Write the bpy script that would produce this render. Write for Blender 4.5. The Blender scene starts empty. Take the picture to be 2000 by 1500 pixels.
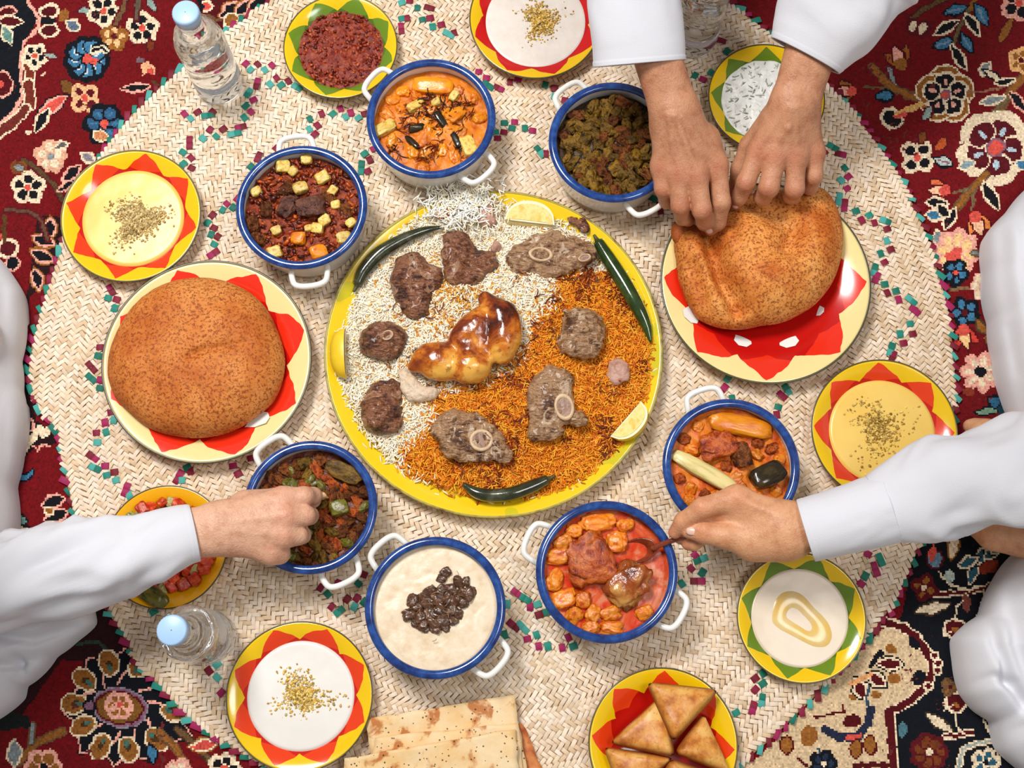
import bpy, bmesh, math, random
import numpy as np
from mathutils import Vector, Matrix
random.seed(7); RNG = np.random.default_rng(7)
SC = bpy.context.scene
COL = SC.collection
PI = math.pi

# ---------------------------------------------------------------- camera
FPX = 2500.0                      # focal length in pixels of a 2000 px wide frame
TH = math.atan(0.241)             # tilt away from straight down
CH = 1.507                        # camera height above the carpet
cam_d = bpy.data.cameras.new('camera'); cam = bpy.data.objects.new('camera', cam_d); COL.objects.link(cam)
cam.location = (0, 0, CH); cam.rotation_euler = (TH, 0, 0)
cam_d.sensor_width = 36; cam_d.lens = 36 * FPX / 2000; cam_d.clip_start = 0.02
SC.camera = cam
SC.view_settings.view_transform = 'Standard'; SC.view_settings.look = 'None'
SC.view_settings.gamma = 1; SC.view_settings.use_curve_mapping = False
SC.view_settings.exposure = 0.24

# ---------------------------------------------------------------- light: soft key from the upper left and an added fill lamp
w = bpy.data.worlds.new('world'); SC.world = w; w.use_nodes = True
w.node_tree.nodes['Background'].inputs[0].default_value = (1.0, 0.98, 0.96, 1)
w.node_tree.nodes['Background'].inputs[1].default_value = 0.22
def area(name, loc, target, size, power, color=(1, 1, 1)):
    d = bpy.data.lights.new(name, 'AREA'); d.shape = 'DISK'; d.size = size; d.energy = power; d.color = color
    o = bpy.data.objects.new(name, d); COL.objects.link(o); o.location = loc
    o.rotation_euler = (Vector(target) - Vector(loc)).to_track_quat('-Z', 'Y').to_euler()
    return o
area('key_fill_light', (-0.75, 1.15, 2.35), (0, 0.3, 0), 0.75, 52, (1, 0.985, 0.96))
area('key_fill_light', (0.95, 0.1, 2.5), (0, 0.3, 0), 0.7, 16, (1, 0.98, 0.95))  # fill, added to brighten the side away from the key

# ---------------------------------------------------------------- pixel -> world
def P(x, y, z=0.0):
    """point at height z seen at photo pixel (x, y)"""
    u = (x - 1000) / FPX; v = (750 - y) / FPX
    dx, dy, dz = u, math.sin(TH) + v * math.cos(TH), -math.cos(TH) + v * math.sin(TH)
    t = (CH - z) / -dz
    return Vector((dx * t, dy * t, z))
def MPP(x, y, z=0.0):
    """metres per photo pixel (across) at that point"""
    v = (750 - y) / FPX
    return (CH - z) / (math.cos(TH) - v * math.sin(TH)) / FPX
def proj(X, Y, Z):
    """numpy: world -> photo pixels"""
    c, s = math.cos(TH), math.sin(TH)
    Zr = Z - CH
    d = Y * s - Zr * c; vv = Y * c + Zr * s
    return 1000 + FPX * X / d, 750 - FPX * vv / d

# ---------------------------------------------------------------- colour and node helpers
def lin(c):
    return tuple((x / 255 / 12.92 if x / 255 <= 0.04045 else ((x / 255 + 0.055) / 1.055) ** 2.4) for x in c[:3])
def rgba(c): return lin(c) + (1.0,)
class NT:
    def __init__(s, name):
        s.m = bpy.data.materials.new(name); s.m.use_nodes = True
        s.t = s.m.node_tree; s.n = s.t.nodes; s.l = s.t.links
        s.b = s.n['Principled BSDF']
    def set(s, sock, v):
        if hasattr(v, 'is_output') or isinstance(v, bpy.types.NodeSocket): s.l.new(v, sock)
        else: sock.default_value = v
    def math(s, op, a, b=0.0, clamp=False):
        n = s.n.new('ShaderNodeMath'); n.operation = op; n.use_clamp = clamp
        s.set(n.inputs[0], a); s.set(n.inputs[1], b); return n.outputs[0]
    def mix(s, f, a, b, blend='MIX'):
        n = s.n.new('ShaderNodeMix'); n.data_type = 'RGBA'; n.blend_type = blend
        s.set(n.inputs[0], f); s.set(n.inputs[6], a); s.set(n.inputs[7], b); return n.outputs[2]
    def coord(s, kind='Object'):
        return s.n.new('ShaderNodeTexCoord').outputs[kind]
    def sep(s, v):
        n = s.n.new('ShaderNodeSeparateXYZ'); s.l.new(v, n.inputs[0]); return n.outputs
    def mapping(s, v, scale=(1, 1, 1), rot=(0, 0, 0), loc=(0, 0, 0)):
        n = s.n.new('ShaderNodeMapping'); s.l.new(v, n.inputs[0])
        n.inputs['Scale'].default_value = scale; n.inputs['Rotation'].default_value = rot; n.inputs['Location'].default_value = loc
        return n.outputs[0]
    def noise(s, scale, detail=4, rough=0.55, vec=None, dist=0.0, out=0):
        n = s.n.new('ShaderNodeTexNoise'); n.inputs['Scale'].default_value = scale; n.inputs['Detail'].default_value = detail
        n.inputs['Roughness'].default_value = rough; n.inputs['Distortion'].default_value = dist
        s.l.new(vec if vec is not None else s.coord(), n.inputs['Vector']); return n.outputs[out]
    def voro(s, scale, vec=None, feature='F1', out='Distance', rnd=1.0):
        n = s.n.new('ShaderNodeTexVoronoi'); n.feature = feature; n.inputs['Scale'].default_value = scale
        n.inputs['Randomness'].default_value = rnd
        s.l.new(vec if vec is not None else s.coord(), n.inputs['Vector']); return n.outputs[out]
    def ramp(s, f, stops, interp='LINEAR'):
        n = s.n.new('ShaderNodeValToRGB'); n.color_ramp.interpolation = interp
        e = n.color_ramp.elements
        while len(e) < len(stops): e.new(0.5)
        for i, (p, c) in enumerate(stops):
            e[i].position = p; e[i].color = rgba(c) if len(c) == 3 else c
        s.set(n.inputs[0], f); return n.outputs[0]
    def attr(s, name, out='Color'):
        n = s.n.new('ShaderNodeAttribute'); n.attribute_name = name; return n.outputs[out]
    def bump(s, h, strength=0.3, dist=0.002):
        n = s.n.new('ShaderNodeBump'); n.inputs['Strength'].default_value = strength; n.inputs['Distance'].default_value = dist
        s.l.new(h, n.inputs['Height']); s.l.new(n.outputs[0], s.b.inputs['Normal'])
    def done(s, color, rough=0.5, spec=0.5, sss=0.0, sssr=(1, 0.35, 0.2), coat=0.0, sssc=0.01):
        s.set(s.b.inputs['Base Color'], color); s.set(s.b.inputs['Roughness'], rough)
        s.b.inputs['Specular IOR Level'].default_value = spec
        if sss:
            s.b.inputs['Subsurface Weight'].default_value = sss; s.b.inputs['Subsurface Radius'].default_value = sssr
            s.b.inputs['Subsurface Scale'].default_value = sssc
        if coat: s.b.inputs['Coat Weight'].default_value = coat; s.b.inputs['Coat Roughness'].default_value = 0.12
        return s.m
def mottled(name, cols, scale=60, detail=5, rough=0.45, bump=0.3, bscale=None, dist=0.0, spec=0.5, lo=0.32, hi=0.68, sss=0.0, bdist=0.002, coat=0.0, obj_rand=True, vary=0.0):
    """colour that wanders between the given tones, with a fine relief"""
    t = NT(name)
    v = t.coord()
    if obj_rand:
        oi = t.n.new('ShaderNodeObjectInfo')
        va = t.n.new('ShaderNodeVectorMath'); va.operation = 'ADD'
        cx = t.n.new('ShaderNodeCombineXYZ')
        t.l.new(t.math('MULTIPLY', oi.outputs['Random'], 7.3), cx.inputs[0]); t.l.new(t.math('MULTIPLY', oi.outputs['Random'], 3.1), cx.inputs[1])
        t.l.new(v, va.inputs[0]); t.l.new(cx.outputs[0], va.inputs[1]); v = va.outputs[0]
    n1 = t.noise(scale, detail, 0.6, v, dist)
    oi2 = t.n.new('ShaderNodeObjectInfo')
    st = [(lo + (hi - lo) * i / max(1, len(cols) - 1), c) for i, c in enumerate(cols)]
    c = t.ramp(n1, st)
    if vary:
        gain = t.math('ADD', t.math('MULTIPLY', oi2.outputs['Random'], vary), 1 - vary * 0.6)
        g3 = t.n.new('ShaderNodeCombineColor')
        for q in range(3): t.l.new(gain, g3.inputs[q])
        c = t.mix(1.0, c, g3.outputs[0], 'MULTIPLY')
    if bump:
        t.bump(t.noise(bscale or scale * 2.5, 5, 0.6, v), bump, bdist)
    return t.done(c, rough, spec, sss, coat=coat)
def plain(name, c, rough=0.5, spec=0.5, sss=0.0, coat=0.0):
    t = NT(name); return t.done(rgba(c), rough, spec, sss, coat=coat)

# ---------------------------------------------------------------- numpy noise
def _hash(ix, iy, iz):
    h = (ix * 374761393 + iy * 668265263 + iz * 2147483647 + 1013904223) & 0xffffffff
    h = ((h ^ (h >> 13)) * 1274126177) & 0xffffffff
    h = ((h ^ (h >> 16)) * 2246822519) & 0xffffffff
    return ((h ^ (h >> 15)) & 0xffffff) / float(0xffffff)
def vnoise(p):
    p = np.asarray(p, float); i = np.floor(p).astype(np.int64); f = p - i; f = f * f * (3 - 2 * f)
    r = 0
    for dx in (0, 1):
        for dy in (0, 1):
            for dz in (0, 1):
                wgt = (f[..., 0] if dx else 1 - f[..., 0]) * (f[..., 1] if dy else 1 - f[..., 1]) * (f[..., 2] if dz else 1 - f[..., 2])
                r = r + wgt * _hash(i[..., 0] + dx, i[..., 1] + dy, i[..., 2] + dz)
    return r * 2 - 1
def fbm(p, octv=4, gain=0.5):
    p = np.asarray(p, float); r = 0; a = 1
    for o in range(octv):
        r = r + a * vnoise(p * (2 ** o) + 17.3 * o); a *= gain
    return r

# ---------------------------------------------------------------- object helpers
def tag(o, label=None, cat=None, group=None, kind=None):
    if label: o['label'] = label
    if cat: o['category'] = cat
    if group: o['group'] = group
    if kind: o['kind'] = kind
    return o
def empty(name, loc=(0, 0, 0), label=None, cat=None, group=None, rz=0.0):
    o = bpy.data.objects.new(name, None); COL.objects.link(o); o.location = loc; o.rotation_euler = (0, 0, rz)
    o.empty_display_size = 0.02
    return tag(o, label, cat, group)
def link(name, me, mat=None, parent=None, loc=None, rot=None, scale=None):
    o = bpy.data.objects.new(name, me); COL.objects.link(o)
    if mat is not None and not me.materials: me.materials.append(mat)
    if parent is not None: o.parent = parent
    if loc is not None: o.location = loc
    if rot is not None: o.rotation_euler = rot
    if scale is not None: o.scale = scale
    return o
def mesh(name, V, F, smooth=True):
    me = bpy.data.meshes.new(name)
    V = np.asarray(V, np.float32)
    if isinstance(F, np.ndarray):
        nf, k = F.shape
        me.vertices.add(len(V)); me.vertices.foreach_set('co', V.ravel())
        me.loops.add(nf * k); me.loops.foreach_set('vertex_index', F.astype(np.int32).ravel())
        me.polygons.add(nf); me.polygons.foreach_set('loop_start', np.arange(0, nf * k, k, dtype=np.int32))
        me.update(calc_edges=True); me.validate()
    else:
        me.from_pydata([tuple(map(float, v)) for v in V], [], F); me.update()
    if smooth: me.polygons.foreach_set('use_smooth', np.ones(len(me.polygons), bool))
    return me
def lathe(name, prof, n=96, close_bottom=True, close_top=False):
    """revolve [(r, z)] round z"""
    V = []; F = []
    for r, z in prof:
        for k in range(n):
            a = 2 * PI * k / n; V.append((r * math.cos(a), r * math.sin(a), z))
    for i in range(len(prof) - 1):
        for k in range(n):
            k2 = (k + 1) % n; F.append((i * n + k, i * n + k2, (i + 1) * n + k2, (i + 1) * n + k))
    if close_bottom: F.append(tuple(range(n - 1, -1, -1)))
    if close_top: F.append(tuple(range((len(prof) - 1) * n, len(prof) * n)))
    return mesh(name, V, F)
def catmull(pts, n=8):
    pts = [np.array(p, float) for p in pts]
    ext = [2 * pts[0] - pts[1]] + pts + [2 * pts[-1] - pts[-2]]
    out = []
    for i in range(1, len(ext) - 2):
        p0, p1, p2, p3 = ext[i - 1:i + 3]
        for k in range(n):
            t = k / n
            out.append(0.5 * ((2 * p1) + (-p0 + p2) * t + (2 * p0 - 5 * p1 + 4 * p2 - p3) * t * t + (-p0 + 3 * p1 - 3 * p2 + p3) * t ** 3))
    out.append(pts[-1]); return np.array(out)
def tube(name, pts, rad, n=10, seg=6, caps=True):
    """tube along a smooth path; rad is one number or one per control point"""
    pts = np.array([tuple(p) for p in pts], float)
    if np.isscalar(rad): rad = [rad] * len(pts)
    C = catmull(np.c_[pts, np.array(rad)], seg); path = C[:, :3]; R = np.maximum(C[:, 3], 1e-5)
    tang = np.gradient(path, axis=0); tang /= np.linalg.norm(tang, axis=1)[:, None] + 1e-9
    up = np.array([0, 0, 1.0])
    if abs(tang[0] @ up) > 0.95: up = np.array([0, 1.0, 0])
    V = []; F = []; nprev = np.cross(tang[0], up); nprev /= np.linalg.norm(nprev)
    for i, (c, t) in enumerate(zip(path, tang)):
        nn = nprev - t * (nprev @ t); nn /= np.linalg.norm(nn); nprev = nn; b = np.cross(t, nn)
        for k in range(n):
            a = 2 * PI * k / n; V.append(c + R[i] * (math.cos(a) * nn + math.sin(a) * b))
    m = len(path)
    for i in range(m - 1):
        for k in range(n):
            k2 = (k + 1) % n; F.append((i * n + k, i * n + k2, (i + 1) * n + k2, (i + 1) * n + k))
    if caps: F.append(tuple(range(n - 1, -1, -1))); F.append(tuple(range((m - 1) * n, m * n)))
    return mesh(name, V, F)
def icos(sub):
    bm = bmesh.new(); bmesh.ops.create_icosphere(bm, subdivisions=sub, radius=1.0)
    V = np.array([v.co[:] for v in bm.verts]); F = np.array([[v.index for v in f.verts] for f in bm.faces]); bm.free(); return V, F
ICO = {k: icos(k) for k in (1, 2, 3, 4, 5)}
def blob(name, size, seed=0, sub=3, amp=0.18, freq=1.6, boxy=1.0, octv=3, smooth=True):
    """lumpy chunk: half-sizes `size`; boxy<1 squares it off"""
    V, F = ICO[sub]; V = V.copy()
    if boxy != 1.0:
        V = np.sign(V) * np.abs(V) ** boxy
        V /= np.abs(V).max(axis=0)
    d = 1 + amp * fbm(V * freq + seed * 13.7, octv)
    V = V * d[:, None] * np.array(size)
    return mesh(name, V, F, smooth)
def disc_field(name, R, zf, nr=40, na=96):
    """heightfield on a disc, polar grid; zf(X, Y) -> z"""
    rr = np.linspace(0, R, nr + 1)[1:]; aa = np.arange(na) * 2 * PI / na
    X = np.r_[0, (rr[:, None] * np.cos(aa)).ravel()]; Y = np.r_[0, (rr[:, None] * np.sin(aa)).ravel()]
    V = np.c_[X, Y, zf(X, Y)]
    F = [(0, 1 + k, 1 + (k + 1) % na) for k in range(na)]
    for i in range(nr - 1):
        for k in range(na):
            k2 = (k + 1) % na; F.append((1 + i * na + k, 1 + (i + 1) * na + k, 1 + (i + 1) * na + k2, 1 + i * na + k2))
    return mesh(name, V, F)

# ---------------------------------------------------------------- signed distance modelling (hands, meat, chicken, laps)
def rcone(Pq, a, b, ra, rb):
    a = np.array(a, float); b = np.array(b, float); ba = b - a; L2 = max(ba @ ba, 1e-12)
    t = np.clip(((Pq - a) @ ba) / L2, 0, 1)
    return np.linalg.norm(Pq - a - t[..., None] * ba, axis=-1) - (ra + (rb - ra) * t)
def ellip(Pq, c, r, rot=None):
    q = Pq - np.array(c, float)
    if rot is not None: q = q @ np.array(rot)
    r = np.array(r, float); k0 = np.linalg.norm(q / r, axis=-1); k1 = np.linalg.norm(q / (r * r), axis=-1)
    return k0 * (k0 - 1) / (k1 + 1e-9)
def smin(a, b, k):
    h = np.maximum(k - np.abs(a - b), 0) / k; return np.minimum(a, b) - h * h * k * 0.25
def surface_nets(fn, lo, hi, step):
    lo = np.array(lo, float); hi = np.array(hi, float); n = np.ceil((hi - lo) / step).astype(int) + 1
    ax = [lo[i] + step * np.arange(n[i]) for i in range(3)]
    D = np.empty(n, np.float32)
    ch = max(1, int(3e5 // (n[1] * n[2])))
    for i in range(0, n[0], ch):
        g = np.stack(np.meshgrid(ax[0][i:i + ch], ax[1], ax[2], indexing='ij'), -1); D[i:i + ch] = fn(g)
    S = D < 0
    cnt = np.zeros(n - 1, np.int8); acc = np.zeros(tuple(n - 1) + (3,), np.float32); ne = np.zeros(n - 1, np.int16)
    sl = lambda o: tuple(slice(o[i], n[i] - 1 + o[i]) for i in range(3))
    corners = [(x, y, z) for x in (0, 1) for y in (0, 1) for z in (0, 1)]
    for o in corners: cnt += S[sl(o)]
    for a in range(3):
        for o in corners:
            if o[a]: continue
            o2 = list(o); o2[a] = 1; d1 = D[sl(o)]; d2 = D[sl(o2)]
            cr = (d1 < 0) != (d2 < 0); t = np.where(cr, d1 / np.where(cr, d1 - d2, 1), 0)
            for q in range(3):
                acc[..., q] += np.where(cr, t if q == a else o[q], 0)
            ne += cr
    act = (cnt > 0) & (cnt < 8); idx = -np.ones(n - 1, np.int64); idx[act] = np.arange(act.sum())
    ijk = np.argwhere(act); V = lo + step * (ijk + acc[act] / ne[act][:, None])
    Fs = []
    for a in range(3):
        b, c = (a + 1) % 3, (a + 2) % 3
        s1 = [slice(None)] * 3; s2 = [slice(None)] * 3; s1[a] = slice(0, n[a] - 1); s2[a] = slice(1, n[a])
        A, B = S[tuple(s1)], S[tuple(s2)]
        e = np.argwhere(A != B); e = e[(e[:, b] > 0) & (e[:, c] > 0) & (e[:, b] < n[b] - 1) & (e[:, c] < n[c] - 1)]
        ins = A[tuple(e.T)]
        def at(db, dc):
            q = e.copy(); q[:, b] += db; q[:, c] += dc; return idx[tuple(q.T)]
        q = np.stack([at(-1, -1), at(0, -1), at(0, 0), at(-1, 0)], 1)
        q[~ins] = q[~ins][:, ::-1]; Fs.append(q)
    F = np.concatenate(Fs); F = F[(F >= 0).all(1)]
    return V, F
def relax(V, F, it=2, lam=0.5):
    E = np.concatenate([F[:, [i, (i + 1) % F.shape[1]]] for i in range(F.shape[1])]); E = np.concatenate([E, E[:, ::-1]])
    deg = np.bincount(E[:, 0], minlength=len(V))[:, None]
    for _ in range(it):
        s = np.stack([np.bincount(E[:, 0], weights=V[E[:, 1], q], minlength=len(V)) for q in range(3)], 1)
        V = V + lam * (s / np.maximum(deg, 1) - V)
    return V
ZM = 0.0065      # top of the woven mat
# ================================================================ floor and knotted rug
floor_me = mesh('floor', [(-3, -3, -0.012), (3, -3, -0.012), (3, 3.4, -0.012), (-3, 3.4, -0.012)], [(0, 1, 2, 3)], False)
tag(link('floor', floor_me, mottled('floor_stone', [(176, 164, 150), (196, 186, 172)], 8, rough=0.6, bump=0.1, obj_rand=False)), kind='structure')

RED, DRED, NAVY, CREAM, PINK, OCHRE = (106, 4, 12), (78, 5, 12), (8, 11, 20), (226, 204, 172), (226, 160, 142), (142, 88, 34)
CORAL, BLUE, TEAL, GREY, BROWN, LILAC, MAROON, BLACK, SAND = (206, 78, 66), (58, 112, 146), (96, 134, 124), (126, 134, 136), (104, 74, 46), (128, 88, 108), (84, 10, 20), (14, 12, 18), (206, 178, 140)
class Rug:
    """a knot grid in the rug's own plane; the drawing helpers take photo pixels"""
    def __init__(s, x0, x1, y0, y1, cell):
        s.x0, s.y0, s.c = x0, y0, cell
        s.nx = int((x1 - x0) / cell); s.ny = int((y1 - y0) / cell)
        X, Y = np.meshgrid(x0 + (np.arange(s.nx) + 0.5) * cell, y0 + (np.arange(s.ny) + 0.5) * cell)
        s.X, s.Y = X, Y
        s.px, s.py = proj(X, Y, 0 * X)
        j = np.stack([X, Y, 0 * X], -1)
        s.px = s.px + 2.2 * vnoise(j / 0.006); s.py = s.py + 2.2 * vnoise(j / 0.006 + 50)
        s.col = np.empty((s.ny, s.nx, 3)); s.col[:] = lin(RED)
    def win(s, x0, y0, x1, y1, m=6):
        a = [P(x, y) for x in (x0 - m, x1 + m) for y in (y0 - m, y1 + m)]
        i0 = max(0, int((min(p.x for p in a) - s.x0) / s.c)); i1 = min(s.nx, int((max(p.x for p in a) - s.x0) / s.c) + 2)
        j0 = max(0, int((min(p.y for p in a) - s.y0) / s.c)); j1 = min(s.ny, int((max(p.y for p in a) - s.y0) / s.c) + 2)
        return slice(j0, max(j0, j1)), slice(i0, max(i0, i1))
    def put(s, wn, mask, c): s.col[wn][mask] = lin(c)
    def poly(s, pts, c, outline=None, ow=5):
        xs = [p[0] for p in pts]; ys = [p[1] for p in pts]; wn = s.win(min(xs), min(ys), max(xs), max(ys), 10)
        x, y = s.px[wn], s.py[wn]; ins = np.zeros(x.shape, bool); d = np.full(x.shape, 1e9)
        for (ax, ay), (bx, by) in zip(pts, pts[1:] + pts[:1]):
            if ay != by:
                ins ^= ((ay > y) != (by > y)) & (x < (bx - ax) * (y - ay) / (by - ay) + ax)
            L = (bx - ax) ** 2 + (by - ay) ** 2 + 1e-9; t = np.clip(((x - ax) * (bx - ax) + (y - ay) * (by - ay)) / L, 0, 1)
            d = np.minimum(d, np.hypot(x - ax - t * (bx - ax), y - ay - t * (by - ay)))
        if c: s.put(wn, ins, c)
        if outline: s.put(wn, d < ow / 2, outline)
    def line(s, pts, wd, c, edge=None):
        xs = [p[0] for p in pts]; ys = [p[1] for p in pts]; wn = s.win(min(xs), min(ys), max(xs), max(ys), 12)
        x, y = s.px[wn], s.py[wn]; d = np.full(x.shape, 1e9)
        for (ax, ay), (bx, by) in zip(pts[:-1], pts[1:]):
            L = (bx - ax) ** 2 + (by - ay) ** 2 + 1e-9; t = np.clip(((x - ax) * (bx - ax) + (y - ay) * (by - ay)) / L, 0, 1)
            d = np.minimum(d, np.hypot(x - ax - t * (bx - ax), y - ay - t * (by - ay)))
        if edge: s.put(wn, d < wd / 2 + 3.5, edge)
        s.put(wn, d < wd / 2, c)
    def ell(s, cx, cy, a, b, ang, c, outline=None, ow=4, edge=None):
        m = max(a, b) + ow + 8; wn = s.win(cx - m, cy - m, cx + m, cy + m)
        ca, sa = math.cos(math.radians(ang)), math.sin(math.radians(ang))
        x = (s.px[wn] - cx) * ca + (s.py[wn] - cy) * sa; y = -(s.px[wn] - cx) * sa + (s.py[wn] - cy) * ca
        if edge: s.put(wn, np.hypot(x / (a + ow + 3), y / (b + ow + 3)) < 1, edge)
        if outline: s.put(wn, np.hypot(x / (a + ow), y / (b + ow)) < 1, outline)
        s.put(wn, np.hypot(x / a, y / b) < 1, c)
    def leaf(s, cx, cy, L, W, ang, c, outline=None, vein=None, edge=None):
        m = L + 10; wn = s.win(cx - m, cy - m, cx + m, cy + m)
        ca, sa = math.cos(math.radians(ang)), math.sin(math.radians(ang))
        x = ((s.px[wn] - cx) * ca + (s.py[wn] - cy) * sa) / L; y = (-(s.px[wn] - cx) * sa + (s.py[wn] - cy) * ca)
        prof = lambda k: (W + k) * np.clip(1 - np.abs(x / (1 + k / L)) ** 1.7, 0, 1)
        ok = lambda k: (np.abs(y) < prof(k)) & (np.abs(x) < 1 + k / L)
        if edge: s.put(wn, ok(8 if outline else 4), edge)
        if outline: s.put(wn, ok(5), outline)
        s.put(wn, ok(0), c)
        if vein: s.put(wn, (np.abs(y) < 1.8) & (np.abs(x) < 0.7), vein)
    def flower(s, cx, cy, r, n, petal, outline, centre, rot=0, inner=None, edge=None, fat=0.42):
        for k in range(n):
            a = rot + 360 * k / n; q = math.radians(a)
            s.ell(cx + 0.6 * r * math.cos(q), cy + 0.6 * r * math.sin(q), r * 0.44 + (8 if edge else 0), r * fat + (8 if edge else 0), a, edge or outline, outline, 4)
        for k in range(n):
            a = rot + 360 * k / n; q = math.radians(a)
            s.ell(cx + 0.6 * r * math.cos(q), cy + 0.6 * r * math.sin(q), r * 0.42, r * fat, a, outline)
            s.ell(cx + 0.58 * r * math.cos(q), cy + 0.58 * r * math.sin(q), r * 0.34 - 1.5, r * fat - 4, a, petal)
            if inner: s.ell(cx + 0.55 * r * math.cos(q), cy + 0.55 * r * math.sin(q), r * 0.17, r * 0.09, a, inner)
        s.ell(cx, cy, r * 0.24, r * 0.24, 0, centre)
    def tulip(s, cx, cy, r, ang, c1=CORAL, c2=OCHRE, c3=CREAM):
        for k, c in ((-38, c2), (38, c2), (0, c3)):
            q = math.radians(ang + k); s.leaf(cx + 0.45 * r * math.cos(q), cy + 0.45 * r * math.sin(q), r * 0.75, r * 0.3, ang + k, c, None, None, DRED)
        s.ell(cx, cy, r * 0.38, r * 0.38, 0, c1)

def draw_rug(g):
    G = g
    # --- dark corner field at the lower right, cream medallion and its scalloped border
    G.poly([(1800, 1020), (2000, 1020), (2700, 900), (2700, 2100), (1500, 2100), (1640, 1400), (1760, 1200)], NAVY)
    for q in ((1822, 1000), (1900, 985), (1980, 970), (2080, 955)): G.flower(q[0], q[1], 22, 5, OCHRE, BROWN, CREAM)
    cream = [(1735, 1215), (1765, 1230), (1790, 1252), (1812, 1285), (1815, 1310), (1800, 1340), (1775, 1362), (1745, 1380), (1735, 1385), (1742, 1500), (1744, 1560), (1700, 2100), (900, 2100), (1100, 1560), (1480, 1480)]
    G.poly(cream, SAND)
    brd = [(1725, 1215), (1765, 1225), (1795, 1250), (1820, 1288), (1824, 1310), (1808, 1342), (1780, 1368), (1750, 1384), (1738, 1388), (1746, 1500), (1748, 1560)]
    G.line(brd, 13, DRED, CREAM); G.line([(x - 3, y) for x, y in brd], 12, DRED)
    for x, y in ((1826, 1280), (1831, 1296), (1830, 1310), (1815, 1340)): G.ell(x, y, 6, 5, 0, DRED, CREAM, 4)
    G.line([(1668, 1496), (1742, 1494)], 12, DRED); G.line([(1660, 1506), (1750, 1506)], 6, CREAM)
    for a in ((1738, 1297, 24, 9, 0), (1712, 1328, 20, 9, 35), (1680, 1345, 20, 10, 65)): G.leaf(*a, DRED, CREAM, None, NAVY)
    G.line([(1700, 1318), (1662, 1336)], 9, (214, 150, 96)); G.line([(1722, 1272), (1700, 1300)], 10, NAVY); G.line([(1697, 1340), (1692, 1372), (1702, 1395)], 5, (40, 70, 90))
    for q in ((1742, 1268, 12, 9), (1745, 1325, 13, 11), (1712, 1357, 10, 7), (1664, 1362, 8, 6), (1580, 1438, 17, 20)): G.ell(*q, 20, OCHRE)
    for q in ((1785, 1255, 13, 9, 50), (1795, 1325, 12, 15, 20)): G.ell(*q, NAVY)
    G.ell(1664, 1407, 17, 14, 0, DRED); G.line([(1612, 1425), (1640, 1440), (1675, 1440), (1695, 1412), (1700, 1385)], 16, (30, 36, 58)); G.line([(1655, 1440), (1680, 1437)], 9, CORAL)
    for q in ((1672, 1462), (1700, 1455), (1537, 1455)): G.ell(q[0], q[1], 10, 16, 0, OCHRE, DRED, 4)
    G.line([(1590, 1400), (1648, 1392), (1646, 1376)], 5, DRED); G.line([(1560, 1482), (1575, 1495)], 6, DRED)
    G.line([(1598, 1462), (1604, 1480)], 6, (40, 70, 90)); G.flower(1608, 1492, 24, 5, (30, 44, 66), NAVY, CREAM)
    # --- vines on the dark field
    G.leaf(1862, 1068, 26, 9, 100, CREAM, None, None, OCHRE); G.leaf(1822, 1187, 38, 10, -12, CREAM, None, None, (60, 44, 30)); G.leaf(1835, 1412, 34, 9, 35, CREAM, None, None, (60, 44, 30))
    G.line([(1822, 1163), (1890, 1156), (1930, 1150)], 7, DRED, CREAM); G.line([(1845, 1438), (1900, 1432)], 7, DRED, CREAM)
    G.line([(1835, 1118), (1850, 1138), (1890, 1152), (1940, 1140)], 5, CREAM); G.line([(1930, 1145), (1915, 1200), (1905, 1230)], 6, MAROON, CREAM)
    G.ell(1854, 1125, 9, 12, 0, (176, 190, 180)); G.ell(1826, 1093, 13, 15, 0, (100, 130, 150), MAROON, 4); G.leaf(1822, 1080, 18, 8, -90, CORAL)
    G.flower(1805, 1148, 24, 4, OCHRE, MAROON, CREAM, 20)
    for k, (x, y) in enumerate(((1900, 1120), (1918, 1085), (1938, 1078), (1955, 1068), (1890, 1098))): G.leaf(x, y, 20, 8, -70 + 12 * k, (40, 84, 100), CREAM, None, NAVY)
    G.ell(1930, 1108, 22, 12, -25, (120, 40, 20)); G.leaf(1886, 1178, 20, 10, 80, (120, 60, 50)); 
    for (x, y) in ((1866, 1228), (1868, 1372), (1990, 1250)):
        G.ell(x, y, 19, 16, 0, DRED, CREAM, 5); G.ell(x, y + 4, 5, 6, 0, OCHRE); G.line([(x - 22, y + 14), (x - 8, y + 6)], 4, CREAM)
    G.line([(1865, 1208), (1868, 1185), (1880, 1172)], 4, CREAM); G.line([(1866, 1390), (1868, 1418), (1885, 1435)], 4, CREAM)
    G.flower(1855, 1342, 16, 3, OCHRE, BROWN, DRED); G.flower(1815, 1470, 34, 7, (110, 52, 18), MAROON, CREAM); G.ell(1762, 1425, 8, 16, 0, (70, 110, 120))
    G.line([(1872, 1500), (1880, 1465), (1910, 1450), (1945, 1448)], 6, (150, 160, 150), CREAM); G.flower(1925, 1490, 26, 5, (40, 84, 100), CREAM, NAVY)
    G.line([(1915, 1395), (1940, 1440), (1950, 1480)], 5, CREAM)
    # --- red field, lower left: the big palmette
    G.poly([(150, 1180), (230, 1180), (240, 1290), (120, 1290), (90, 1330), (40, 1400), (-40, 1425), (-40, 1390)], (40, 8, 12))
    cx, cy = 228, 1380
    for ang, L, W in ((-160, 74, 34), (-120, 92, 36), (-82, 96, 30), (-42, 104, 36), (-8, 120, 24), (22, 136, 34), (58, 104, 34), (92, 96, 34), (128, 96, 36), (172, 86, 32)):
        q = math.radians(ang); G.leaf(cx + 0.55 * L * math.cos(q), cy + 0.55 * L * math.sin(q), L * 0.62, W, ang, NAVY, PINK, None, BLACK)
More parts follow.
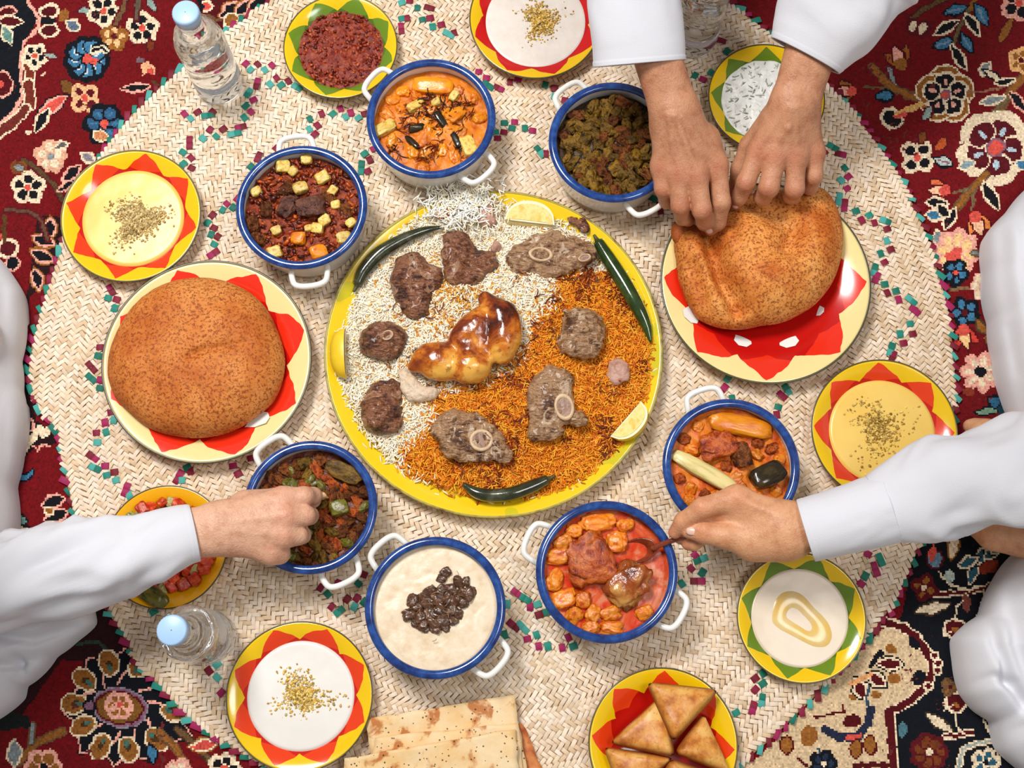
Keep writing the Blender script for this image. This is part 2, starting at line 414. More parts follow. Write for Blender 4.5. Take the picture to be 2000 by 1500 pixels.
    for ang, L in ((-140, 96), (-100, 100), (-62, 108), (40, 118), (75, 100), (112, 98), (150, 88), (-176, 98), (5, 130)):
        q = math.radians(ang); x, y = cx + L * 0.86 * math.cos(q), cy + L * 0.86 * math.sin(q)
        G.ell(x, y, 24, 17, ang, OCHRE, CREAM, 4); G.ell(x - 6 * math.cos(q), y - 6 * math.sin(q), 10, 6, ang, (70, 44, 20)); G.ell(x - 12 * math.cos(q), y - 12 * math.sin(q), 7, 5, ang, (66, 104, 92))
    G.ell(235, 1382, 58, 44, 8, NAVY); G.ell(235, 1382, 52, 37, 8, LILAC, (140, 130, 140), 3); G.ell(233, 1382, 44, 29, 8, (120, 78, 28), MAROON, 4)
    G.flower(232, 1378, 24, 6, OCHRE, PINK, CORAL); G.ell(218, 1385, 10, 7, 0, PINK)
    G.ell(174, 1379, 9, 9, 0, LILAC, NAVY, 4)
    G.line([(122, 1428), (70, 1452), (35, 1490)], 11, OCHRE, BROWN); G.line([(64, 1418), (60, 1450)], 8, GREY, BROWN); G.leaf(28, 1472, 26, 12, 90, GREY, CREAM)
    G.line([(315, 1430), (345, 1465), (362, 1495)], 11, OCHRE, BROWN); G.line([(345, 1425), (385, 1455), (415, 1490)], 10, BROWN, (60, 40, 24))
    G.leaf(296, 1471, 17, 10, 80, BLUE, NAVY); G.leaf(400, 1455, 26, 8, -10, CORAL, CREAM, None, OCHRE); G.flower(350, 1510, 26, 5, CREAM, PINK, DRED); G.flower(438, 1502, 30, 5, BLACK, CREAM, CORAL)
    G.flower(85, 1500, 34, 6, OCHRE, PINK, BLACK); G.line([(150, 1260), (190, 1252), (208, 1268)], 6, (40, 60, 50))
    G.poly([(-60, 1400), (20, 1390), (60, 1400), (58, 1420), (10, 1428), (-60, 1430)], (20, 26, 24))
    # --- left strip
    G.poly([(-60, 700), (60, 690), (70, 820), (105, 850), (112, 868), (70, 872), (40, 900), (-60, 910)], (32, 8, 12))
    G.line([(78, 835), (60, 862), (38, 888)], 14, CREAM, BLACK); G.ell(52, 830, 13, 12, 0, BLACK, PINK, 4); G.ell(88, 845, 8, 14, 40, CREAM)
    G.line([(66, 870), (72, 880), (82, 870), (98, 872)], 4, PINK); G.line([(38, 931), (50, 933), (62, 924)], 9, BLUE, NAVY)
    G.ell(42, 1016, 9, 8, 0, TEAL, BLACK, 4); G.leaf(45, 1036, 26, 8, 20, CREAM, None, None, BLACK)
    for q in ((104, 980), (110, 1008), (120, 1035)): G.leaf(q[0], q[1], 22, 11, -20, BLACK, PINK, None, None)
    G.ell(95, 998, 8, 6, 0, OCHRE, CREAM, 4); G.ell(102, 1030, 12, 8, 0, OCHRE, CREAM, 4)
    G.ell(15, 485, 15, 14, 0, MAROON, CREAM, 7); G.ell(25, 515, 12, 12, 0, NAVY, PINK, 4); G.ell(6, 463, 7, 6, 0, CORAL)
    G.poly([(75, 420), (125, 425), (118, 505), (60, 580), (40, 700), (60, 520)], (36, 10, 14))
    for q in ((98, 446, 18, 8, 90), (85, 470, 20, 9, 20), (82, 500, 22, 9, 25), (72, 545, 20, 8, 75)): G.leaf(*q, BLACK, PINK, None, OCHRE)
    # --- upper left of the red field
    G.poly([(-700, -400), (30, -400), (52, 0), (75, 35), (46, 82), (38, 130), (44, 185), (22, 225), (-10, 250), (-700, 420)], NAVY)
    G.line([(48, -60), (54, 0), (74, 35), (74, 55), (46, 82), (39, 130), (44, 185), (22, 225), (-10, 250)], 7, PINK)
    G.line([(52, 130), (60, 140), (55, 160)], 14, (110, 40, 26), CREAM); G.line([(55, 165), (58, 205)], 18, (110, 40, 26), CREAM); G.line([(50, 212), (25, 240), (-5, 262)], 17, (104, 36, 28), CREAM)
    for q in ((96, 22), (96, 60)): G.ell(q[0], q[1], 15, 9, -10, DRED, CREAM, 6)
    G.ell(94, 41, 16, 8, 0, BLACK); G.ell(124, 30, 10, 12, 20, OCHRE); G.leaf(142, 50, 14, 9, 30, (90, 104, 124), CREAM)
    G.leaf(14, 24, 18, 9, -10, DRED, PINK); G.leaf(20, 42, 24, 8, 5, DRED, CREAM); G.leaf(14, 68, 18, 8, 65, TEAL, CREAM); G.ell(4, 165, 18, 22, 0, DRED, PINK, 4); G.ell(2, 165, 6, 7, 0, CORAL)
    G.leaf(165, 21, 15, 6, 0, (130, 146, 138), None, None, MAROON); G.flower(202, 20, 29, 5, BLACK, CREAM, CORAL, -60); G.flower(278, 55, 28, 5, BLACK, CREAM, CORAL, -90); G.flower(222, 72, 24, 5, (224, 178, 124), OCHRE, MAROON, -80)
    G.line([(226, 48), (240, 20), (250, -10)], 8, BROWN, MAROON); G.line([(266, 36), (270, -10)], 8, (90, 76, 60), MAROON); G.leaf(296, 8, 18, 6, 60, (130, 146, 138), None, None, MAROON)
    G.flower(170, 115, 42, 9, BLUE, NAVY, CORAL, 12, (190, 204, 214)); G.ell(182, 120, 10, 7, 0, CORAL); G.line([(180, 100), (200, 92), (206, 100)], 6, BLACK, CREAM)
    G.flower(68, 110, 22, 5, BLACK, CREAM, CORAL, 20); G.leaf(98, 108, 14, 5, 10, (150, 160, 150), None, None, MAROON)
    G.leaf(84, 145, 8, 4, -30, CREAM); G.leaf(293, 88, 14, 6, 90, (120, 50, 24), None, None, MAROON); G.ell(272, 118, 9, 6, 0, (110, 90, 96)); G.poly([(285, 118), (304, 134), (300, 146), (290, 140), (278, 148), (276, 128)], (226, 170, 126)); G.ell(294, 139, 8, 6, -30, CORAL)
    G.leaf(265, 172, 28, 6, -5, BLACK, PINK); G.line([(300, 158), (306, 166)], 6, (70, 60, 30))
    G.leaf(132, 170, 18, 10, 40, (112, 72, 26), None, None, MAROON); G.flower(166, 192, 27, 4, MAROON, (222, 172, 124), CORAL, 45); G.leaf(100, 208, 36, 9, -35, CORAL, PINK, None, BLACK); G.leaf(82, 235, 26, 9, -60, BLACK, CREAM); G.ell(55, 258, 8, 5, 0, CREAM)
    G.flower(204, 242, 38, 6, (44, 84, 118), NAVY, CORAL, 0, BLUE); G.ell(196, 265, 14, 9, 20, (200, 130, 84), CREAM, 3)
    G.flower(98, 306, 29, 5, CREAM, (214, 160, 130), GREY, -90); G.leaf(122, 284, 13, 6, -20, (90, 84, 84), CREAM); G.leaf(172, 308, 14, 8, 30, (130, 120, 130), CREAM)
    G.line([(45, 312), (80, 335), (112, 368), (120, 390)], 8, (84, 60, 34), MAROON); G.ell(36, 327, 8, 7, 0, GREY, (110, 60, 24), 8); G.flower(55, 366, 30, 5, BLACK, CREAM, CORAL, -90)
    G.leaf(140, 338, 22, 8, -40, BLACK, PINK); G.leaf(130, 362, 18, 5, -35, BLACK, PINK); G.line([(12, 410), (50, 412), (80, 428), (95, 470)], 6, (90, 62, 44), MAROON); G.line([(8, 420), (8, 470)], 8, (84, 54, 24))
    # --- rug seen above the mat's upper left edge
    G.poly([(380, -60), (640, -60), (540, 20), (440, 60), (380, 30)], DRED); G.ell(402, 12, 9, 8, 0, CORAL, CREAM, 5); G.line([(388, -10), (395, 20)], 8, NAVY)
    for q in ((450, 20), (478, 16), (505, 6)): G.leaf(q[0], q[1], 22, 10, -35, BLACK, PINK, None, OCHRE)
    G.ell(450, 38, 13, 10, -30, OCHRE, CREAM, 4); G.line([(395, 30), (430, 38)], 6, BROWN)
    # --- right side of the red field
    G.line([(1780, 40), (1800, 20), (1850, -5)], 9, (92, 70, 40), MAROON); G.line([(1895, 15), (1870, 60), (1863, 90)], 7, (96, 84, 56), MAROON); G.line([(1910, -10), (1895, 15)], 8, OCHRE)
    for q in ((1866, 20, 24, 9, -15), (1916, 28, 24, 10, 60), (1842, 86, 22, 10, -22), (1888, 84, 22, 10, 55)): G.leaf(*q, BLUE, None, (120, 140, 160), NAVY)
    for q in ((1848, 54, 26, 8, -30), (1899, 48, 25, 8, 55), (1872, 112, 28, 7, 58)): G.leaf(*q, BLACK, CREAM)
    for q in ((1784, 52), (1803, 56)): G.ell(q[0], q[1], 8, 11, 20, CREAM, None, 4, MAROON)
    G.tulip(1760, 125, 32, -110, OCHRE, (150, 84, 30), PINK); G.line([(1738, 135), (1748, 165), (1768, 185)], 8, GREY, MAROON); G.line([(1704, 130), (1735, 165), (1775, 187), (1795, 190)], 10, OCHRE, BROWN); G.line([(1690, 170), (1735, 172)], 5, (100, 80, 50))
    G.leaf(1728, 187, 17, 9, -10, BLUE, NAVY); G.tulip(1665, 178, 28, 180, CORAL, OCHRE, PINK)
    G.flower(1846, 185, 46, 5, BLACK, CREAM, LILAC, -90, PINK, OCHRE, 0.46); G.ell(1845, 186, 7, 7, 0, CORAL); G.leaf(1812, 222, 15, 7, -60, (140, 160, 152), None, None, MAROON)
    G.ell(1742, 231, 18, 15, 20, BLACK, CREAM, 6); G.line([(1752, 222), (1775, 214), (1798, 205)], 12, (214, 166, 96)); G.line([(1750, 228), (1768, 222)], 9, CORAL)
    G.line([(1890, 180), (1940, 175), (1975, 165)], 5, (140, 96, 70)); G.line([(2030, 120), (1985, 165), (1960, 200), (1945, 240)], 12, OCHRE, BROWN); G.line([(1968, 190), (1930, 235)], 9, (110, 90, 60), BROWN)
    G.leaf(1925, 135, 14, 8, -60, GREY, CREAM); G.leaf(1940, 148, 24, 6, 30, CREAM, None, None, NAVY); G.leaf(1962, 160, 20, 5, -10, BLACK, CREAM); G.leaf(1938, 196, 26, 6, -12, GREY, CREAM); G.leaf(1990, 200, 26, 7, 50, BLACK, PINK)
    G.leaf(1965, 58, 30, 8, -62, OCHRE, None, None, MAROON); G.flower(1990, 5, 34, 5, BLACK, PINK, CORAL); G.flower(1995, 118, 24, 5, OCHRE, (224, 168, 110), MAROON)
    G.flower(1942, 288, 62, 5, MAROON, CREAM, LILAC, -62, (170, 190, 200), CREAM, 0.5); G.ell(1945, 288, 15, 13, 0, CORAL, LILAC, 4); G.leaf(1888, 322, 16, 7, -20, (130, 150, 156), CREAM); G.leaf(1996, 322, 14, 7, 20, BLUE, CREAM)
    G.flower(1792, 306, 32, 4, BLACK, CREAM, CORAL, 40); G.leaf(1842, 316, 20, 9, 20, (176, 184, 176), None, LILAC, NAVY); G.leaf(1838, 282, 18, 8, -50, (180, 80, 34), None, None, MAROON); G.leaf(1801, 268, 12, 8, -70, (120, 66, 26), None, None, MAROON)
    G.line([(1925, 342), (1895, 372), (1870, 405)], 10, OCHRE, BROWN); G.line([(1895, 370), (1862, 376)], 6, (110, 90, 60)); G.line([(1905, 370), (1898, 410)], 6, (110, 90, 60))
    G.tulip(1846, 372, 30, 180, CORAL, (214, 104, 62), (232, 178, 140)); G.tulip(1905, 425, 32, 70, CORAL, (214, 124, 62), (232, 178, 140)); G.leaf(1935, 382, 32, 9, 62, BLACK, CREAM)
    for q in ((1830, 397, 20, 8, 5), (1855, 428, 22, 8, -60), (1828, 421, 18, 8, 8), (1842, 412, 14, 8, 40)): G.leaf(*q, BLACK if q[0] != 1828 else BLUE, CREAM)
    G.leaf(1835, 466, 17, 8, 70, GREY, CREAM); G.ell(1894, 469, 9, 8, -30, (160, 174, 168), NAVY, 3)
    G.flower(1868, 492, 42, 8, (236, 190, 130), PINK, CORAL, 10, None, None, 0.3); G.ell(1862, 502, 16, 12, 0, CORAL); G.line([(1900, 495), (1930, 498)], 6, GREY, BROWN)
    G.flower(1866, 533, 24, 5, BLUE, NAVY, CORAL, 10); G.line([(1855, 565), (1895, 563)], 7, (120, 90, 60)); 
    for q in ((1912, 545, 10, 8), (1905, 558, 8, 7), (1913, 575, 8, 10)): G.ell(*q, 10, CREAM, PINK, 2)
    G.flower(1884, 610, 28, 5, BLUE, NAVY, MAROON, -40); G.tulip(1880, 645, 32, 75, CORAL, (206, 60, 50), (232, 190, 130)); G.leaf(1918, 640, 20, 7, 50, OCHRE, None, None, (70, 60, 40)); G.leaf(1932, 670, 18, 6, 60, OCHRE, None, None, MAROON)
    G.flower(1915, 727, 36, 7, CREAM, PINK, BLACK, 30, None, None, 0.28); G.ell(1914, 727, 12, 11, 0, NAVY)
    G.ell(1892, 765, 12, 8, 0, (130, 50, 30)); G.leaf(1943, 785, 16, 10, 40, (40, 92, 124), NAVY); G.leaf(1928, 803, 24, 6, -5, (110, 144, 118), None, None, NAVY); G.leaf(1968, 802, 22, 12, 10, (20, 50, 64), None, None, NAVY)
    # --- beyond the picture the field goes on: scattered blossoms and leaves on curling stems
    rr = random.Random(5)
    for _ in range(240):
        x, y = rr.uniform(-700, 2700), rr.uniform(-600, 2200)
        if -60 < x < 2060 and -60 < y < 1560: continue
        k = rr.random(); a = rr.uniform(0, 360); r = rr.uniform(24, 44)
        if k < 0.4: G.flower(x, y, r, 5, rr.choice([BLACK, CREAM, BLUE, MAROON]), rr.choice([CREAM, PINK, NAVY]), CORAL, a)
        elif k < 0.75: G.leaf(x, y, r, r * 0.3, a, rr.choice([BLUE, BLACK, OCHRE, TEAL]), rr.choice([CREAM, PINK, NAVY]))
        else: G.tulip(x, y, r, a)
rug = Rug(-1.02, 1.02, -0.50, 1.12, 0.0021)
draw_rug(rug)

# ================================================================ outline of the mat, traced round its edge
MATPX = [(530, 0), (490, 20), (455, 45), (360, 122), (238, 234), (196, 297), (110, 490), (85, 570), (60, 650), (48, 720), (51, 752), (68, 800), (92, 825), (108, 855), (119, 915), (132, 983),
         (165, 1090), (200, 1190), (235, 1245), (262, 1300), (310, 1350), (360, 1408), (410, 1442), (505, 1500), (620, 1565), (800, 1625), (960, 1645), (1150, 1630), (1330, 1570), (1470, 1482),
         (1560, 1400), (1620, 1340), (1690, 1262), (1745, 1190), (1790, 1095), (1812, 1050), (1850, 930), (1868, 830), (1873, 760), (1868, 690), (1856, 592), (1832, 510), (1800, 420), (1732, 296), (1632, 172),
         (1480, 40), (1430, 0), (1370, -40), (1250, -90), (1100, -120), (960, -130), (800, -110), (660, -65)]
MC = P(960, 760, 0.004)
_mp = [P(x, y, 0.004) - MC for x, y in MATPX]
_ang = np.array([math.atan2(p.y, p.x) for p in _mp]); _rad = np.array([math.hypot(p.x, p.y) for p in _mp])
_o = np.argsort(_ang); _ang = _ang[_o]; _rad = _rad[_o]
def mat_r(a):
    a = (np.asarray(a) + PI) % (2 * PI) - PI
    return np.interp(a, np.r_[_ang[-1] - 2 * PI, _ang, _ang[0] + 2 * PI], np.r_[_rad[-1], _rad, _rad[0]])

# rug mesh: one quad per knot, left out where the mat hides it
dX, dY = rug.X - MC.x, rug.Y - MC.y
keep = np.hypot(dX, dY) > mat_r(np.arctan2(dY, dX)) - 0.035
jj, ii = np.nonzero(keep)
nxv = rug.nx + 1
vid = -np.ones((rug.ny + 1, nxv), np.int64)
for a, b in ((0, 0), (0, 1), (1, 1), (1, 0)): vid[jj + a, ii + b] = 1
used = vid > 0; vid[used] = np.arange(used.sum())
vj, vi = np.nonzero(used)
jit = np.stack([vi * 0.37, vj * 0.41, 0 * vi], -1)
RV = np.c_[rug.x0 + vi * rug.c, rug.y0 + vj * rug.c, 0.0006 * vnoise(jit * 2.3) + 0.0009 * vnoise(jit * 0.2)]
RF = np.stack([vid[jj, ii], vid[jj, ii + 1], vid[jj + 1, ii + 1], vid[jj + 1, ii]], 1)
rug_me = mesh('pile', RV, RF, True)
ca = rug_me.color_attributes.new('knot', 'FLOAT_COLOR', 'CORNER')
cc = rug.col[jj, ii] * (1 + 0.16 * RNG.standard_normal((len(jj), 1)))
cc = np.c_[np.clip(cc, 0, 1), np.ones(len(jj))]
ca.data.foreach_set('color', np.repeat(cc, 4, axis=0).astype(np.float32).ravel())
t = NT('wool_pile'); t.bump(t.noise(900, 2, 0.6), 0.5, 0.0015)
t.b.inputs['Sheen Weight'].default_value = 0.15
rug_mat = t.done(t.attr('knot'), 0.9, 0.15)
rug_o = empty('rug', (0, 0, 0), 'deep red Persian rug with flowers and navy corner spread under the woven mat', 'rug')
tag(link('pile', rug_me, rug_mat, rug_o), kind='stuff')
bk = mesh('backing', [(-1.02, -0.5, -0.012), (1.02, -0.5, -0.012), (1.02, 1.12, -0.012), (-1.02, 1.12, -0.012), (-1.02, -0.5, -0.001), (1.02, -0.5, -0.001), (1.02, 1.12, -0.001), (-1.02, 1.12, -0.001)],
          [(0, 3, 2, 1), (4, 5, 6, 7), (0, 1, 5, 4), (1, 2, 6, 5), (2, 3, 7, 6), (3, 0, 4, 7)], False)
link('backing', bk, plain('rug_backing', (96, 20, 22), 0.9), rug_o)

# ================================================================ woven palm-leaf mat
mat_o = empty('woven_mat', (MC.x, MC.y, 0), 'round plaited palm leaf mat with magenta and teal zigzags, all the dishes on it', 'mat')
NB = 180
aa = np.linspace(-PI, PI, NB, endpoint=False); rr_ = mat_r(aa)
bv = [(0, 0, 0.003)] + [((r - 0.004) * math.cos(a), (r - 0.004) * math.sin(a), 0.003) for a, r in zip(aa, rr_)] + [((r - 0.003) * math.cos(a), (r - 0.003) * math.sin(a), 0.0008) for a, r in zip(aa, rr_)]
bf = [(0, 1 + k, 1 + (k + 1) % NB) for k in range(NB)] + [(1 + k, 1 + NB + k, 1 + NB + (k + 1) % NB, 1 + (k + 1) % NB) for k in range(NB)]
link('underlay', mesh('underlay', bv, bf, False), plain('straw_underside', (160, 124, 88), 0.9), mat_o)

BW = 0.066; SW = 0.0052       # width of one plaited band, width of one strip
def straw_piece(half_len, half_w, arch):
    """one arched float of a strip, along x, 3 x 2 quads"""
    xs = np.array([-1, -0.55, 0.55, 1]) * half_len; zs = np.array([-arch, 0, 0, -arch]); ys = np.array([-1, 0, 1]) * half_w; zy = np.array([-0.25, 0.15, -0.25]) * arch
    V = np.array([(x, y, z + q) for x, z in zip(xs, zs) for y, q in zip(ys, zy)])
    F = np.array([(i * 3 + j, i * 3 + j + 3, i * 3 + j + 4, i * 3 + j + 1) for i in range(3) for j in range(2)])
    return V, F
TV, TF = straw_piece(SW * 1.04, SW * 0.44, 0.0015)
allV, allC = [], []
pal = np.array([lin(c) for c in ((235, 217, 193), (231, 210, 184), (239, 223, 204), (224, 202, 173), (233, 213, 189), (237, 221, 202), (214, 188, 156))])
for band in range(1, 10):
    r0 = 0.075 + band * BW * 0.92
    Rm = r0 + BW / 2
    n_s = int(round(2 * PI * Rm / (SW * math.sqrt(2))))      # cells round the ring
    step_s = 2 * PI / n_s
    nrow = int(round(BW / (SW * math.sqrt(2))))
    ss, tt = np.meshgrid(np.arange(n_s), np.arange(nrow))
    ss = ss.ravel(); tt = tt.ravel()
    # 2/2 twill laid at 45 degrees: every row leans one way, the next row the other way
    lean = np.where((tt // 1) % 2 == 0, 1, -1)
    th = (ss + 0.5 * (tt % 2)) * step_s + 0.37 * band
    rad = r0 + (tt + 0.5) * BW * 0.92 / nrow
    ok = rad < mat_r(th) - 0.004
    th, rad, lean = th[ok], rad[ok], lean[ok]
    n = len(th)
    rot = th + PI / 2 + lean * (PI / 4) + RNG.normal(0, 0.07, n)
    sc = 1 + RNG.normal(0, 0.07, n)
    px_, py_ = rad * np.cos(th), rad * np.sin(th)
    bow = 0.0008 * vnoise(np.stack([px_ * 16, py_ * 16, 0 * px_], -1)) + 0.0008 * np.sin((rad - r0) / BW * PI)
    z = 0.0048 + bow + RNG.uniform(-0.0004, 0.0005, n)
    c, s = np.cos(rot), np.sin(rot)
    lx = TV[None, :, 0] * sc[:, None]; ly = np.repeat(TV[None, :, 1], n, 0)
    V = np.stack([px_[:, None] + lx * c[:, None] - ly * s[:, None], py_[:, None] + lx * s[:, None] + ly * c[:, None], z[:, None] + TV[None, :, 2]], -1)
    allV.append(V)
    ci = pal[RNG.integers(0, len(pal), n)] * (1 + 0.05 * RNG.standard_normal((n, 1)))
    patch = 0.5 + 0.5 * vnoise(np.stack([px_ * 7, py_ * 7, 0 * px_ + 3], -1))
    ci = ci * (1 - 0.10 * patch[:, None] * np.array([0.6, 1.0, 1.5]))
    allC.append(ci)
allV = np.concatenate(allV); allC = np.concatenate(allC); nP = len(allV)
WF = (TF[None] + (np.arange(nP) * len(TV))[:, None, None]).reshape(-1, 4)
wm = mesh('plaited_straw', allV.reshape(-1, 3), WF, False)
ca = wm.color_attributes.new('straw', 'FLOAT_COLOR', 'CORNER')
ca.data.foreach_set('color', np.repeat(np.c_[np.clip(allC, 0, 1), np.ones(nP)], len(TF) * 4, axis=0).astype(np.float32).ravel())
t = NT('palm_leaf'); v = t.mapping(t.coord(), (1, 1, 1)); t.bump(t.noise(700, 3, 0.6), 0.25, 0.001)
straw_mat = t.done(t.mix(t.math('MULTIPLY', t.noise(420, 4), 0.12), t.attr('straw'), rgba((196, 150, 98))), 0.62, 0.3)
tag(link('plaited_straw', wm, straw_mat, mat_o), kind='stuff')

# dyed strips woven in (each a piece of its own)
dye = {'m': [plain('magenta_dye', c, 0.6, 0.3) for c in ((150, 22, 78), (128, 16, 50), (112, 14, 34))], 't': [plain('teal_dye', c, 0.6, 0.3) for c in ((28, 128, 112), (18, 108, 90), (70, 158, 148))]}
DV, DF = straw_piece(0.0044, 0.0036, 0.0010); 
dye_me = {k: [mesh('dyed_strip', DV, DF) for _ in v] for k, v in dye.items()}
for k in dye:
    for me, m in zip(dye_me[k], dye[k]): me.materials.append(m)
MAG = [(480,124),(503,125),(531,127),(503,158),(501,168),(495,195),(490,218),(540,152),(563,158),(360,222),(386,219),(415,218),(410,253),(436,252),(466,249),(474,247),(370,272),(370,284),(373,308),(374,328),(540,290),(503,310),(506,303),
 (800,2),(835,14),(842,16),(840,35),(862,48),(887,64),(795,35),(783,50),(784,60),(628,222),(620,245),(615,262),(665,212),(685,220),(712,222),(730,290),(722,312),(718,334),(935,140),(950,152),(970,170),(978,174),(1005,238),(984,258),(972,270),(1040,255),(1065,300),(996,160),(1012,155),(1083,172),(1104,196),
 (1610,298),(1638,300),(1646,302),(1657,345),(1655,368),(1650,395),(1649,406),(1683,430),(1708,435),(1733,447),(1740,487),(1728,512),(1713,538),(1710,546),(1733,572),(1755,585),(1784,604),(1790,609),(1783,652),(1765,670),(1745,692),(1742,700),
 (214,562),(219,570),(228,585),(195,678),(174,712),(183,722),(195,742),(217,805),(205,825),(188,845),(176,889),(186,896),(205,910),(223,922),(248,950),(244,962),(443,398),(464,388),(415,420),(418,445),(425,462),(421,492),(412,498),(352,925),(345,938),(372,920),(455,910),(465,925),(490,895),
 (626,1148),(660,1140),(710,1122),(648,1185),(678,1170),(697,1168),(1006,1156),(1014,1162),(1035,1185),(1053,1200),(998,1218),(1008,1226),(1030,1248),(1052,1262),(1110,1245),(1098,1265),(1352,1062),(1358,1085),(1350,1110),(1356,1135),(1695,1082),(1708,1105),(1712,1118),(1682,1140),
 (1475,1325),(1475,1347),(1472,1378),(1469,1388),(408,1310),(432,1353),(1415,757),(1408,766),(1530,775),(1525,770),(1517,810),(1375,72),(1405,78),(1412,80),(1373,155),(640,1432),(650,1408),(1290,412),(1288,400),(1370,1135)]
TEA = [(489,136),(517,136),(487,178),(484,183),(480,207),(477,229),(527,164),(549,166),(577,168),(583,172),(372,231),(400,226),(412,224),(396,270),(422,266),(452,262),(464,259),(357,297),(358,320),(490,325),(785,5),(815,15),(825,38),(845,52),(872,64),(881,69),(785,36),(605,232),(604,252),(650,222),(675,228),(700,230),(712,300),(706,320),(705,334),(948,162),(958,170),(985,240),(1000,250),(968,258),(1025,250),(1050,290),(1058,300),(1065,165),(1082,188),
 (1622,284),(1632,290),(1650,328),(1643,352),(1640,382),(1638,394),(1672,412),(1698,420),(1726,430),(1734,433),(1732,470),(1720,495),(1709,522),(1706,532),(1728,555),(1750,568),(1776,583),(1784,590),(1778,632),(1758,652),(1742,676),(1738,688),(211,582),(224,602),(192,695),(174,735),(182,742),(195,758),(222,820),(207,844),(190,864),(180,912),(190,916),(208,928),(226,938),(252,967),(435,410),(455,405),(405,435),(412,458),(418,477),(366,913),(354,938),
 (640,1160),(700,1140),(665,1192),(660,1196),(692,1185),(712,1176),(1020,1166),(1030,1172),(1050,1180),(1068,1195),(1016,1220),(1026,1230),(1048,1240),(1070,1262),(1120,1262),(985,1240),(990,1180),(1362,1095),(1372,1118),(1332,1140),(1718,1088),(1722,1098),(1690,1125),(1490,1315),(1490,1335),(1489,1362),(1487,1374),(1438,1392),(424,1298),(424,1323),(1421,740),(1426,732),(1535,757),(1540,765),(1520,795),(1430,778),(1390,66),(1420,100),(1358,147),(1390,142),(648,1395),(652,1388),(1375,1090),(300,1195),(1276,388)]
for kind, pts in (('m', MAG), ('t', TEA)):
    for q, (x, y) in enumerate(pts):
        p = P(x, y, ZM) - MC; a = math.atan2(p.y, p.x)
        near = min((math.hypot(x - u, y - v2), math.atan2(-(v2 - y), u - x)) for u, v2 in pts if (u, v2) != (x, y))
        rot = near[1] if near[0] < 15 else a + random.choice((0, PI / 2)) + random.uniform(-0.2, 0.2)
        s_ = 1.0 + random.uniform(-0.05, 0.1)
        o = link('dyed_strip', random.choice(dye_me[kind]), None, mat_o, (p.x, p.y, ZM + 0.0007), (0, 0, rot), (s_ * 1.05, s_ * 1.05, 1))
# coloured stitches that bind the edge
sv, sf = straw_piece(0.0070, 0.0034, 0.0014)
st_me = {k: [mesh('edge_stitch', sv, sf) for _ in v] for k, v in dye.items()}
for k in dye:
    for me, m in zip(st_me[k], dye[k]): me.materials.append(m)
a = -PI; q = 0
while a < PI:
    r = float(mat_r(a)); k = 'tm'[q % 2] if random.random() < 0.9 else 'm'
    link('edge_stitch', random.choice(st_me[k]), None, mat_o, ((r - 0.003) * math.cos(a), (r - 0.003) * math.sin(a), 0.0052), (0, 0.12, a + PI / 2 + random.uniform(0.3, 1.0)), (random.uniform(0.7, 1.15),) * 2 + (1,))
    a += 0.0130 / r; q += 1
# ================================================================ enamel ware
def star_mat(name, rim_c, star_c, star2_c, n, R, r_in, r_out, rot=0.0, base_c=None, base_r=0.0, scallop=False, rough=0.16, lens=1.0):
    """painted enamel: a pointed star round the rim. Flat print, drawn from the plate's own polar coordinates"""
    t = NT(name); x, y, z = t.sep(t.coord())
    r = t.math('SQRT', t.math('ADD', t.math('MULTIPLY', x, x), t.math('MULTIPLY', y, y)))
    r = t.math('DIVIDE', r, R)
    wob = t.math('MULTIPLY', t.math('SUBTRACT', t.noise(30, 2), 0.5), 0.25)
    a = t.math('ADD', t.math('ARCTAN2', y, x), t.math('ADD', wob, rot + 20.0))
    tri = t.math('PINGPONG', t.math('MULTIPLY', a, n / (2 * PI)), 0.5)       # 0 .. 0.5
    tri = t.math('MULTIPLY', tri, 2.0)
    tri_p = t.math('POWER', tri, lens)
    rb = t.math('ADD', t.math('MULTIPLY', tri_p, r_out - r_in), r_in)
    is_star = t.math('LESS_THAN', r, rb)
    tri2 = t.math('SUBTRACT', 1.0, tri)
    rb2 = t.math('ADD', t.math('MULTIPLY', tri2, (r_out - r_in) * 0.55), r_in - 0.06)
    is2 = t.math('LESS_THAN', r, rb2)
    blot = t.noise(55, 3)
    rim = t.mix(t.math('MULTIPLY', blot, 0.30), rgba(rim_c), rgba(tuple(min(255, int(c * 0.86)) for c in rim_c)))
    star = t.mix(is2, rgba(star_c), rgba(star2_c))
    col = t.mix(is_star, rim, star)
    if base_c: col = t.mix(t.math('LESS_THAN', r, base_r), col, rgba(base_c))
    return t.done(col, rough, 0.5, coat=0.3)
white_enamel = plain('white_enamel', (236, 234, 228), 0.14, 0.5, coat=0.3)
blue_rim = mottled('blue_enamel', [(16, 38, 92), (28, 62, 128), (44, 88, 156)], 90, rough=0.14, bump=0, lo=0.3, hi=0.7, coat=0.4)
dark_edge = plain('dark_rim_line', (74, 70, 42), 0.3)
YEL, RD, RD2, GRN, GRN2, PALE = (240, 196, 16), (226, 62, 20), (196, 28, 16), (104, 134, 32), (78, 110, 26), (240, 218, 150)
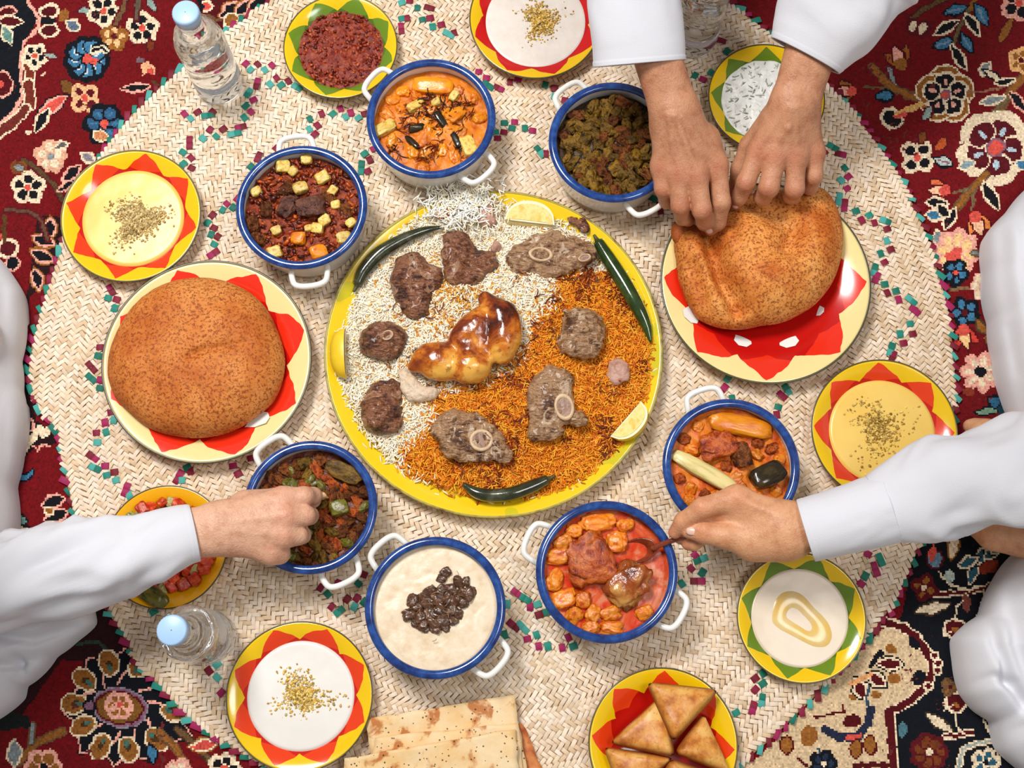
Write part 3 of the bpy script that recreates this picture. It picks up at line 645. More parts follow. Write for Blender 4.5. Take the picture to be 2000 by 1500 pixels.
def enamel_plate(px, py, wpx, label, mat, hgt=0.019, base=0.5, well=0.72, zw=0.009, group=None, cat='plate', edge=None):
    zr = ZM + hgt
    c = P(px, py, zr); R = wpx / 2 * MPP(px, py, zr)
    o = empty('enamel_plate', (c.x, c.y, ZM), label, cat, group)
    pr = [(R * base, 0), (R * (base + 0.06), 0.0), (R * well, zw * 0.75), (R * (well + 0.1), hgt * 0.66), (R * 0.97, hgt * 0.93), (R, hgt), (R * 1.0, hgt + 0.0012), (R * 0.97, hgt * 0.93 + 0.0022), (R * (well + 0.1), hgt * 0.66 + 0.0022),
          (R * well, zw * 0.75 + 0.0022), (R * (well - 0.06), zw * 0.5 + 0.002), (R * base, 0.0035), (R * 0.25, 0.0035), (0.0005, 0.0035)]
    link('dish', lathe('dish', pr, 96), mat(R), o)
    e = lathe('rim_line', [(R * 0.992, hgt + 0.0002), (R * 1.006, hgt - 0.0004), (R * 1.009, hgt + 0.0012), (R * 1.004, hgt + 0.0024), (R * 0.99, hgt + 0.0016)], 96, False)
    link('rim_line', e, edge or dark_edge, o)
    return o, c, R
def pot(px, py, wpx, label, handles, hgt=0.068, group='white enamel pots with blue rims'):
    zr = ZM + hgt
    c = P(px, py, zr); R = wpx / 2 * MPP(px, py, zr)
    o = empty('enamel_pot', (c.x, c.y, ZM), label, 'pot')
    t_ = 0.0022
    pr = [(R * 0.80, 0), (R * 0.88, 0.004), (R * 0.93, 0.02), (R * 0.955, 0.045), (R * 0.965, hgt - 0.006), (R * 0.985, hgt - 0.001), (R * 0.95, hgt - 0.001), (R * 0.93, hgt - 0.006), (R * 0.92, 0.045), (R * 0.9, 0.02), (R * 0.85, 0.006), (R * 0.78, t_ + 0.001), (0.0005, t_ + 0.001)]
    link('body', lathe('body', pr, 96), white_enamel, o)
    ring = [(R * 0.962 + 0.0050 * math.cos(a), hgt + 0.0036 * math.sin(a)) for a in np.linspace(0, 2 * PI, 11)]
    link('rim', lathe('rim', ring, 96, False), blue_rim, o)
    for hx, hy in handles:
        q = P(hx, hy, zr - 0.016) - c; a = math.atan2(q.y, q.x); zc = hgt - 0.014
        L = 0.0225; W = 0.0215
        pts = [(R * 0.93, -W, zc - 0.006), (R * 0.95 + 0.006, -W, zc - 0.001), (R * 0.95 + L * 0.8, -W * 0.88, zc + 0.002), (R * 0.95 + L, -W * 0.55, zc + 0.003), (R * 0.95 + L * 1.05, 0, zc + 0.003), (R * 0.95 + L, W * 0.55, zc + 0.003), (R * 0.95 + L * 0.8, W * 0.88, zc + 0.002), (R * 0.95 + 0.006, W, zc - 0.001), (R * 0.93, W, zc - 0.006)]
        link('handle', tube('handle', pts, 0.0036, 10, 5), white_enamel, o, None, (0, 0, a))
    return o, c, R

# --- painted plates
rs = lambda rot=0.0, lens=1.0, r_in=0.765: (lambda R: star_mat('red_star_enamel', YEL, RD, RD2, 8, R, r_in, 0.965, rot, lens=lens))
gs = lambda rot=0.0, lens=1.0: (lambda R: star_mat('green_star_enamel', YEL, GRN, GRN2, 8, R, 0.765, 0.965, rot, lens=lens))
PL = {}
PL['soup_l'] = enamel_plate(256, 421, 272, 'yellow and red star plate of yellow soup beside the whole puffed bread', rs(0.2, 1.4))
PL['cream_t'] = enamel_plate(1046, 36, 257, 'yellow and red star plate of white cream beside the open white cuff', lambda R: star_mat('crimson_star_enamel', (232, 186, 20), (196, 20, 20), (180, 12, 18), 8, R, 0.80, 0.965, 0.5))
PL['tomato'] = enamel_plate(665, 91, 221, 'yellow and green star plate holding chunky tomato sauce', gs(0.3))
PL['yogurt'] = enamel_plate(1497, 191, 226, 'yellow and green star plate of cucumber yogurt under the reaching hands', gs(0.1, 1.3))
PL['soup_r'] = enamel_plate(1727, 841, 284, 'yellow and red star plate of yellow soup partly under a white sleeve', rs(0.05, 1.1))
PL['tahini'] = enamel_plate(1565, 1206, 251, 'yellow and green star plate of tahini with an oil swirl', gs(0.35, 1.3))
PL['cream_b'] = enamel_plate(585, 1359, 285, 'yellow and red star plate of white cream beside the flatbreads', rs(0.38))
PL['samosa'] = enamel_plate(1295, 1453, 290, 'yellow and red star plate heaped with fried triangular pastries', lambda R: star_mat('red_star_wide', YEL, RD, (186, 20, 12), 8, R, 0.70, 0.965, 0.1))
PL['salad'] = enamel_plate(324, 1068, 240, 'plain yellow enamel plate of chopped salad under a white sleeve', lambda R: star_mat('yellow_enamel', (242, 176, 18), (228, 120, 20), (200, 60, 16), 6, R, 0.52, 0.66, 0.0))
bread_star = lambda rot: (lambda R: star_mat('cream_star_enamel', PALE, (226, 44, 20), (190, 16, 14), 8, R, 0.76, 0.97, rot))
PL['bread_l'] = enamel_plate(404, 704, 407, 'large cream plate with red star holding the whole puffed bread', bread_star(0.464), 0.024, 0.46, 0.66, 0.012)
PL['bread_r'] = enamel_plate(1495, 551, 408, 'large cream plate with red star holding the torn puffed bread', bread_star(0.03), 0.024, 0.46, 0.66, 0.012)
# white painted darts in the well of the bread plates
def darts(key, lst):
    o, c, R = PL[key]
    for x, y, L, W, ang in lst:
        q = P(x, y, ZM + 0.008) - Vector((c.x, c.y, ZM + 0.008))
        V = [(-L, 0, 0), (-L * 0.3, -W * 0.75, 0), (L * 0.6, -W, 0), (L, -W * 0.45, 0), (L, W * 0.45, 0), (L * 0.6, W, 0), (-L * 0.3, W * 0.75, 0)]
        rr = math.hypot(q.x, q.y) / R
        z = 0.0042 if rr < 0.5 else float(np.interp(rr, [0.5, 0.60, 0.66, 0.76, 0.97], [0.0038, 0.0072, 0.0100, 0.0184, 0.0250])) + 0.0006
        slope = 0.0 if rr < 0.5 else 0.42
        ph = math.atan2(q.y, q.x)
        M = Matrix.Rotation(ph, 4, 'Z') @ Matrix.Rotation(-slope, 4, 'Y') @ Matrix.Rotation(math.radians(ang) - ph, 4, 'Z')
        d = link('painted_dart', mesh('painted_dart', [(v[0] * 1e-3, v[1] * 1e-3, 0) for v in V], [tuple(range(7))], False), white_enamel, o)
        d.matrix_local = Matrix.Translation((q.x, q.y, z)) @ M
darts('bread_r', [(1452, 655, 16, 11, -100), (1538, 658, 15, 12, -78), (1596, 603, 9, 7, -50), (1352, 615, 14, 12, -130)])
darts('bread_l', [(505, 826, 16, 9, 25)])

# --- the big serving platter
tz = 0.022
tray_c = P(964, 683, ZM + tz); TR = 329 * MPP(964, 683, ZM + tz)
tray = empty('serving_platter', (tray_c.x, tray_c.y, ZM), 'huge round yellow platter piled with two rices and meats at the middle', 'platter')
pr = [(TR * 0.66, 0), (TR * 0.72, 0), (TR * 0.84, 0.004), (TR * 0.93, 0.013), (TR * 0.985, 0.020), (TR, tz), (TR, tz + 0.0014), (TR * 0.985, 0.0225), (TR * 0.93, 0.0155), (TR * 0.84, 0.0065), (TR * 0.72, 0.003), (TR * 0.3, 0.003), (0.0005, 0.003)]
t = NT('yellow_platter_enamel'); x, y, z = t.sep(t.coord())
blot = t.noise(16, 3); green = t.math('GREATER_THAN', t.noise(9, 2), 0.63)
ycol = t.mix(t.math('MULTIPLY', blot, 0.5), rgba((240, 208, 34)), rgba((226, 176, 16)))
t.done(t.mix(t.math('MULTIPLY', green, 0.55), ycol, rgba((176, 182, 40))), 0.15, 0.5, coat=0.3)
link('dish', lathe('dish', pr, 160), t.m, tray)
link('rim_line', lathe('rim_line', [(TR * 0.994, tz), (TR * 1.003, tz - 0.0006), (TR * 1.006, tz + 0.0012), (TR * 1.002, tz + 0.0024), (TR * 0.992, tz + 0.0016)], 160, False), mottled('rim_line_olive', [(96, 70, 20), (168, 150, 60), (120, 120, 40)], 40, bump=0, obj_rand=False), tray)

# --- pots
POT = {}
POT['A'] = pot(842, 231, 246, 'white blue-rimmed pot of orange stew with caramelised onion', [(735, 162), (935, 332)])
POT['B'] = pot(589, 404, 250, 'white blue-rimmed pot of minced meat stew with yellow courgette cubes', [(578, 278), (606, 545)])
POT['C'] = pot(1198, 277, 246, 'white blue-rimmed pot of olive green and brown stew', [(1115, 190), (1262, 398)])
POT['D'] = pot(606, 990, 255, 'white blue-rimmed pot that a hand is dipping bread into', [(530, 875), (668, 1122)])
POT['E'] = pot(850, 1186, 268, 'white blue-rimmed pot brimful of pale porridge', [(752, 1072), (962, 1288)])
POT['F'] = pot(1185, 1116, 270, 'white blue-rimmed pot of thin red stew with a spoon in it', [(1048, 1058), (1312, 1192)])
POT['G'] = pot(1428, 910, 261, 'white blue-rimmed pot of orange stew with marrow and aubergine', [(1372, 775), (1500, 1040)])

# ================================================================ water bottles
def bottle(cap_px, label, lean=(0, 0), H=0.178):
    c = P(cap_px[0], cap_px[1], ZM + H)
    o = empty('water_bottle', (c.x, c.y, ZM), label, 'bottle')
    pr = [(0.014, 0.006), (0.020, 0.0015), (0.026, 0.0), (0.030, 0.004), (0.0305, 0.012), (0.0305, 0.026), (0.0292, 0.029), (0.0305, 0.032), (0.0305, 0.040), (0.0292, 0.043), (0.0305, 0.046), (0.0305, 0.054), (0.030, 0.057), (0.030, 0.098), (0.0308, 0.101), (0.0300, 0.105), (0.0306, 0.112), (0.0285, 0.122), (0.0245, 0.134), (0.0185, 0.146), (0.0145, 0.153), (0.0128, 0.157), (0.0128, 0.161), (0.0150, 0.1615), (0.0150, 0.163), (0.0125, 0.1635), (0.0125, 0.176)]
    t = NT('clear_plastic'); t.b.inputs['Transmission Weight'].default_value = 1.0; t.b.inputs['IOR'].default_value = 1.33
    t.bump(t.noise(60, 2), 0.12, 0.003)
    link('shell', lathe('shell', pr, 48), t.done(rgba((246, 249, 252)), 0.03, 0.5), o)
    cap = [(0.0150, 0.1640), (0.0158, 0.1645), (0.0158, 0.176), (0.0150, 0.1782), (0.0135, 0.1790), (0.0005, 0.1790)]
    V = lathe('cap', cap, 60)
    for v in V.vertices:
        if 0.165 < v.co.z < 0.1775:
            k = int(round((math.atan2(v.co.y, v.co.x) / (2 * PI)) * 60)); f = 1.0 + (0.018 if k % 2 else -0.018)
            v.co.x *= f; v.co.y *= f
    link('cap', V, plain('pale_blue_cap', (168, 202, 236), 0.35, 0.4, sss=0.1), o)
    lab = lathe('label', [(0.0304, 0.060), (0.0304, 0.095)], 48, False)
    F = [p for p in lab.polygons]; bm = bmesh.new(); bm.from_mesh(lab)
    bmesh.ops.delete(bm, geom=[f for f in bm.faces if not (-0.2 < math.atan2(f.calc_center_median().y, f.calc_center_median().x) < 2.0)], context='FACES'); bm.to_mesh(lab); bm.free()
    t = NT('film_label'); t.b.inputs['Alpha'].default_value = 0.55
    link('label', lab, t.done(t.ramp(t.noise(60, 3), [(0.42, (226, 232, 240)), (0.6, (200, 214, 230))]), 0.3), o)
    return o
bottle((362, 24), 'clear water bottle with pale blue cap standing nearest the tomato sauce')
bottle((335, 1231), 'clear water bottle with pale blue cap between the salad plate and white cream')
bottle((1395, -75), 'clear water bottle standing between the two white cuffs by the yogurt')
# ================================================================ food helpers
def speck_mat(attr, rough=0.6, spec=0.3, bump=0.0, sss=0.0):
    t = NT(attr + '_mat')
    if bump: t.bump(t.noise(500, 3), bump, 0.001)
    return t.done(t.attr('tone'), rough, spec, sss)
crumb_mat = speck_mat('crumb', 0.7, 0.25); wet_crumb = speck_mat('wet_crumb', 0.28, 0.5); grain_mat = speck_mat('grain', 0.5, 0.35, 0.0, 0.0)
def pack(name, tv, tf, pos, rot, scl, cols, mat, smooth=True):
    """many small copies of one template joined in one mesh, tinted singly (pos n x 3, rot n x 3 euler, scl n x 3)"""
    n = len(pos); rot = np.asarray(rot); scl = np.asarray(scl)
    cx, sx = np.cos(rot[:, 0]), np.sin(rot[:, 0]); cy, sy = np.cos(rot[:, 1]), np.sin(rot[:, 1]); cz, sz = np.cos(rot[:, 2]), np.sin(rot[:, 2])
    v = tv[None] * scl[:, None, :]
    x, y, z = v[..., 0], v[..., 1], v[..., 2]
    y, z = y * cx[:, None] - z * sx[:, None], y * sx[:, None] + z * cx[:, None]
    x, z = x * cy[:, None] + z * sy[:, None], -x * sy[:, None] + z * cy[:, None]
    x, y = x * cz[:, None] - y * sz[:, None], x * sz[:, None] + y * cz[:, None]
    V = np.stack([x, y, z], -1) + np.asarray(pos)[:, None, :]
    F = (tf[None] + (np.arange(n) * len(tv))[:, None, None]).reshape(-1, tf.shape[1])
    me = mesh(name, V.reshape(-1, 3), F, smooth)
    ca = me.color_attributes.new('tone', 'FLOAT_COLOR', 'CORNER')
    ca.data.foreach_set('color', np.repeat(np.c_[np.clip(cols, 0, 1), np.ones(n)], len(tf) * tf.shape[1], axis=0).astype(np.float32).ravel())
    me.materials.append(mat); return me
def tones(lst, n, var=0.12):
    a = np.array([lin(c) for c in lst]); return a[RNG.integers(0, len(a), n)] * (1 + var * RNG.standard_normal((n, 1)))
def _grain(k=6):
    prof = [(-1.0, 0.02), (-0.75, 0.7), (0.0, 1.0), (0.75, 0.7), (1.0, 0.02)]
    V = np.array([(x, r * math.cos(2 * PI * q / k), r * math.sin(2 * PI * q / k)) for x, r in prof for q in range(k)])
    F = np.array([(i * k + q, i * k + (q + 1) % k, (i + 1) * k + (q + 1) % k, (i + 1) * k + q) for i in range(4) for q in range(k)])
    return V, F
GV, GF = _grain(4)
I1V, I1F = ICO[1]
def eul(n, flat=0.4):
    return np.c_[RNG.normal(0, flat, n), RNG.normal(0, flat, n), RNG.uniform(0, 2 * PI, n)]
def mpp(px, py): return MPP(px, py, 0.03)

# ================================================================ purees and soups on plates
def puree(key, name, label, mat, fill=0.735, z0=0.0098, amp=0.0004, cat='food', freq=28):
    o, c, R = PL[key]
    r = R * fill
    def zf(X, Y):
        f = np.hypot(X, Y) / r
        return amp * fbm(np.stack([X * freq, Y * freq, 0 * X + R * 99], -1), 3) + 0.0006 * (1 - f ** 2) - 0.0022 * np.clip((f - 0.94) / 0.06, 0, 1) ** 2
    me = disc_field(name, r, zf)
    ob = link(name, me, mat, None, (c.x, c.y, ZM + z0 + 0.0022)); tag(ob, label, cat)
    return ob, c, R, ZM + z0 + 0.0026
def heap(name, label, centre, z, n, rad, cols, shape=(1, 1), size=0.0011, stray=0.12, hgt=0.004, rot=0.0, mat=None):
    """a pinch of ground spice: hundreds of crumbs"""
    th = RNG.uniform(0, 2 * PI, n); rr = RNG.rayleigh(0.46, n); st = RNG.random(n) < stray; rr[st] = RNG.uniform(0.6, 1.5, st.sum())
    lob = 1 + 0.3 * np.sin(3 * th + 1) + 0.2 * np.sin(5 * th)
    x = rad * rr * lob * np.cos(th) * shape[0]; y = rad * rr * lob * np.sin(th) * shape[1]
    x, y = x * math.cos(rot) - y * math.sin(rot), x * math.sin(rot) + y * math.cos(rot)
    zz = hgt * np.clip(1 - rr, 0, 1) * RNG.random(n)
    s = size * RNG.uniform(0.5, 1.5, n)
    me = pack(name, I1V, I1F, np.c_[centre.x + x, centre.y + y, z + zz + s * 0.3], eul(n, 1.5), np.c_[s, s * RNG.uniform(0.6, 1.4, n), s * 0.7], tones(cols, n, 0.2), mat or crumb_mat, False)
    o = link(name, me); return tag(o, label, 'spice', None, 'stuff')
soup_m = mottled('yellow_soup', [(238, 196, 92), (242, 206, 108)], 20, rough=0.3, bump=0.05, bscale=90, sss=0.15)
cream_m = mottled('white_cream', [(226, 220, 212), (231, 227, 221)], 14, rough=0.35, bump=0.08, bscale=80, sss=0.1)
cream2_m = mottled('grey_cream', [(216, 204, 194), (226, 216, 207)], 60, rough=0.4, bump=0.15, bscale=160, sss=0.1)
tah_m = mottled('tahini', [(212, 192, 167), (219, 201, 177)], 14, rough=0.3, bump=0.08, bscale=50, sss=0.1)
yog_m = mottled('cucumber_yogurt', [(214, 214, 208), (234, 233, 228), (240, 240, 236)], 90, rough=0.3, bump=0.5, bscale=120, sss=0.1, bdist=0.004)
SP = [(196, 160, 92), (170, 130, 66), (214, 182, 120), (140, 104, 52), (188, 150, 84)]
ob, c, R, z = puree('soup_l', 'yellow_soup', 'smooth yellow soup with a heap of cumin, beside the whole bread', soup_m)
heap('ground_cumin', 'large mound of greyish ground cumin on yellow soup beside the whole bread', P(268, 430, z), z, 1900, 0.027, [(206, 182, 126), (186, 160, 104), (220, 196, 142), (170, 142, 88)], (1, 0.85), 0.0014, 0.05, 0.006)
ob, c, R, z = puree('cream_t', 'white_cream', 'off-white creamed dish with crushed pistachio, beside the open cuff', cream2_m, 0.785)
heap('crushed_pistachio', 'heart shaped pinch of golden crumbs on off-white cream by the cuff', P(1058, 42, z), z, 900, 0.024, [(212, 176, 92), (192, 152, 68), (174, 134, 54), (224, 194, 118)], (0.9, 1.0), 0.0013, 0.04)
ob, c, R, z = puree('soup_r', 'yellow_soup', 'smooth yellow soup with loose seed crumbs, partly under a sleeve', soup_m)
heap('seed_crumbs', 'loose pinch of seed crumbs on yellow soup partly under a sleeve', P(1715, 838, z), z, 620, 0.027, [(214, 182, 100), (190, 154, 70), (226, 198, 122), (164, 128, 56)], (0.9, 1.05), 0.0013, 0.18, 0.003)
ob, c, R, z = puree('cream_b', 'white_cream', 'bright white cream with golden crumbs, beside the flatbreads', cream_m, 0.745)
heap('golden_crumbs', 'pinch of golden crumbs on bright white cream beside the flatbreads', P(592, 1356, z), z, 820, 0.024, [(218, 186, 98), (202, 164, 76), (182, 144, 60), (230, 204, 130)], (1.1, 0.8), 0.0013, 0.12, 0.003, -0.4)
ob, c, R, z = puree('tahini', 'tahini_dip', 'pale beige tahini dip with a loop of oil, on green star plate', tah_m, 0.785)
# swirl of oil: a flat glossy loop lying on the dip
t = NT('golden_oil')
oil_m = t.done(t.ramp(t.noise(40, 3), [(0.4, (222, 196, 142)), (0.62, (224, 186, 104))]), 0.16, 0.3)
loop = [(1505, 1200), (1514, 1165), (1540, 1150), (1568, 1158), (1592, 1188), (1618, 1213), (1630, 1243), (1616, 1266), (1588, 1266), (1552, 1246), (1520, 1232), (1503, 1217)]
inner = [(1538, 1200), (1542, 1191), (1550, 1188), (1558, 1193), (1567, 1203), (1580, 1213), (1586, 1224), (1582, 1232), (1574, 1230), (1560, 1218), (1548, 1210), (1540, 1206)]
V = []; F = []; nL = 12
for q, (lp, dz) in enumerate(((loop, -0.0003), ([(a[0] * 0.75 + b[0] * 0.25, a[1] * 0.75 + b[1] * 0.25) for a, b in zip(loop, inner)], 0.0012), ([(a[0] * 0.3 + b[0] * 0.7, a[1] * 0.3 + b[1] * 0.7) for a, b in zip(loop, inner)], 0.0012), (inner, -0.0003))):
    V += [tuple(P(x, y, z + dz) - ob.location) for x, y in lp]
for q in range(3):
    F += [(q * nL + k, (q + 1) * nL + k, (q + 1) * nL + (k + 1) % nL, q * nL + (k + 1) % nL) for k in range(nL)]
oil = link('oil_swirl', mesh('oil_swirl', V, F), oil_m, ob); sm = oil.modifiers.new('s', 'SUBSURF'); sm.levels = sm.render_levels = 2
ob, c, R, z = puree('yogurt', 'cucumber_yogurt', 'white yogurt flecked with grated cucumber, under the reaching hands', yog_m, 0.785, 0.0098, 0.0012, 'food', 90)
n = 160; a_ = RNG.uniform(0, 2 * PI, n); r_ = R * 0.72 * np.sqrt(RNG.random(n))
me = pack('grated_cucumber', GV, GF, np.c_[c.x + r_ * np.cos(a_), c.y + r_ * np.sin(a_), np.full(n, z + 0.0005)], eul(n, 0.15), np.c_[RNG.uniform(0.002, 0.005, n), np.full(n, 0.0009), np.full(n, 0.0007)], tones([(198, 204, 190), (176, 184, 164), (224, 226, 216), (150, 160, 140)], n, 0.08), wet_crumb)
tag(link('grated_cucumber', me), 'grated cucumber shreds floating in the white yogurt', 'cucumber', None, 'stuff')

# ================================================================ stews
def rough_disc(name, c, r, z0, mat, amp=0.004, freq=60, label='', dome=0.002, seed=0, octv=4, cat='stew', nr=56, na=150):
    def zf(X, Y):
        f = np.hypot(X, Y) / r; n_ = fbm(np.stack([X * freq, Y * freq, 0 * X + seed * 5.1], -1), octv)
        return amp * n_ * (1 - 0.5 * f ** 4) + dome * (1 - f * f)
    return tag(link(name, disc_field(name, r, zf, nr, na), mat, None, (c.x, c.y, z0)), label, cat)
CH_ME = {}
def chunk_mesh(kind, variant):
    if (kind, variant) in CH_ME: return CH_ME[kind, variant]
    if kind == 'cube': me = blob('piece', (1, 1, 0.8), variant + 3, 4, 0.13, 1.5, 0.45, 4)
    elif kind == 'meat': me = blob('piece', (1, 0.85, 0.75), variant + 11, 4, 0.30, 1.8, 0.7, 5)
    elif kind == 'lump': me = blob('piece', (1, 0.9, 0.75), variant + 23, 4, 0.24, 1.8, 0.7, 4)
    elif kind == 'stick': me = blob('piece', (1, 1, 0.9), variant + 31, 4, 0.09, 1.6, 0.6, 4)
    elif kind == 'leaf': me = blob('piece', (1, 0.8, 0.22), variant + 43, 3, 0.22, 2.0, 0.75)
    co = np.empty(len(me.vertices) * 3, np.float32); me.vertices.foreach_get('co', co); me.vertices.foreach_set('co', co * 0.01); me.update()
    CH_ME[kind, variant] = me; return me
BIG = []      # the large pieces already laid in a dish: small ones are placed beside them
def chunk(name, kind, loc, half, rz, mat, label, cat, group, tilt=0.25, variant=None):
    v = random.randrange(5) if variant is None else variant
    if max(half) >= 0.0105 or group is None: BIG.append((loc[0], loc[1], half[0], half[1], rz))
    key = (kind, v, mat.name)
    if key not in CH_ME:
        me = chunk_mesh(kind, v).copy(); me.materials.clear(); me.materials.append(mat); CH_ME[key] = me
    o = link(name, CH_ME[key], None, None, loc, (random.gauss(0, tilt), random.gauss(0, tilt), rz), tuple(100 * h for h in half))
    return tag(o, label, cat, group)
def clear_of_big(pad):
    big = list(BIG)
    def ok(x, y):
        for bx, by, a, b, rz in big:
            u, w_ = (x - bx) * math.cos(rz) + (y - by) * math.sin(rz), -(x - bx) * math.sin(rz) + (y - by) * math.cos(rz)
            if (u / (a + pad)) ** 2 + (w_ / (b + pad)) ** 2 < 1: return False
        return True
    return ok
def scatter(c, r, n, mind, seed=1, keep=None):
    rr = random.Random(seed); pts = []; tries = 0
    while len(pts) < n and tries < 24000:
        tries += 1; a = rr.uniform(0, 2 * PI); q = r * math.sqrt(rr.random()); x, y = q * math.cos(a), q * math.sin(a)
        if all(math.hypot(x - u, y - v) > mind for u, v in pts) and (keep is None or keep(c.x + x, c.y + y)): pts.append((x, y))
    return [(c.x + x, c.y + y) for x, y in pts]
def onion_strands(name, label, spots, n, cols, z, spread, L=0.012, w=0.0011, zamp=0.004):
    """curls of fried onion, one mesh"""
    TVs = np.array([(x, y + 0.35 * x * x, zz) for x in np.linspace(-1, 1, 6) for y, zz in ((-0.1, 0), (0, 0.1), (0.1, 0), (0, -0.1))])
    TFs = np.array([(i * 4 + k, i * 4 + (k + 1) % 4, i * 4 + 4 + (k + 1) % 4, i * 4 + 4 + k) for i in range(5) for k in range(4)])
    sp = np.array([(p.x, p.y) for p in spots]); k = RNG.integers(0, len(sp), n)
    xy = sp[k] + RNG.normal(0, spread, (n, 2)); l = L * RNG.uniform(0.35, 1.0, n)
    zz = (z(xy[:, 0], xy[:, 1]) if callable(z) else z) + zamp * RNG.random(n)
    me = pack(name, TVs, TFs, np.c_[xy, zz], eul(n, 0.35), np.c_[l, l * RNG.uniform(0.4, 1.3, n), np.full(n, w * 8)], tones(cols, n, 0.25), wet_crumb)
    return tag(link(name, me), label, 'onion', None, 'stuff')
M = {}
M['courgette'] = mottled('courgette_flesh', [(186, 124, 30), (216, 176, 74), (230, 204, 116), (200, 146, 40)], 140, rough=0.28, bump=0.3, vary=0.3)
M['pumpkin'] = mottled('pumpkin', [(196, 84, 8), (226, 128, 14), (234, 150, 26), (206, 98, 8)], 90, rough=0.24, bump=0.25, vary=0.25)
M['green'] = mottled('green_pepper', [(40, 42, 10), (92, 88, 24), (120, 112, 40), (66, 40, 14)], 110, rough=0.22, bump=0.3, vary=0.4)
M['aubergine'] = mottled('aubergine_skin', [(26, 20, 14), (44, 34, 18), (96, 78, 40)], 40, rough=0.18, bump=0.1, lo=0.35, hi=0.8)
M['brownmeat'] = mottled('stewed_meat', [(44, 18, 6), (92, 44, 14), (136, 78, 34), (70, 30, 10)], 150, rough=0.28, bump=0.9, bscale=300, bdist=0.004, vary=0.6, spec=0.25)
M['darkmeat'] = mottled('dark_meat', [(58, 26, 18), (92, 50, 36), (124, 76, 56)], 130, rough=0.28, bump=0.9, bscale=300, bdist=0.004, vary=0.2)
M['redmeat'] = mottled('sauced_meat', [(84, 24, 6), (156, 56, 10), (196, 96, 30), (110, 50, 22)], 130, rough=0.2, bump=0.9, bscale=260, bdist=0.004, vary=0.4)
M['olive'] = mottled('olive_veg', [(36, 22, 6), (92, 64, 16), (136, 100, 32), (66, 48, 14)], 130, rough=0.3, bump=0.7, bscale=260, bdist=0.003, vary=0.75, spec=0.2)
M['potato'] = mottled('sauced_potato', [(176, 66, 8), (214, 108, 18), (226, 140, 40), (190, 80, 10)], 110, rough=0.2, bump=0.4, vary=0.35)
M['palecourg'] = mottled('pale_courgette', [(212, 190, 110), (222, 204, 140), (170, 152, 70)], 50, rough=0.35, bump=0.15)
def pot_level(key, drop=0.012, fill=0.915):
    o, c, R = POT[key]; return Vector((c.x, c.y, ZM)), R * fill, ZM + 0.068 - drop
# A: orange stew, caramelised onion
c, r, z = pot_level('A', 0.016)
rough_disc('orange_stew', c, r, z, mottled('orange_sauce', [(176, 72, 6), (216, 118, 18), (226, 142, 40)], 45, rough=0.34, bump=0.5, bscale=130, bdist=0.003, obj_rand=False, spec=0.3), 0.0032, 55, 'thick orange pumpkin stew filling a blue-rimmed pot', 0.002, 1)
def at(x, y, dz=0.0, zz=None): return P(x, y, (z if zz is None else zz) + dz)
s = mpp(840, 230)
chunk('pumpkin_wedge', 'stick', at(845, 168, 0.003), (0.025, 0.011, 0.008), -0.1, M['pumpkin'], 'big orange pumpkin wedge in the stew with caramelised onion', 'pumpkin', None, 0.1)
chunk('pumpkin_wedge', 'lump', at(886, 222, 0.001), (0.016, 0.013, 0.007), 0.8, M['pumpkin'], 'small pumpkin lump beside the caramelised onion', 'pumpkin', None, 0.2)
for x, y, w_, h_, a in ((812, 207, 0.012, 0.006, 0.6), (852, 200, 0.006, 0.0055, 0.2), (752, 250, 0.014, 0.008, 0.5), (915, 285, 0.009, 0.013, 0.4), (888, 188, 0.007, 0.005, 1.0)):
    chunk('courgette_piece', 'cube', at(x, y, 0.003), (w_, h_, 0.006), a, M['courgette'], 'pale courgette piece in the stew with caramelised onion', 'courgette', 'courgette pieces in the onion stew')
for x, y, L_, W_, a in ((862, 235, 0.013, 0.005, -1.0), (890, 272, 0.012, 0.0045, -1.1), (815, 250, 0.011, 0.005, 0.3), (805, 278, 0.012, 0.004, -0.8)):
    chunk('aubergine_strip', 'stick', at(x, y, 0.003), (L_, W_, 0.004), a, M['aubergine'], 'dark aubergine strip in the stew with caramelised onion', 'aubergine', 'aubergine strips in the onion stew')
for k, (x, y) in enumerate(scatter(c, r * 0.86, 20, 0.0145, 55, clear_of_big(0.005))):
    chunk('pumpkin_lump', 'lump', (x, y, z), (random.uniform(0.008, 0.0104), 0.0075, 0.0065), random.uniform(0, 6), random.choice((M['pumpkin'], M['potato'])), 'soft sunken orange lump in the stew with caramelised onion', 'pumpkin', 'pumpkin lumps in the onion stew', 0.2)
onion_strands('fried_onion', 'dark caramelised onion strands heaped across the orange stew', [at(830, 215), at(850, 190), at(800, 245), at(885, 230), at(905, 300), at(870, 262), at(770, 290), at(840, 300), at(900, 205), at(835, 232), at(845, 210), at(815, 225)], 330, [(70, 20, 6), (104, 36, 8), (140, 54, 10), (46, 14, 6), (160, 60, 14)], z + 0.0015, 0.008, 0.009)
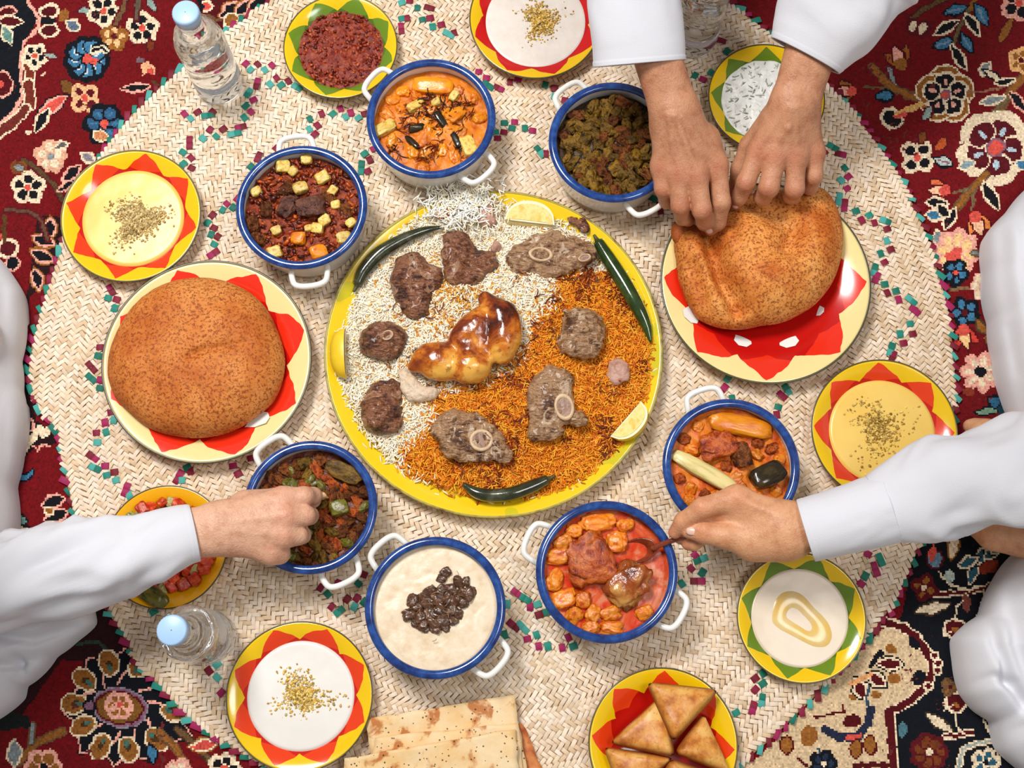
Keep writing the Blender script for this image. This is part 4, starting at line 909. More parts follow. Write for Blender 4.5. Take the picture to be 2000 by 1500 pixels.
# B: minced meat with courgette cubes
c, r, z = pot_level('B', 0.015)
rough_disc('mince_stew', c, r, z, mottled('mince_sauce', [(80, 24, 8), (140, 48, 12), (186, 84, 24)], 90, rough=0.3, bump=0.8, bscale=180, bdist=0.004, obj_rand=False), 0.004, 75, 'red-brown minced meat stew in a blue-rimmed pot', 0.002, 2)
n = 620; a_ = RNG.uniform(0, 2 * PI, n); r_ = r * 0.96 * np.sqrt(RNG.random(n)); s_ = RNG.uniform(0.0014, 0.0040, n)
tag(link('mince_crumbs', pack('mince_crumbs', I1V, I1F, np.c_[c.x + r_ * np.cos(a_), c.y + r_ * np.sin(a_), z + RNG.uniform(0, 0.005, n)], eul(n, 0.5), np.c_[s_ * RNG.uniform(1.0, 2.4, n), s_ * RNG.uniform(0.5, 1.0, n), s_ * 0.7], tones([(120, 40, 14), (90, 30, 14), (150, 54, 14), (180, 78, 22), (70, 26, 14)], n, 0.2), wet_crumb, False)), 'minced meat crumbs over the red-brown stew', 'meat', None, 'stuff')
for x, y, q, a in ((553, 325, 0.0085, 0.1), (630, 347, 0.0085, 0.5), (587, 367, 0.0085, 0.4), (582, 466, 0.009, -0.1), (634, 430, 0.0072, 0.5), (620, 446, 0.0075, -0.2), (536, 493, 0.0085, 0.3), (622, 492, 0.0095, 0.4), (672, 465, 0.0085, 0.3), (602, 446, 0.005, 0.2), (500, 375, 0.0068, 0.5), (598, 312, 0.007, 0.2), (650, 372, 0.006, 0.9), (572, 335, 0.006, 0.8), (655, 400, 0.006, 0.2), (540, 450, 0.006, 0.4), (685, 435, 0.006, 0.7)):
    chunk('courgette_cube', 'cube', at(x, y, 0.006), (q, q * 0.85, q * 0.7), a, M['courgette'] if q < 0.0088 or x < 560 else M['pumpkin'], 'yellow courgette cube in the minced meat stew' if q < 0.0088 or x < 560 else 'bright orange pumpkin cube in the minced meat stew', 'courgette' if q < 0.0088 or x < 560 else 'pumpkin', 'vegetable cubes in the minced stew', 0.15)
for x, y, a, wh in ((610, 403, 0.3, 0.017), (563, 402, 1.1, 0.014)):
    chunk('meat_lump', 'meat', at(x, y, 0.0085), (wh, wh * 0.8, 0.010), a, M['darkmeat'], 'dark lump of meat amid the minced stew and yellow cubes', 'meat', 'meat lumps in the minced stew')
for x, y in ((495, 440), (505, 465), (640, 385), (560, 370), (520, 410), (675, 410)):
    chunk('mince_lump', 'meat', at(x, y, 0.003), (0.010, 0.008, 0.006), x, M['brownmeat'], 'small ragged lump of minced meat in the red-brown stew', 'meat', 'ragged lumps in the minced stew')
# C: olive stew
c, r, z = pot_level('C', 0.018)
rough_disc('olive_stew', c, r, z, mottled('olive_sauce', [(26, 16, 6), (52, 34, 10), (76, 52, 18)], 70, rough=0.4, bump=0.5, bscale=140, obj_rand=False, spec=0.3), 0.003, 60, 'dark olive sauce of the green and brown stew', 0.003, 3)
for k, (x, y) in enumerate(scatter(c, r * 0.87, 95, 0.0087, 4)):
    q = random.uniform(0.0058, 0.0090)
    if k % 2: chunk('stewed_vegetable', random.choice(('lump', 'leaf', 'cube')), (x, y, z + 0.004), (q * 1.15, q * 0.8, q * 0.7), random.uniform(0, 6), M['olive'], 'soft olive green vegetable piece in the olive stew', 'vegetable', 'vegetable pieces in the olive stew', 0.4)
    else: chunk('meat_chunk', 'meat', (x, y, z + 0.005), (q * 1.2, q, q * 0.8), random.uniform(0, 6), M['brownmeat' if k % 4 else 'olive'], 'dark brown meat chunk in the olive stew' if k % 4 else 'ragged olive tinted meat chunk in the olive stew', 'meat', 'meat chunks in the olive stew', 0.4)
# D: dark stew being eaten
c, r, z = pot_level('D', 0.018)
rough_disc('pepper_stew', c, r, z, mottled('pepper_sauce', [(60, 20, 8), (110, 40, 10), (150, 66, 18)], 70, rough=0.25, bump=0.7, bscale=150, bdist=0.003, obj_rand=False), 0.0035, 65, 'dark red-brown stew a hand is dipping into', 0.002, 5)
chunk('pepper_slice', 'leaf', at(670, 921, 0.012), (0.022, 0.013, 0.010), -0.5, M['olive'], 'large olive pepper slice leaning on the dark stew', 'pepper', None, 0.1)
chunk('courgette_round', 'cube', at(662, 992, 0.011), (0.010, 0.009, 0.008), 0.3, M['green'], 'dark green vegetable cube on top of the dark stew', 'vegetable', None, 0.15)
for k, (x, y) in enumerate(scatter(c, r * 0.87, 95, 0.0084, 9, clear_of_big(0.003))):
    q = random.uniform(0.0058, 0.0090); m_ = random.choice((M['redmeat'], M['redmeat'], M['brownmeat'], M['brownmeat'], M['brownmeat'], M['olive'], M['green']))
    isv = m_ in (M['olive'], M['green'])
    chunk('stewed_pepper' if isv else 'meat_chunk', 'lump' if isv else 'meat', (x, y, z + 0.004), (q * 1.15, q * 0.85, q * 0.7), random.uniform(0, 6), m_, ('glossy green pepper piece in the dark stew under the dipping hand' if m_ is M['green'] else 'olive brown vegetable piece in the dark stew under the dipping hand') if isv else ('orange-red meat chunk in the dark stew under the dipping hand' if m_ is M['redmeat'] else 'dark brown meat chunk in the dark stew under the dipping hand'), 'pepper' if isv else 'meat', 'pepper pieces in the dark stew' if isv else 'meat chunks in the dark stew', 0.4)
# E: pale porridge with dark glazed bits
c, r, z = pot_level('E', 0.0065, 0.93)
rough_disc('porridge', c, r, z, mottled('porridge', [(216, 190, 154), (230, 208, 178), (236, 218, 192)], 55, rough=0.35, bump=0.25, bscale=120, obj_rand=False, sss=0.1), 0.0011, 50, 'pale grain porridge filling a blue-rimmed pot to the brim', 0.001, 6, 3, 'porridge')
M['glaze'] = mottled('glazed_bits', [(52, 30, 18), (86, 54, 34), (110, 76, 52)], 120, rough=0.12, bump=0.3, coat=0.5)
bits = [(870, 1118, 1.1), (862, 1130, .9), (895, 1138, 1.2), (910, 1135, .9), (918, 1160, 1.3), (905, 1158, 1.1), (878, 1150, 1.1), (862, 1152, 1), (840, 1158, 1.3), (825, 1168, 1), (805, 1172, 1.2), (815, 1185, 1.1), (835, 1178, 1.4), (855, 1172, 1.4), (875, 1170, 1.3), (890, 1175, 1.2), (905, 1178, 1), (800, 1200, 1.3), (820, 1204, 1.4), (842, 1198, 1.5), (862, 1194, 1.5), (882, 1192, 1.2), (895, 1200, 1), (825, 1218, 1.3), (845, 1218, 1.5), (866, 1214, 1.4), (886, 1212, 1), (850, 1228, 1), (870, 1226, .9), (830, 1228, .8), (812, 1216, .9)]
for x, y, k in bits:
    chunk('glazed_chickpea', 'lump', at(x, y, 0.002), (0.0062 * k, 0.0055 * k, 0.0042 * k), random.uniform(0, 6), M['glaze'], ('large dark glazed bit piled on the pale porridge' if k >= 1.3 else 'small dark glazed bit piled on the pale porridge'), 'chickpea', 'glazed bits on the porridge', 0.3)
th = RNG.uniform(0, 2 * PI, 90); q = P(858, 1180, z)
onion_strands('syrup_strands', 'thin brown strands among the glazed bits on porridge', [P(840, 1190, z), P(875, 1165, z), P(860, 1205, z)], 60, [(90, 52, 26), (126, 84, 52), (160, 120, 86)], z + 0.004, 0.010, 0.006, 0.0007)
# F: thin red stew
c, r, z = pot_level('F', 0.012, 0.92)
t = NT('red_broth'); n1 = t.noise(34, 4, 0.6, None, 1.2)
t.bump(t.noise(70, 3), 0.15, 0.002)
rough_disc('red_broth', c, r, z, t.done(t.ramp(n1, [(0.36, (196, 44, 14)), (0.5, (204, 84, 44)), (0.6, (208, 124, 90))]), 0.2, 0.22), 0.0006, 60, 'thin red broth with oily patches, a spoon dipped in', 0.0005, 7)
chunk('lamb_shank_piece', 'meat', at(1150, 1092, 0.008), (0.023, 0.032, 0.013), 0.3, M['redmeat'], 'long ragged lamb piece with bone in red broth', 'meat', None, 0.1, 1)
bn = lathe('bone', [(0.0072, 0), (0.0078, 0.002), (0.0066, 0.0036), (0.0045, 0.003), (0.0035, 0.0005)], 20)
bone_m = mottled('bone', [(186, 150, 112), (214, 186, 150)], 90, rough=0.35, bump=0.3)
o_ = chunk('lamb_chunk', 'meat', at(1228, 1142, 0.009), (0.025, 0.023, 0.014), 0.9, mottled('glossy_lamb', [(92, 30, 10), (150, 70, 22), (196, 140, 70), (110, 50, 24)], 45, rough=0.2, bump=0.6, bscale=110, bdist=0.004), 'dark glossy lamb chunk with golden fat in red broth', 'meat', None, 0.1, 2)
for x, y, w_, h_, a in ((1090, 1088, 0.016, 0.010, 0.1), (1100, 1060, 0.011, 0.009, 0.5), (1122, 1036, 0.009, 0.008, 0.2), (1168, 1020, 0.020, 0.011, 0.1), (1205, 1058, 0.012, 0.013, 0.0), (1100, 1168, 0.014, 0.012, 0.4), (1084, 1132, 0.012, 0.010, 1.2), (1138, 1170, 0.009, 0.010, 0.2), (1122, 1202, 0.009, 0.011, -0.5), (1158, 1198, 0.010, 0.009, 0.9), (1192, 1198, 0.012, 0.009, 0.4), (1194, 1226, 0.013, 0.008, 0.0), (1154, 1226, 0.010, 0.008, 0.3), (1258, 1196, 0.010, 0.008, 0.3), (1222, 1026, 0.009, 0.008, 0.3)):
    chunk('potato_piece', 'lump', at(x, y, 0.002), (w_, h_, 0.008), a, M['potato'], ('long orange potato piece bobbing in the red broth' if max(w_, h_) >= 0.0138 else 'small orange potato piece bobbing in the red broth'), 'potato', 'potato pieces in the red broth', 0.2)
# G: orange stew with marrow, pumpkin, aubergine
c, r, z = pot_level('G', 0.014)
rough_disc('marrow_stew', c, r, z, mottled('marrow_sauce', [(170, 50, 4), (212, 104, 16), (224, 138, 44)], 50, rough=0.34, bump=0.6, bscale=130, bdist=0.003, obj_rand=False, spec=0.3), 0.0036, 60, 'orange stew behind the hand that holds the spoon', 0.002, 8)
chunk('pumpkin_slice', 'stick', at(1446, 832, 0.007), (0.036, 0.012, 0.009), -0.18, M['pumpkin'], 'long orange pumpkin slice on stew behind spoon hand', 'pumpkin', None, 0.05)
chunk('marrow_stick', 'stick', at(1374, 920, 0.008), (0.040, 0.0095, 0.007), -0.55, M['palecourg'], 'long pale green marrow stick on stew behind spoon hand', 'marrow', None, 0.05)
chunk('aubergine_chunk', 'stick', at(1500, 927, 0.010), (0.021, 0.013, 0.010), 0.45, M['aubergine'], 'shiny black aubergine chunk on stew behind spoon hand', 'aubergine', None, 0.1)
chunk('meat_piece', 'meat', at(1400, 868, 0.009), (0.019, 0.019, 0.012), 0.3, M['redmeat'], 'ragged red-brown meat piece on stew behind spoon hand', 'meat', None, 0.2)
chunk('meat_piece', 'meat', at(1448, 887, 0.008), (0.011, 0.016, 0.010), 0.3, M['brownmeat'], 'smooth grey-brown meat piece on stew behind spoon hand', 'meat', None, 0.2)
for k, (x, y) in enumerate(scatter(c, r * 0.88, 26, 0.0125, 21, clear_of_big(0.006))):
    chunk('stew_lump', 'lump', (x, y, z + 0.001), (random.uniform(0.007, 0.010), 0.007, 0.006), random.uniform(0, 6), random.choice((M['potato'], M['redmeat'], M['potato'])), 'soft orange vegetable lump in stew behind spoon hand', 'vegetable', 'soft lumps in the orange stew')

# ================================================================ tomato sauce and chopped salad
o, c, R = PL['tomato']; z = ZM + 0.0105
rough_disc('tomato_sauce', Vector((c.x, c.y, 0)), R * 0.76, z, mottled('tomato_sauce', [(88, 18, 6), (134, 40, 14), (164, 70, 34)], 130, rough=0.2, bump=0.8, bscale=220, bdist=0.003, obj_rand=False), 0.0022, 120, 'chunky dark red tomato sauce on a green star plate', 0.002, 9, 4, 'sauce')
n = 380; a_ = RNG.uniform(0, 2 * PI, n); r_ = R * 0.73 * np.sqrt(RNG.random(n)); s_ = RNG.uniform(0.001, 0.0026, n)
tag(link('tomato_bits', pack('tomato_bits', I1V, I1F, np.c_[c.x + r_ * np.cos(a_), c.y + r_ * np.sin(a_), z + RNG.uniform(0, 0.0035, n)], eul(n, 1), np.c_[s_ * 1.5, s_, s_ * 0.7], tones([(128, 32, 12), (154, 54, 24), (172, 82, 44), (96, 22, 8)], n, 0.2), wet_crumb)), 'tiny tomato and onion bits in the red sauce', 'tomato', None, 'stuff')
o, c, R = PL['salad']; z = ZM + 0.010
M['tomato'] = mottled('tomato_dice', [(164, 26, 8), (204, 60, 24), (222, 110, 62)], 120, rough=0.2, bump=0.3, vary=0.5)
M['cucumber'] = mottled('cucumber_dice', [(150, 140, 70), (190, 180, 120), (80, 100, 44)], 120, rough=0.25, bump=0.2, vary=0.3)
for k, (x, y) in enumerate(scatter(c, R * 0.74, 95, 0.0088, 33)):
    q = random.uniform(0.0055, 0.008); tom = random.random() < 0.74
    chunk('tomato_dice' if tom else 'cucumber_dice', 'cube', (x, y, z + random.uniform(0.0005, 0.005) + float(np.interp(math.hypot(x - c.x, y - c.y) / R, [0.5, 0.66, 0.74, 0.80], [0, 0.0035, 0.0075, 0.0110]))), (q, q * 0.85, q * 0.8), random.uniform(0, 6), M['tomato'] if tom else M['cucumber'], 'diced tomato in the chopped salad under the sleeve' if tom else 'diced cucumber in the chopped salad under the sleeve', 'tomato' if tom else 'cucumber', 'diced tomato in the salad' if tom else 'diced cucumber in the salad', 0.4)
chunk('chilli_strip', 'stick', P(294, 1160, z + 0.0175), (0.022, 0.010, 0.006), -0.6, M['green'], 'dark green pepper strip at the edge of chopped salad', 'pepper', None, 0.05)
# ================================================================ puffed breads
def bread_mat(name, c1, c2, c3, dents=None):
    t = NT(name); v = t.coord()
    fine = t.noise(330, 3, 0.7, v); mid = t.noise(120, 4, 0.6, v); big = t.noise(16, 4, 0.6, v)
    base = t.ramp(big, [(0.36, c2), (0.52, c1), (0.66, c3)])
    spots = t.ramp(fine, [(0.40, (0, 0, 0)), (0.50, (255, 255, 255))])
    col = t.mix(t.math('MULTIPLY', t.math('SUBTRACT', 1.0, t.sep(spots)[0]), 0.85), base, rgba((132, 54, 14)))
    col = t.mix(t.math('MULTIPLY', t.math('LESS_THAN', mid, 0.42), 0.28), col, rgba((142, 70, 22)))
    t.bump(t.noise(380, 4, 0.7, v), 0.35, 0.0018)
    return t.done(col, 0.62, 0.25)
def puffed(name, label, outline, centre, zb, H, mat, extra=None, lift=None, na=160, nr=46, edge=0.012, plate=None):
    """pillow of bread: traced outline, domed crust above, shallow curve below"""
    c = P(centre[0], centre[1], zb + edge)
    pts = [P(x, y, zb + edge) - c for x, y in outline]
    ang = np.array([math.atan2(p.y, p.x) for p in pts]); rad = np.array([math.hypot(p.x, p.y) for p in pts]); o_ = np.argsort(ang); ang, rad = ang[o_], rad[o_]
    aa = np.arange(na) * 2 * PI / na - PI
    rr = np.interp(aa, np.r_[ang[-1] - 2 * PI, ang, ang[0] + 2 * PI], np.r_[rad[-1], rad, rad[0]])
    k = np.array([1, 2, 3, 2, 1.0]); k /= k.sum(); rr = np.convolve(np.r_[rr[-2:], rr, rr[:2]], k, 'valid')
    fs = np.linspace(0, 1, nr + 1)[1:] ** 0.8
    X = np.r_[0, (fs[:, None] * rr * np.cos(aa)).ravel()]; Y = np.r_[0, (fs[:, None] * rr * np.sin(aa)).ravel()]; f = np.r_[0, np.repeat(fs, na)]
    q = np.stack([X, Y, 0 * X], -1)
    top = edge + (H - edge) * np.sqrt(np.clip(1 - f ** 2.6, 0, 1)) + 0.0028 * fbm(q * 28 + 3, 3) * (1 - f ** 6) + 0.0006 * fbm(q * 160, 2)
    if extra is not None: top = top + extra(X + c.x, Y + c.y) * (1 - f ** 8)
    bot = edge - edge * np.sqrt(np.clip(1 - f ** 3, 0, 1)) 
    if plate:                                   # the underside follows the plate it lies on, over the rim too
        _, pc, pR = PL[plate]; fp = np.hypot(X + c.x - pc.x, Y + c.y - pc.y) / pR
        bot = np.maximum(bot, np.interp(fp, [0, 0.46, 0.60, 0.66, 0.76, 0.97, 1.02], [0.0035, 0.0035, 0.0080, 0.0112, 0.0184, 0.0252, 0.0268]) + ZM - 0.0004 - zb); top = np.maximum(top, bot + 0.0002)
    lf = lift(X + c.x, Y + c.y) if lift is not None else 0
    V = np.r_[np.c_[X, Y, top + lf], np.c_[X, Y, bot + lf]]
    n0 = len(X); F = []
    for s_, off in ((1, 0), (-1, n0)):
        for j in range(na):
            j2 = (j + 1) % na
            F.append((off, off + 1 + j, off + 1 + j2)[::s_])
            for i in range(nr - 1):
                F.append((off + 1 + i * na + j, off + 1 + (i + 1) * na + j, off + 1 + (i + 1) * na + j2, off + 1 + i * na + j2)[::s_])
    o = link(name, mesh(name, V, F), mat, None, (c.x, c.y, zb)); w = o.modifiers.new('weld', 'WELD'); w.merge_threshold = 0.0002
    return tag(o, label, 'bread')
def groove(path, width, depth):
    pw = [P(x, y, 0.05) for x, y in path]
    def g(X, Y):
        d = np.full(X.shape, 1e9)
        for a, b in zip(pw[:-1], pw[1:]):
            ax, ay, bx, by = a.x, a.y, b.x, b.y; L = (bx - ax) ** 2 + (by - ay) ** 2
            t_ = np.clip(((X - ax) * (bx - ax) + (Y - ay) * (by - ay)) / L, 0, 1); d = np.minimum(d, np.hypot(X - ax - t_ * (bx - ax), Y - ay - t_ * (by - ay)))
        return -depth * np.exp(-(d / width) ** 2)
    return g
br = [(212, 740), (216, 690), (236, 640), (270, 592), (320, 558), (380, 545), (440, 550), (490, 572), (525, 610), (545, 655), (557, 700), (552, 745), (535, 785), (500, 815), (455, 842), (400, 855), (345, 852), (295, 838), (255, 808), (226, 778)]
g1 = groove([(378, 703), (420, 690), (485, 678)], 0.0045, 0.0040); g2 = groove([(378, 706), (390, 700)], 0.006, 0.003)
puffed('puffed_bread', 'whole round puffed brown bread with one crease on its top', br, (385, 702), ZM + 0.013, 0.056, bread_mat('brown_crust', (206, 124, 56), (186, 98, 36), (216, 140, 72)), lambda X, Y: g1(X, Y) + g2(X, Y), plate='bread_l')
br2 = [(1420, 415), (1440, 390), (1500, 376), (1560, 376), (1600, 366), (1622, 385), (1640, 425), (1646, 470), (1638, 520), (1612, 572), (1560, 615), (1485, 636), (1405, 641), (1362, 624), (1335, 575), (1321, 510), (1315, 470), (1330, 452), (1360, 448), (1392, 436)]
h1 = groove([(1378, 452), (1390, 490), (1402, 540), (1440, 605)], 0.012, 0.026); h2 = groove([(1352, 520), (1376, 590), (1382, 630)], 0.009, 0.013); h3 = groove([(1470, 400), (1510, 425), (1545, 455), (1535, 490)], 0.015, 0.020); h4 = groove([(1382, 450), (1388, 475)], 0.003, 0.006); h5 = groove([(1500, 560), (1600, 480)], 0.03, -0.006)
puffed('puffed_bread', 'torn and creased puffed brown bread held by two hands', br2, (1485, 510), ZM + 0.014, 0.056, bread_mat('torn_crust', (224, 146, 70), (192, 100, 32), (232, 164, 90)), lambda X, Y: h1(X, Y) + h2(X, Y) + h3(X, Y) + h4(X, Y) + h5(X, Y), plate='bread_r')
flap = [(1312, 440), (1330, 424), (1362, 428), (1400, 418), (1425, 430), (1405, 446), (1370, 458), (1340, 472), (1318, 478)]
puffed('bread_flap', 'dark torn flap of bread pinched under the hairy hand', flap, (1362, 446), ZM + 0.030, 0.016, bread_mat('flap_crust', (172, 90, 32), (140, 66, 20), (190, 112, 48)), None, None, 60, 14, 0.006)

# ================================================================ fried pastries
M['pastry'] = (lambda t: t.done(t.mix(t.math('MULTIPLY', t.math('LESS_THAN', t.noise(300, 3), 0.4), 0.35), t.mix(t.math('MULTIPLY', t.attr('edge', 'Fac'), 0.8), t.ramp(t.noise(46, 5, 0.6), [(0.32, (150, 72, 18)), (0.46, (206, 132, 52)), (0.64, (226, 174, 92))]), rgba((140, 66, 18))), rgba((150, 76, 22))), 0.4, 0.4))(NT('fried_pastry'))
def pastry(label, corners, z0, th=0.017):
    """puffed triangular pastry with a crimped edge, from its three corners"""
    A, B, C = [np.array(P(x, y, z)) for x, y, z in corners]
    cen = (A + B + C) / 3; nrm = np.cross(B - A, C - A); nrm /= np.linalg.norm(nrm); nrm *= np.sign(nrm[2])
    m = 16; V = []; E = []; idx = {}; F = []
    for side in (1, -1):
        for i in range(m + 1):
            for j in range(m + 1 - i):
                a, b = i / m, j / m; cc_ = 1 - a - b; e = min(a, b, cc_) * 3
                p = A * a + B * b + C * cc_
                rnd = max(a, b, cc_); p = cen + (p - cen) * 1.13; p = p + (cen - p) * 0.10 * max(0, (rnd - 0.82) / 0.18) ** 2
                hgt = th * (0.30 * min(1, e * 12) ** 0.5 + 0.70 * (1 - (1 - min(1, e * 1.25)) ** 2.4) ** 0.5)
                hgt *= 1 + 0.16 * float(vnoise(np.array([p * 60])) [0])
                if e == 0 and side == -1: idx[side, i, j] = idx[1, i, j]; continue
                idx[side, i, j] = len(V); E.append(max(0.0, 1 - e * 4.5)); V.append(p - cen + nrm * side * hgt * (0.62 if side == 1 else 0.38))
        for i in range(m):
            for j in range(m - i):
                F.append((idx[side, i, j], idx[side, i + 1, j], idx[side, i, j + 1])[::side])
                if j < m - i - 1: F.append((idx[side, i + 1, j], idx[side, i + 1, j + 1], idx[side, i, j + 1])[::side])
    me = mesh('fried_pastry', V, F); ca = me.color_attributes.new('edge', 'FLOAT_COLOR', 'POINT'); ca.data.foreach_set('color', np.repeat(np.array(E, np.float32), 4))
    o = link('fried_pastry', me, M['pastry'], None, tuple(cen)); return tag(o, label, 'pastry', 'fried pastries on the star plate')
z = ZM + 0.014
pastry('upright golden pastry with a thick folded edge atop the heap', [(1268, 1336, z + 0.020), (1398, 1350, z + 0.022), (1316, 1444, z + 0.030)], z)
pastry('broad golden pastry lying below the upright one', [(1196, 1450, z + 0.012), (1292, 1362, z + 0.014), (1314, 1474, z + 0.026)], z)
pastry('golden pastry beside the plate star, leaning on two others', [(1322, 1470, z + 0.026), (1372, 1398, z + 0.012), (1424, 1510, z + 0.012)], z)
pastry('golden pastry at the bottom of the heap under the broad one', [(1184, 1462, z + 0.010), (1310, 1482, z + 0.018), (1220, 1560, z + 0.012)], z)
pastry('golden pastry at the bottom of the heap beside the leaning one', [(1312, 1486, z + 0.022), (1420, 1525, z + 0.010), (1270, 1570, z + 0.012)], z)

# ================================================================ flatbreads
t = NT('flatbread_bake'); v = t.coord()
c0 = t.ramp(t.noise(24, 4), [(0.36, (232, 208, 168)), (0.62, (226, 186, 128))])
sc = t.ramp(t.noise(48, 4, 0.55, v, 0.4), [(0.54, (0, 0, 0)), (0.63, (255, 255, 255))])
c0 = t.mix(t.math('MULTIPLY', t.sep(sc)[0], 0.85), c0, rgba((178, 96, 34)))
sp = t.math('LESS_THAN', t.voro(190, v), 0.2); gate = t.math('GREATER_THAN', t.noise(40, 2), 0.47)
c0 = t.mix(t.math('MULTIPLY', t.math('MULTIPLY', sp, gate), 0.85), c0, rgba((60, 42, 22)))
t.bump(t.noise(60, 5), 0.4, 0.003)
flat_m = t.done(c0, 0.6, 0.2)
flat_d = mottled('toasted_flatbread', [(176, 84, 34), (206, 128, 66), (150, 66, 26)], 60, rough=0.6, bump=0.4, obj_rand=False)
def sheet(label, quad, z0, mat, th=0.0035, dz=(0, 0, 0, 0), n=26):
    q = [P(x, y, z0 + d) for (x, y), d in zip(quad, dz)]; cen = sum(q, Vector()) / 4
    V = []; F = []
    for s_ in (1, 0):
        for i in range(n + 1):
            for j in range(n + 1):
                a, b = i / n, j / n
                ed = 0.0012 * float(vnoise(np.array([[a * 9, b * 9, z0 * 900]]))[0])
                p = (q[0] * (1 - a) + q[1] * a) * (1 - b) + (q[3] * (1 - a) + q[2] * a) * b - cen
                w_ = 0.0016 * float(fbm(np.array([[a * 5, b * 5, z0 * 333]]), 3)[0])
                V.append((p.x + ed, p.y + ed, p.z + w_ + s_ * th))
    N1 = (n + 1) ** 2; ix = lambda s_, i, j: (0 if s_ else N1) + i * (n + 1) + j
    for i in range(n):
        for j in range(n):
            F.append((ix(1, i, j), ix(1, i, j + 1), ix(1, i + 1, j + 1), ix(1, i + 1, j))); F.append((ix(0, i, j), ix(0, i + 1, j), ix(0, i + 1, j + 1), ix(0, i, j + 1)))
    for k in range(n):
        F += [(ix(1, k, 0), ix(1, k + 1, 0), ix(0, k + 1, 0), ix(0, k, 0)), (ix(1, k + 1, n), ix(1, k, n), ix(0, k, n), ix(0, k + 1, n)), (ix(1, 0, k + 1), ix(1, 0, k), ix(0, 0, k), ix(0, 0, k + 1)), (ix(1, n, k), ix(1, n, k + 1), ix(0, n, k + 1), ix(0, n, k))]
    me = mesh('flatbread', V, F); bm = bmesh.new(); bm.from_mesh(me); bmesh.ops.recalc_face_normals(bm, faces=bm.faces); bm.to_mesh(me); bm.free()
    return tag(link('flatbread', me, mat, None, tuple(cen)), label, 'flatbread')
sheet('toasted reddish flatbread mostly hidden at the bottom of the stack', [(770, 1430), (1020, 1412), (1075, 1540), (790, 1640)], ZM + 0.002, flat_d)
sheet('pale seeded flatbread in the middle of the folded stack', [(712, 1404), (1004, 1358), (1046, 1600), (760, 1640)], ZM + 0.010, flat_m, 0.0045, (0.002, 0.002, 0, 0))
sheet('pale seeded folded flatbread just beneath the top sheet', [(735, 1440), (1012, 1412), (1034, 1600), (690, 1640)], ZM + 0.017, flat_m, 0.004, (0.0, 0.0, 0, 0))
sheet('pale seeded flatbread on top of the folded stack', [(672, 1482), (1008, 1424), (1016, 1600), (660, 1660)], ZM + 0.0235, flat_m, 0.004)

# ================================================================ the platter: two rices
_lp = P(682, 690, ZM + 0.024)      # rice heaped under the lemon wedge that leans on the rim
def mound(X, Y):
    """height of the rice above the mat at world X, Y"""
    x, y = X - tray_c.x, Y - tray_c.y; f = np.hypot(x, y) / TR
    return ZM + 0.006 + 0.026 * np.clip(1 - (f / 0.93) ** 2.2, 0, 1) ** 0.8 + 0.014 * np.clip((f - 0.80) / 0.2, 0, 1) + 0.0105 * np.exp(-((X - _lp.x) / 0.013) ** 2 - ((Y - _lp.y) / 0.024) ** 2) + 0.0030 * fbm(np.stack([X * 26, Y * 26, 0 * X], -1), 3)
ORANGE_PX = [(1095, 575), (1075, 545), (1120, 520), (1180, 525), (1250, 560), (1300, 650), (1300, 780), (1215, 905), (1085, 985), (900, 985), (770, 915), (790, 870), (850, 825), (840, 770), (905, 760), (985, 735), (1030, 680), (1045, 625)]
def in_poly(px, py, pts):
    ins = np.zeros(px.shape, bool)
    for (ax, ay), (bx, by) in zip(pts, pts[1:] + pts[:1]):
        if ay != by: ins ^= ((ay > py) != (by > py)) & (px < (bx - ax) * (py - ay) / (by - ay) + ax)
    return ins
EDGE_PX = [(665, 560), (700, 500), (760, 440), (850, 395), (880, 372), (960, 372), (985, 400), (1080, 430), (1130, 440), (1165, 470), (1230, 560), (1275, 640), (1292, 680), (1285, 770), (1250, 850), (1200, 900), (1130, 945), (1060, 970), (980, 972), (900, 962), (840, 940), (790, 925), (770, 900), (720, 855), (690, 800), (660, 740), (640, 690), (650, 620)]
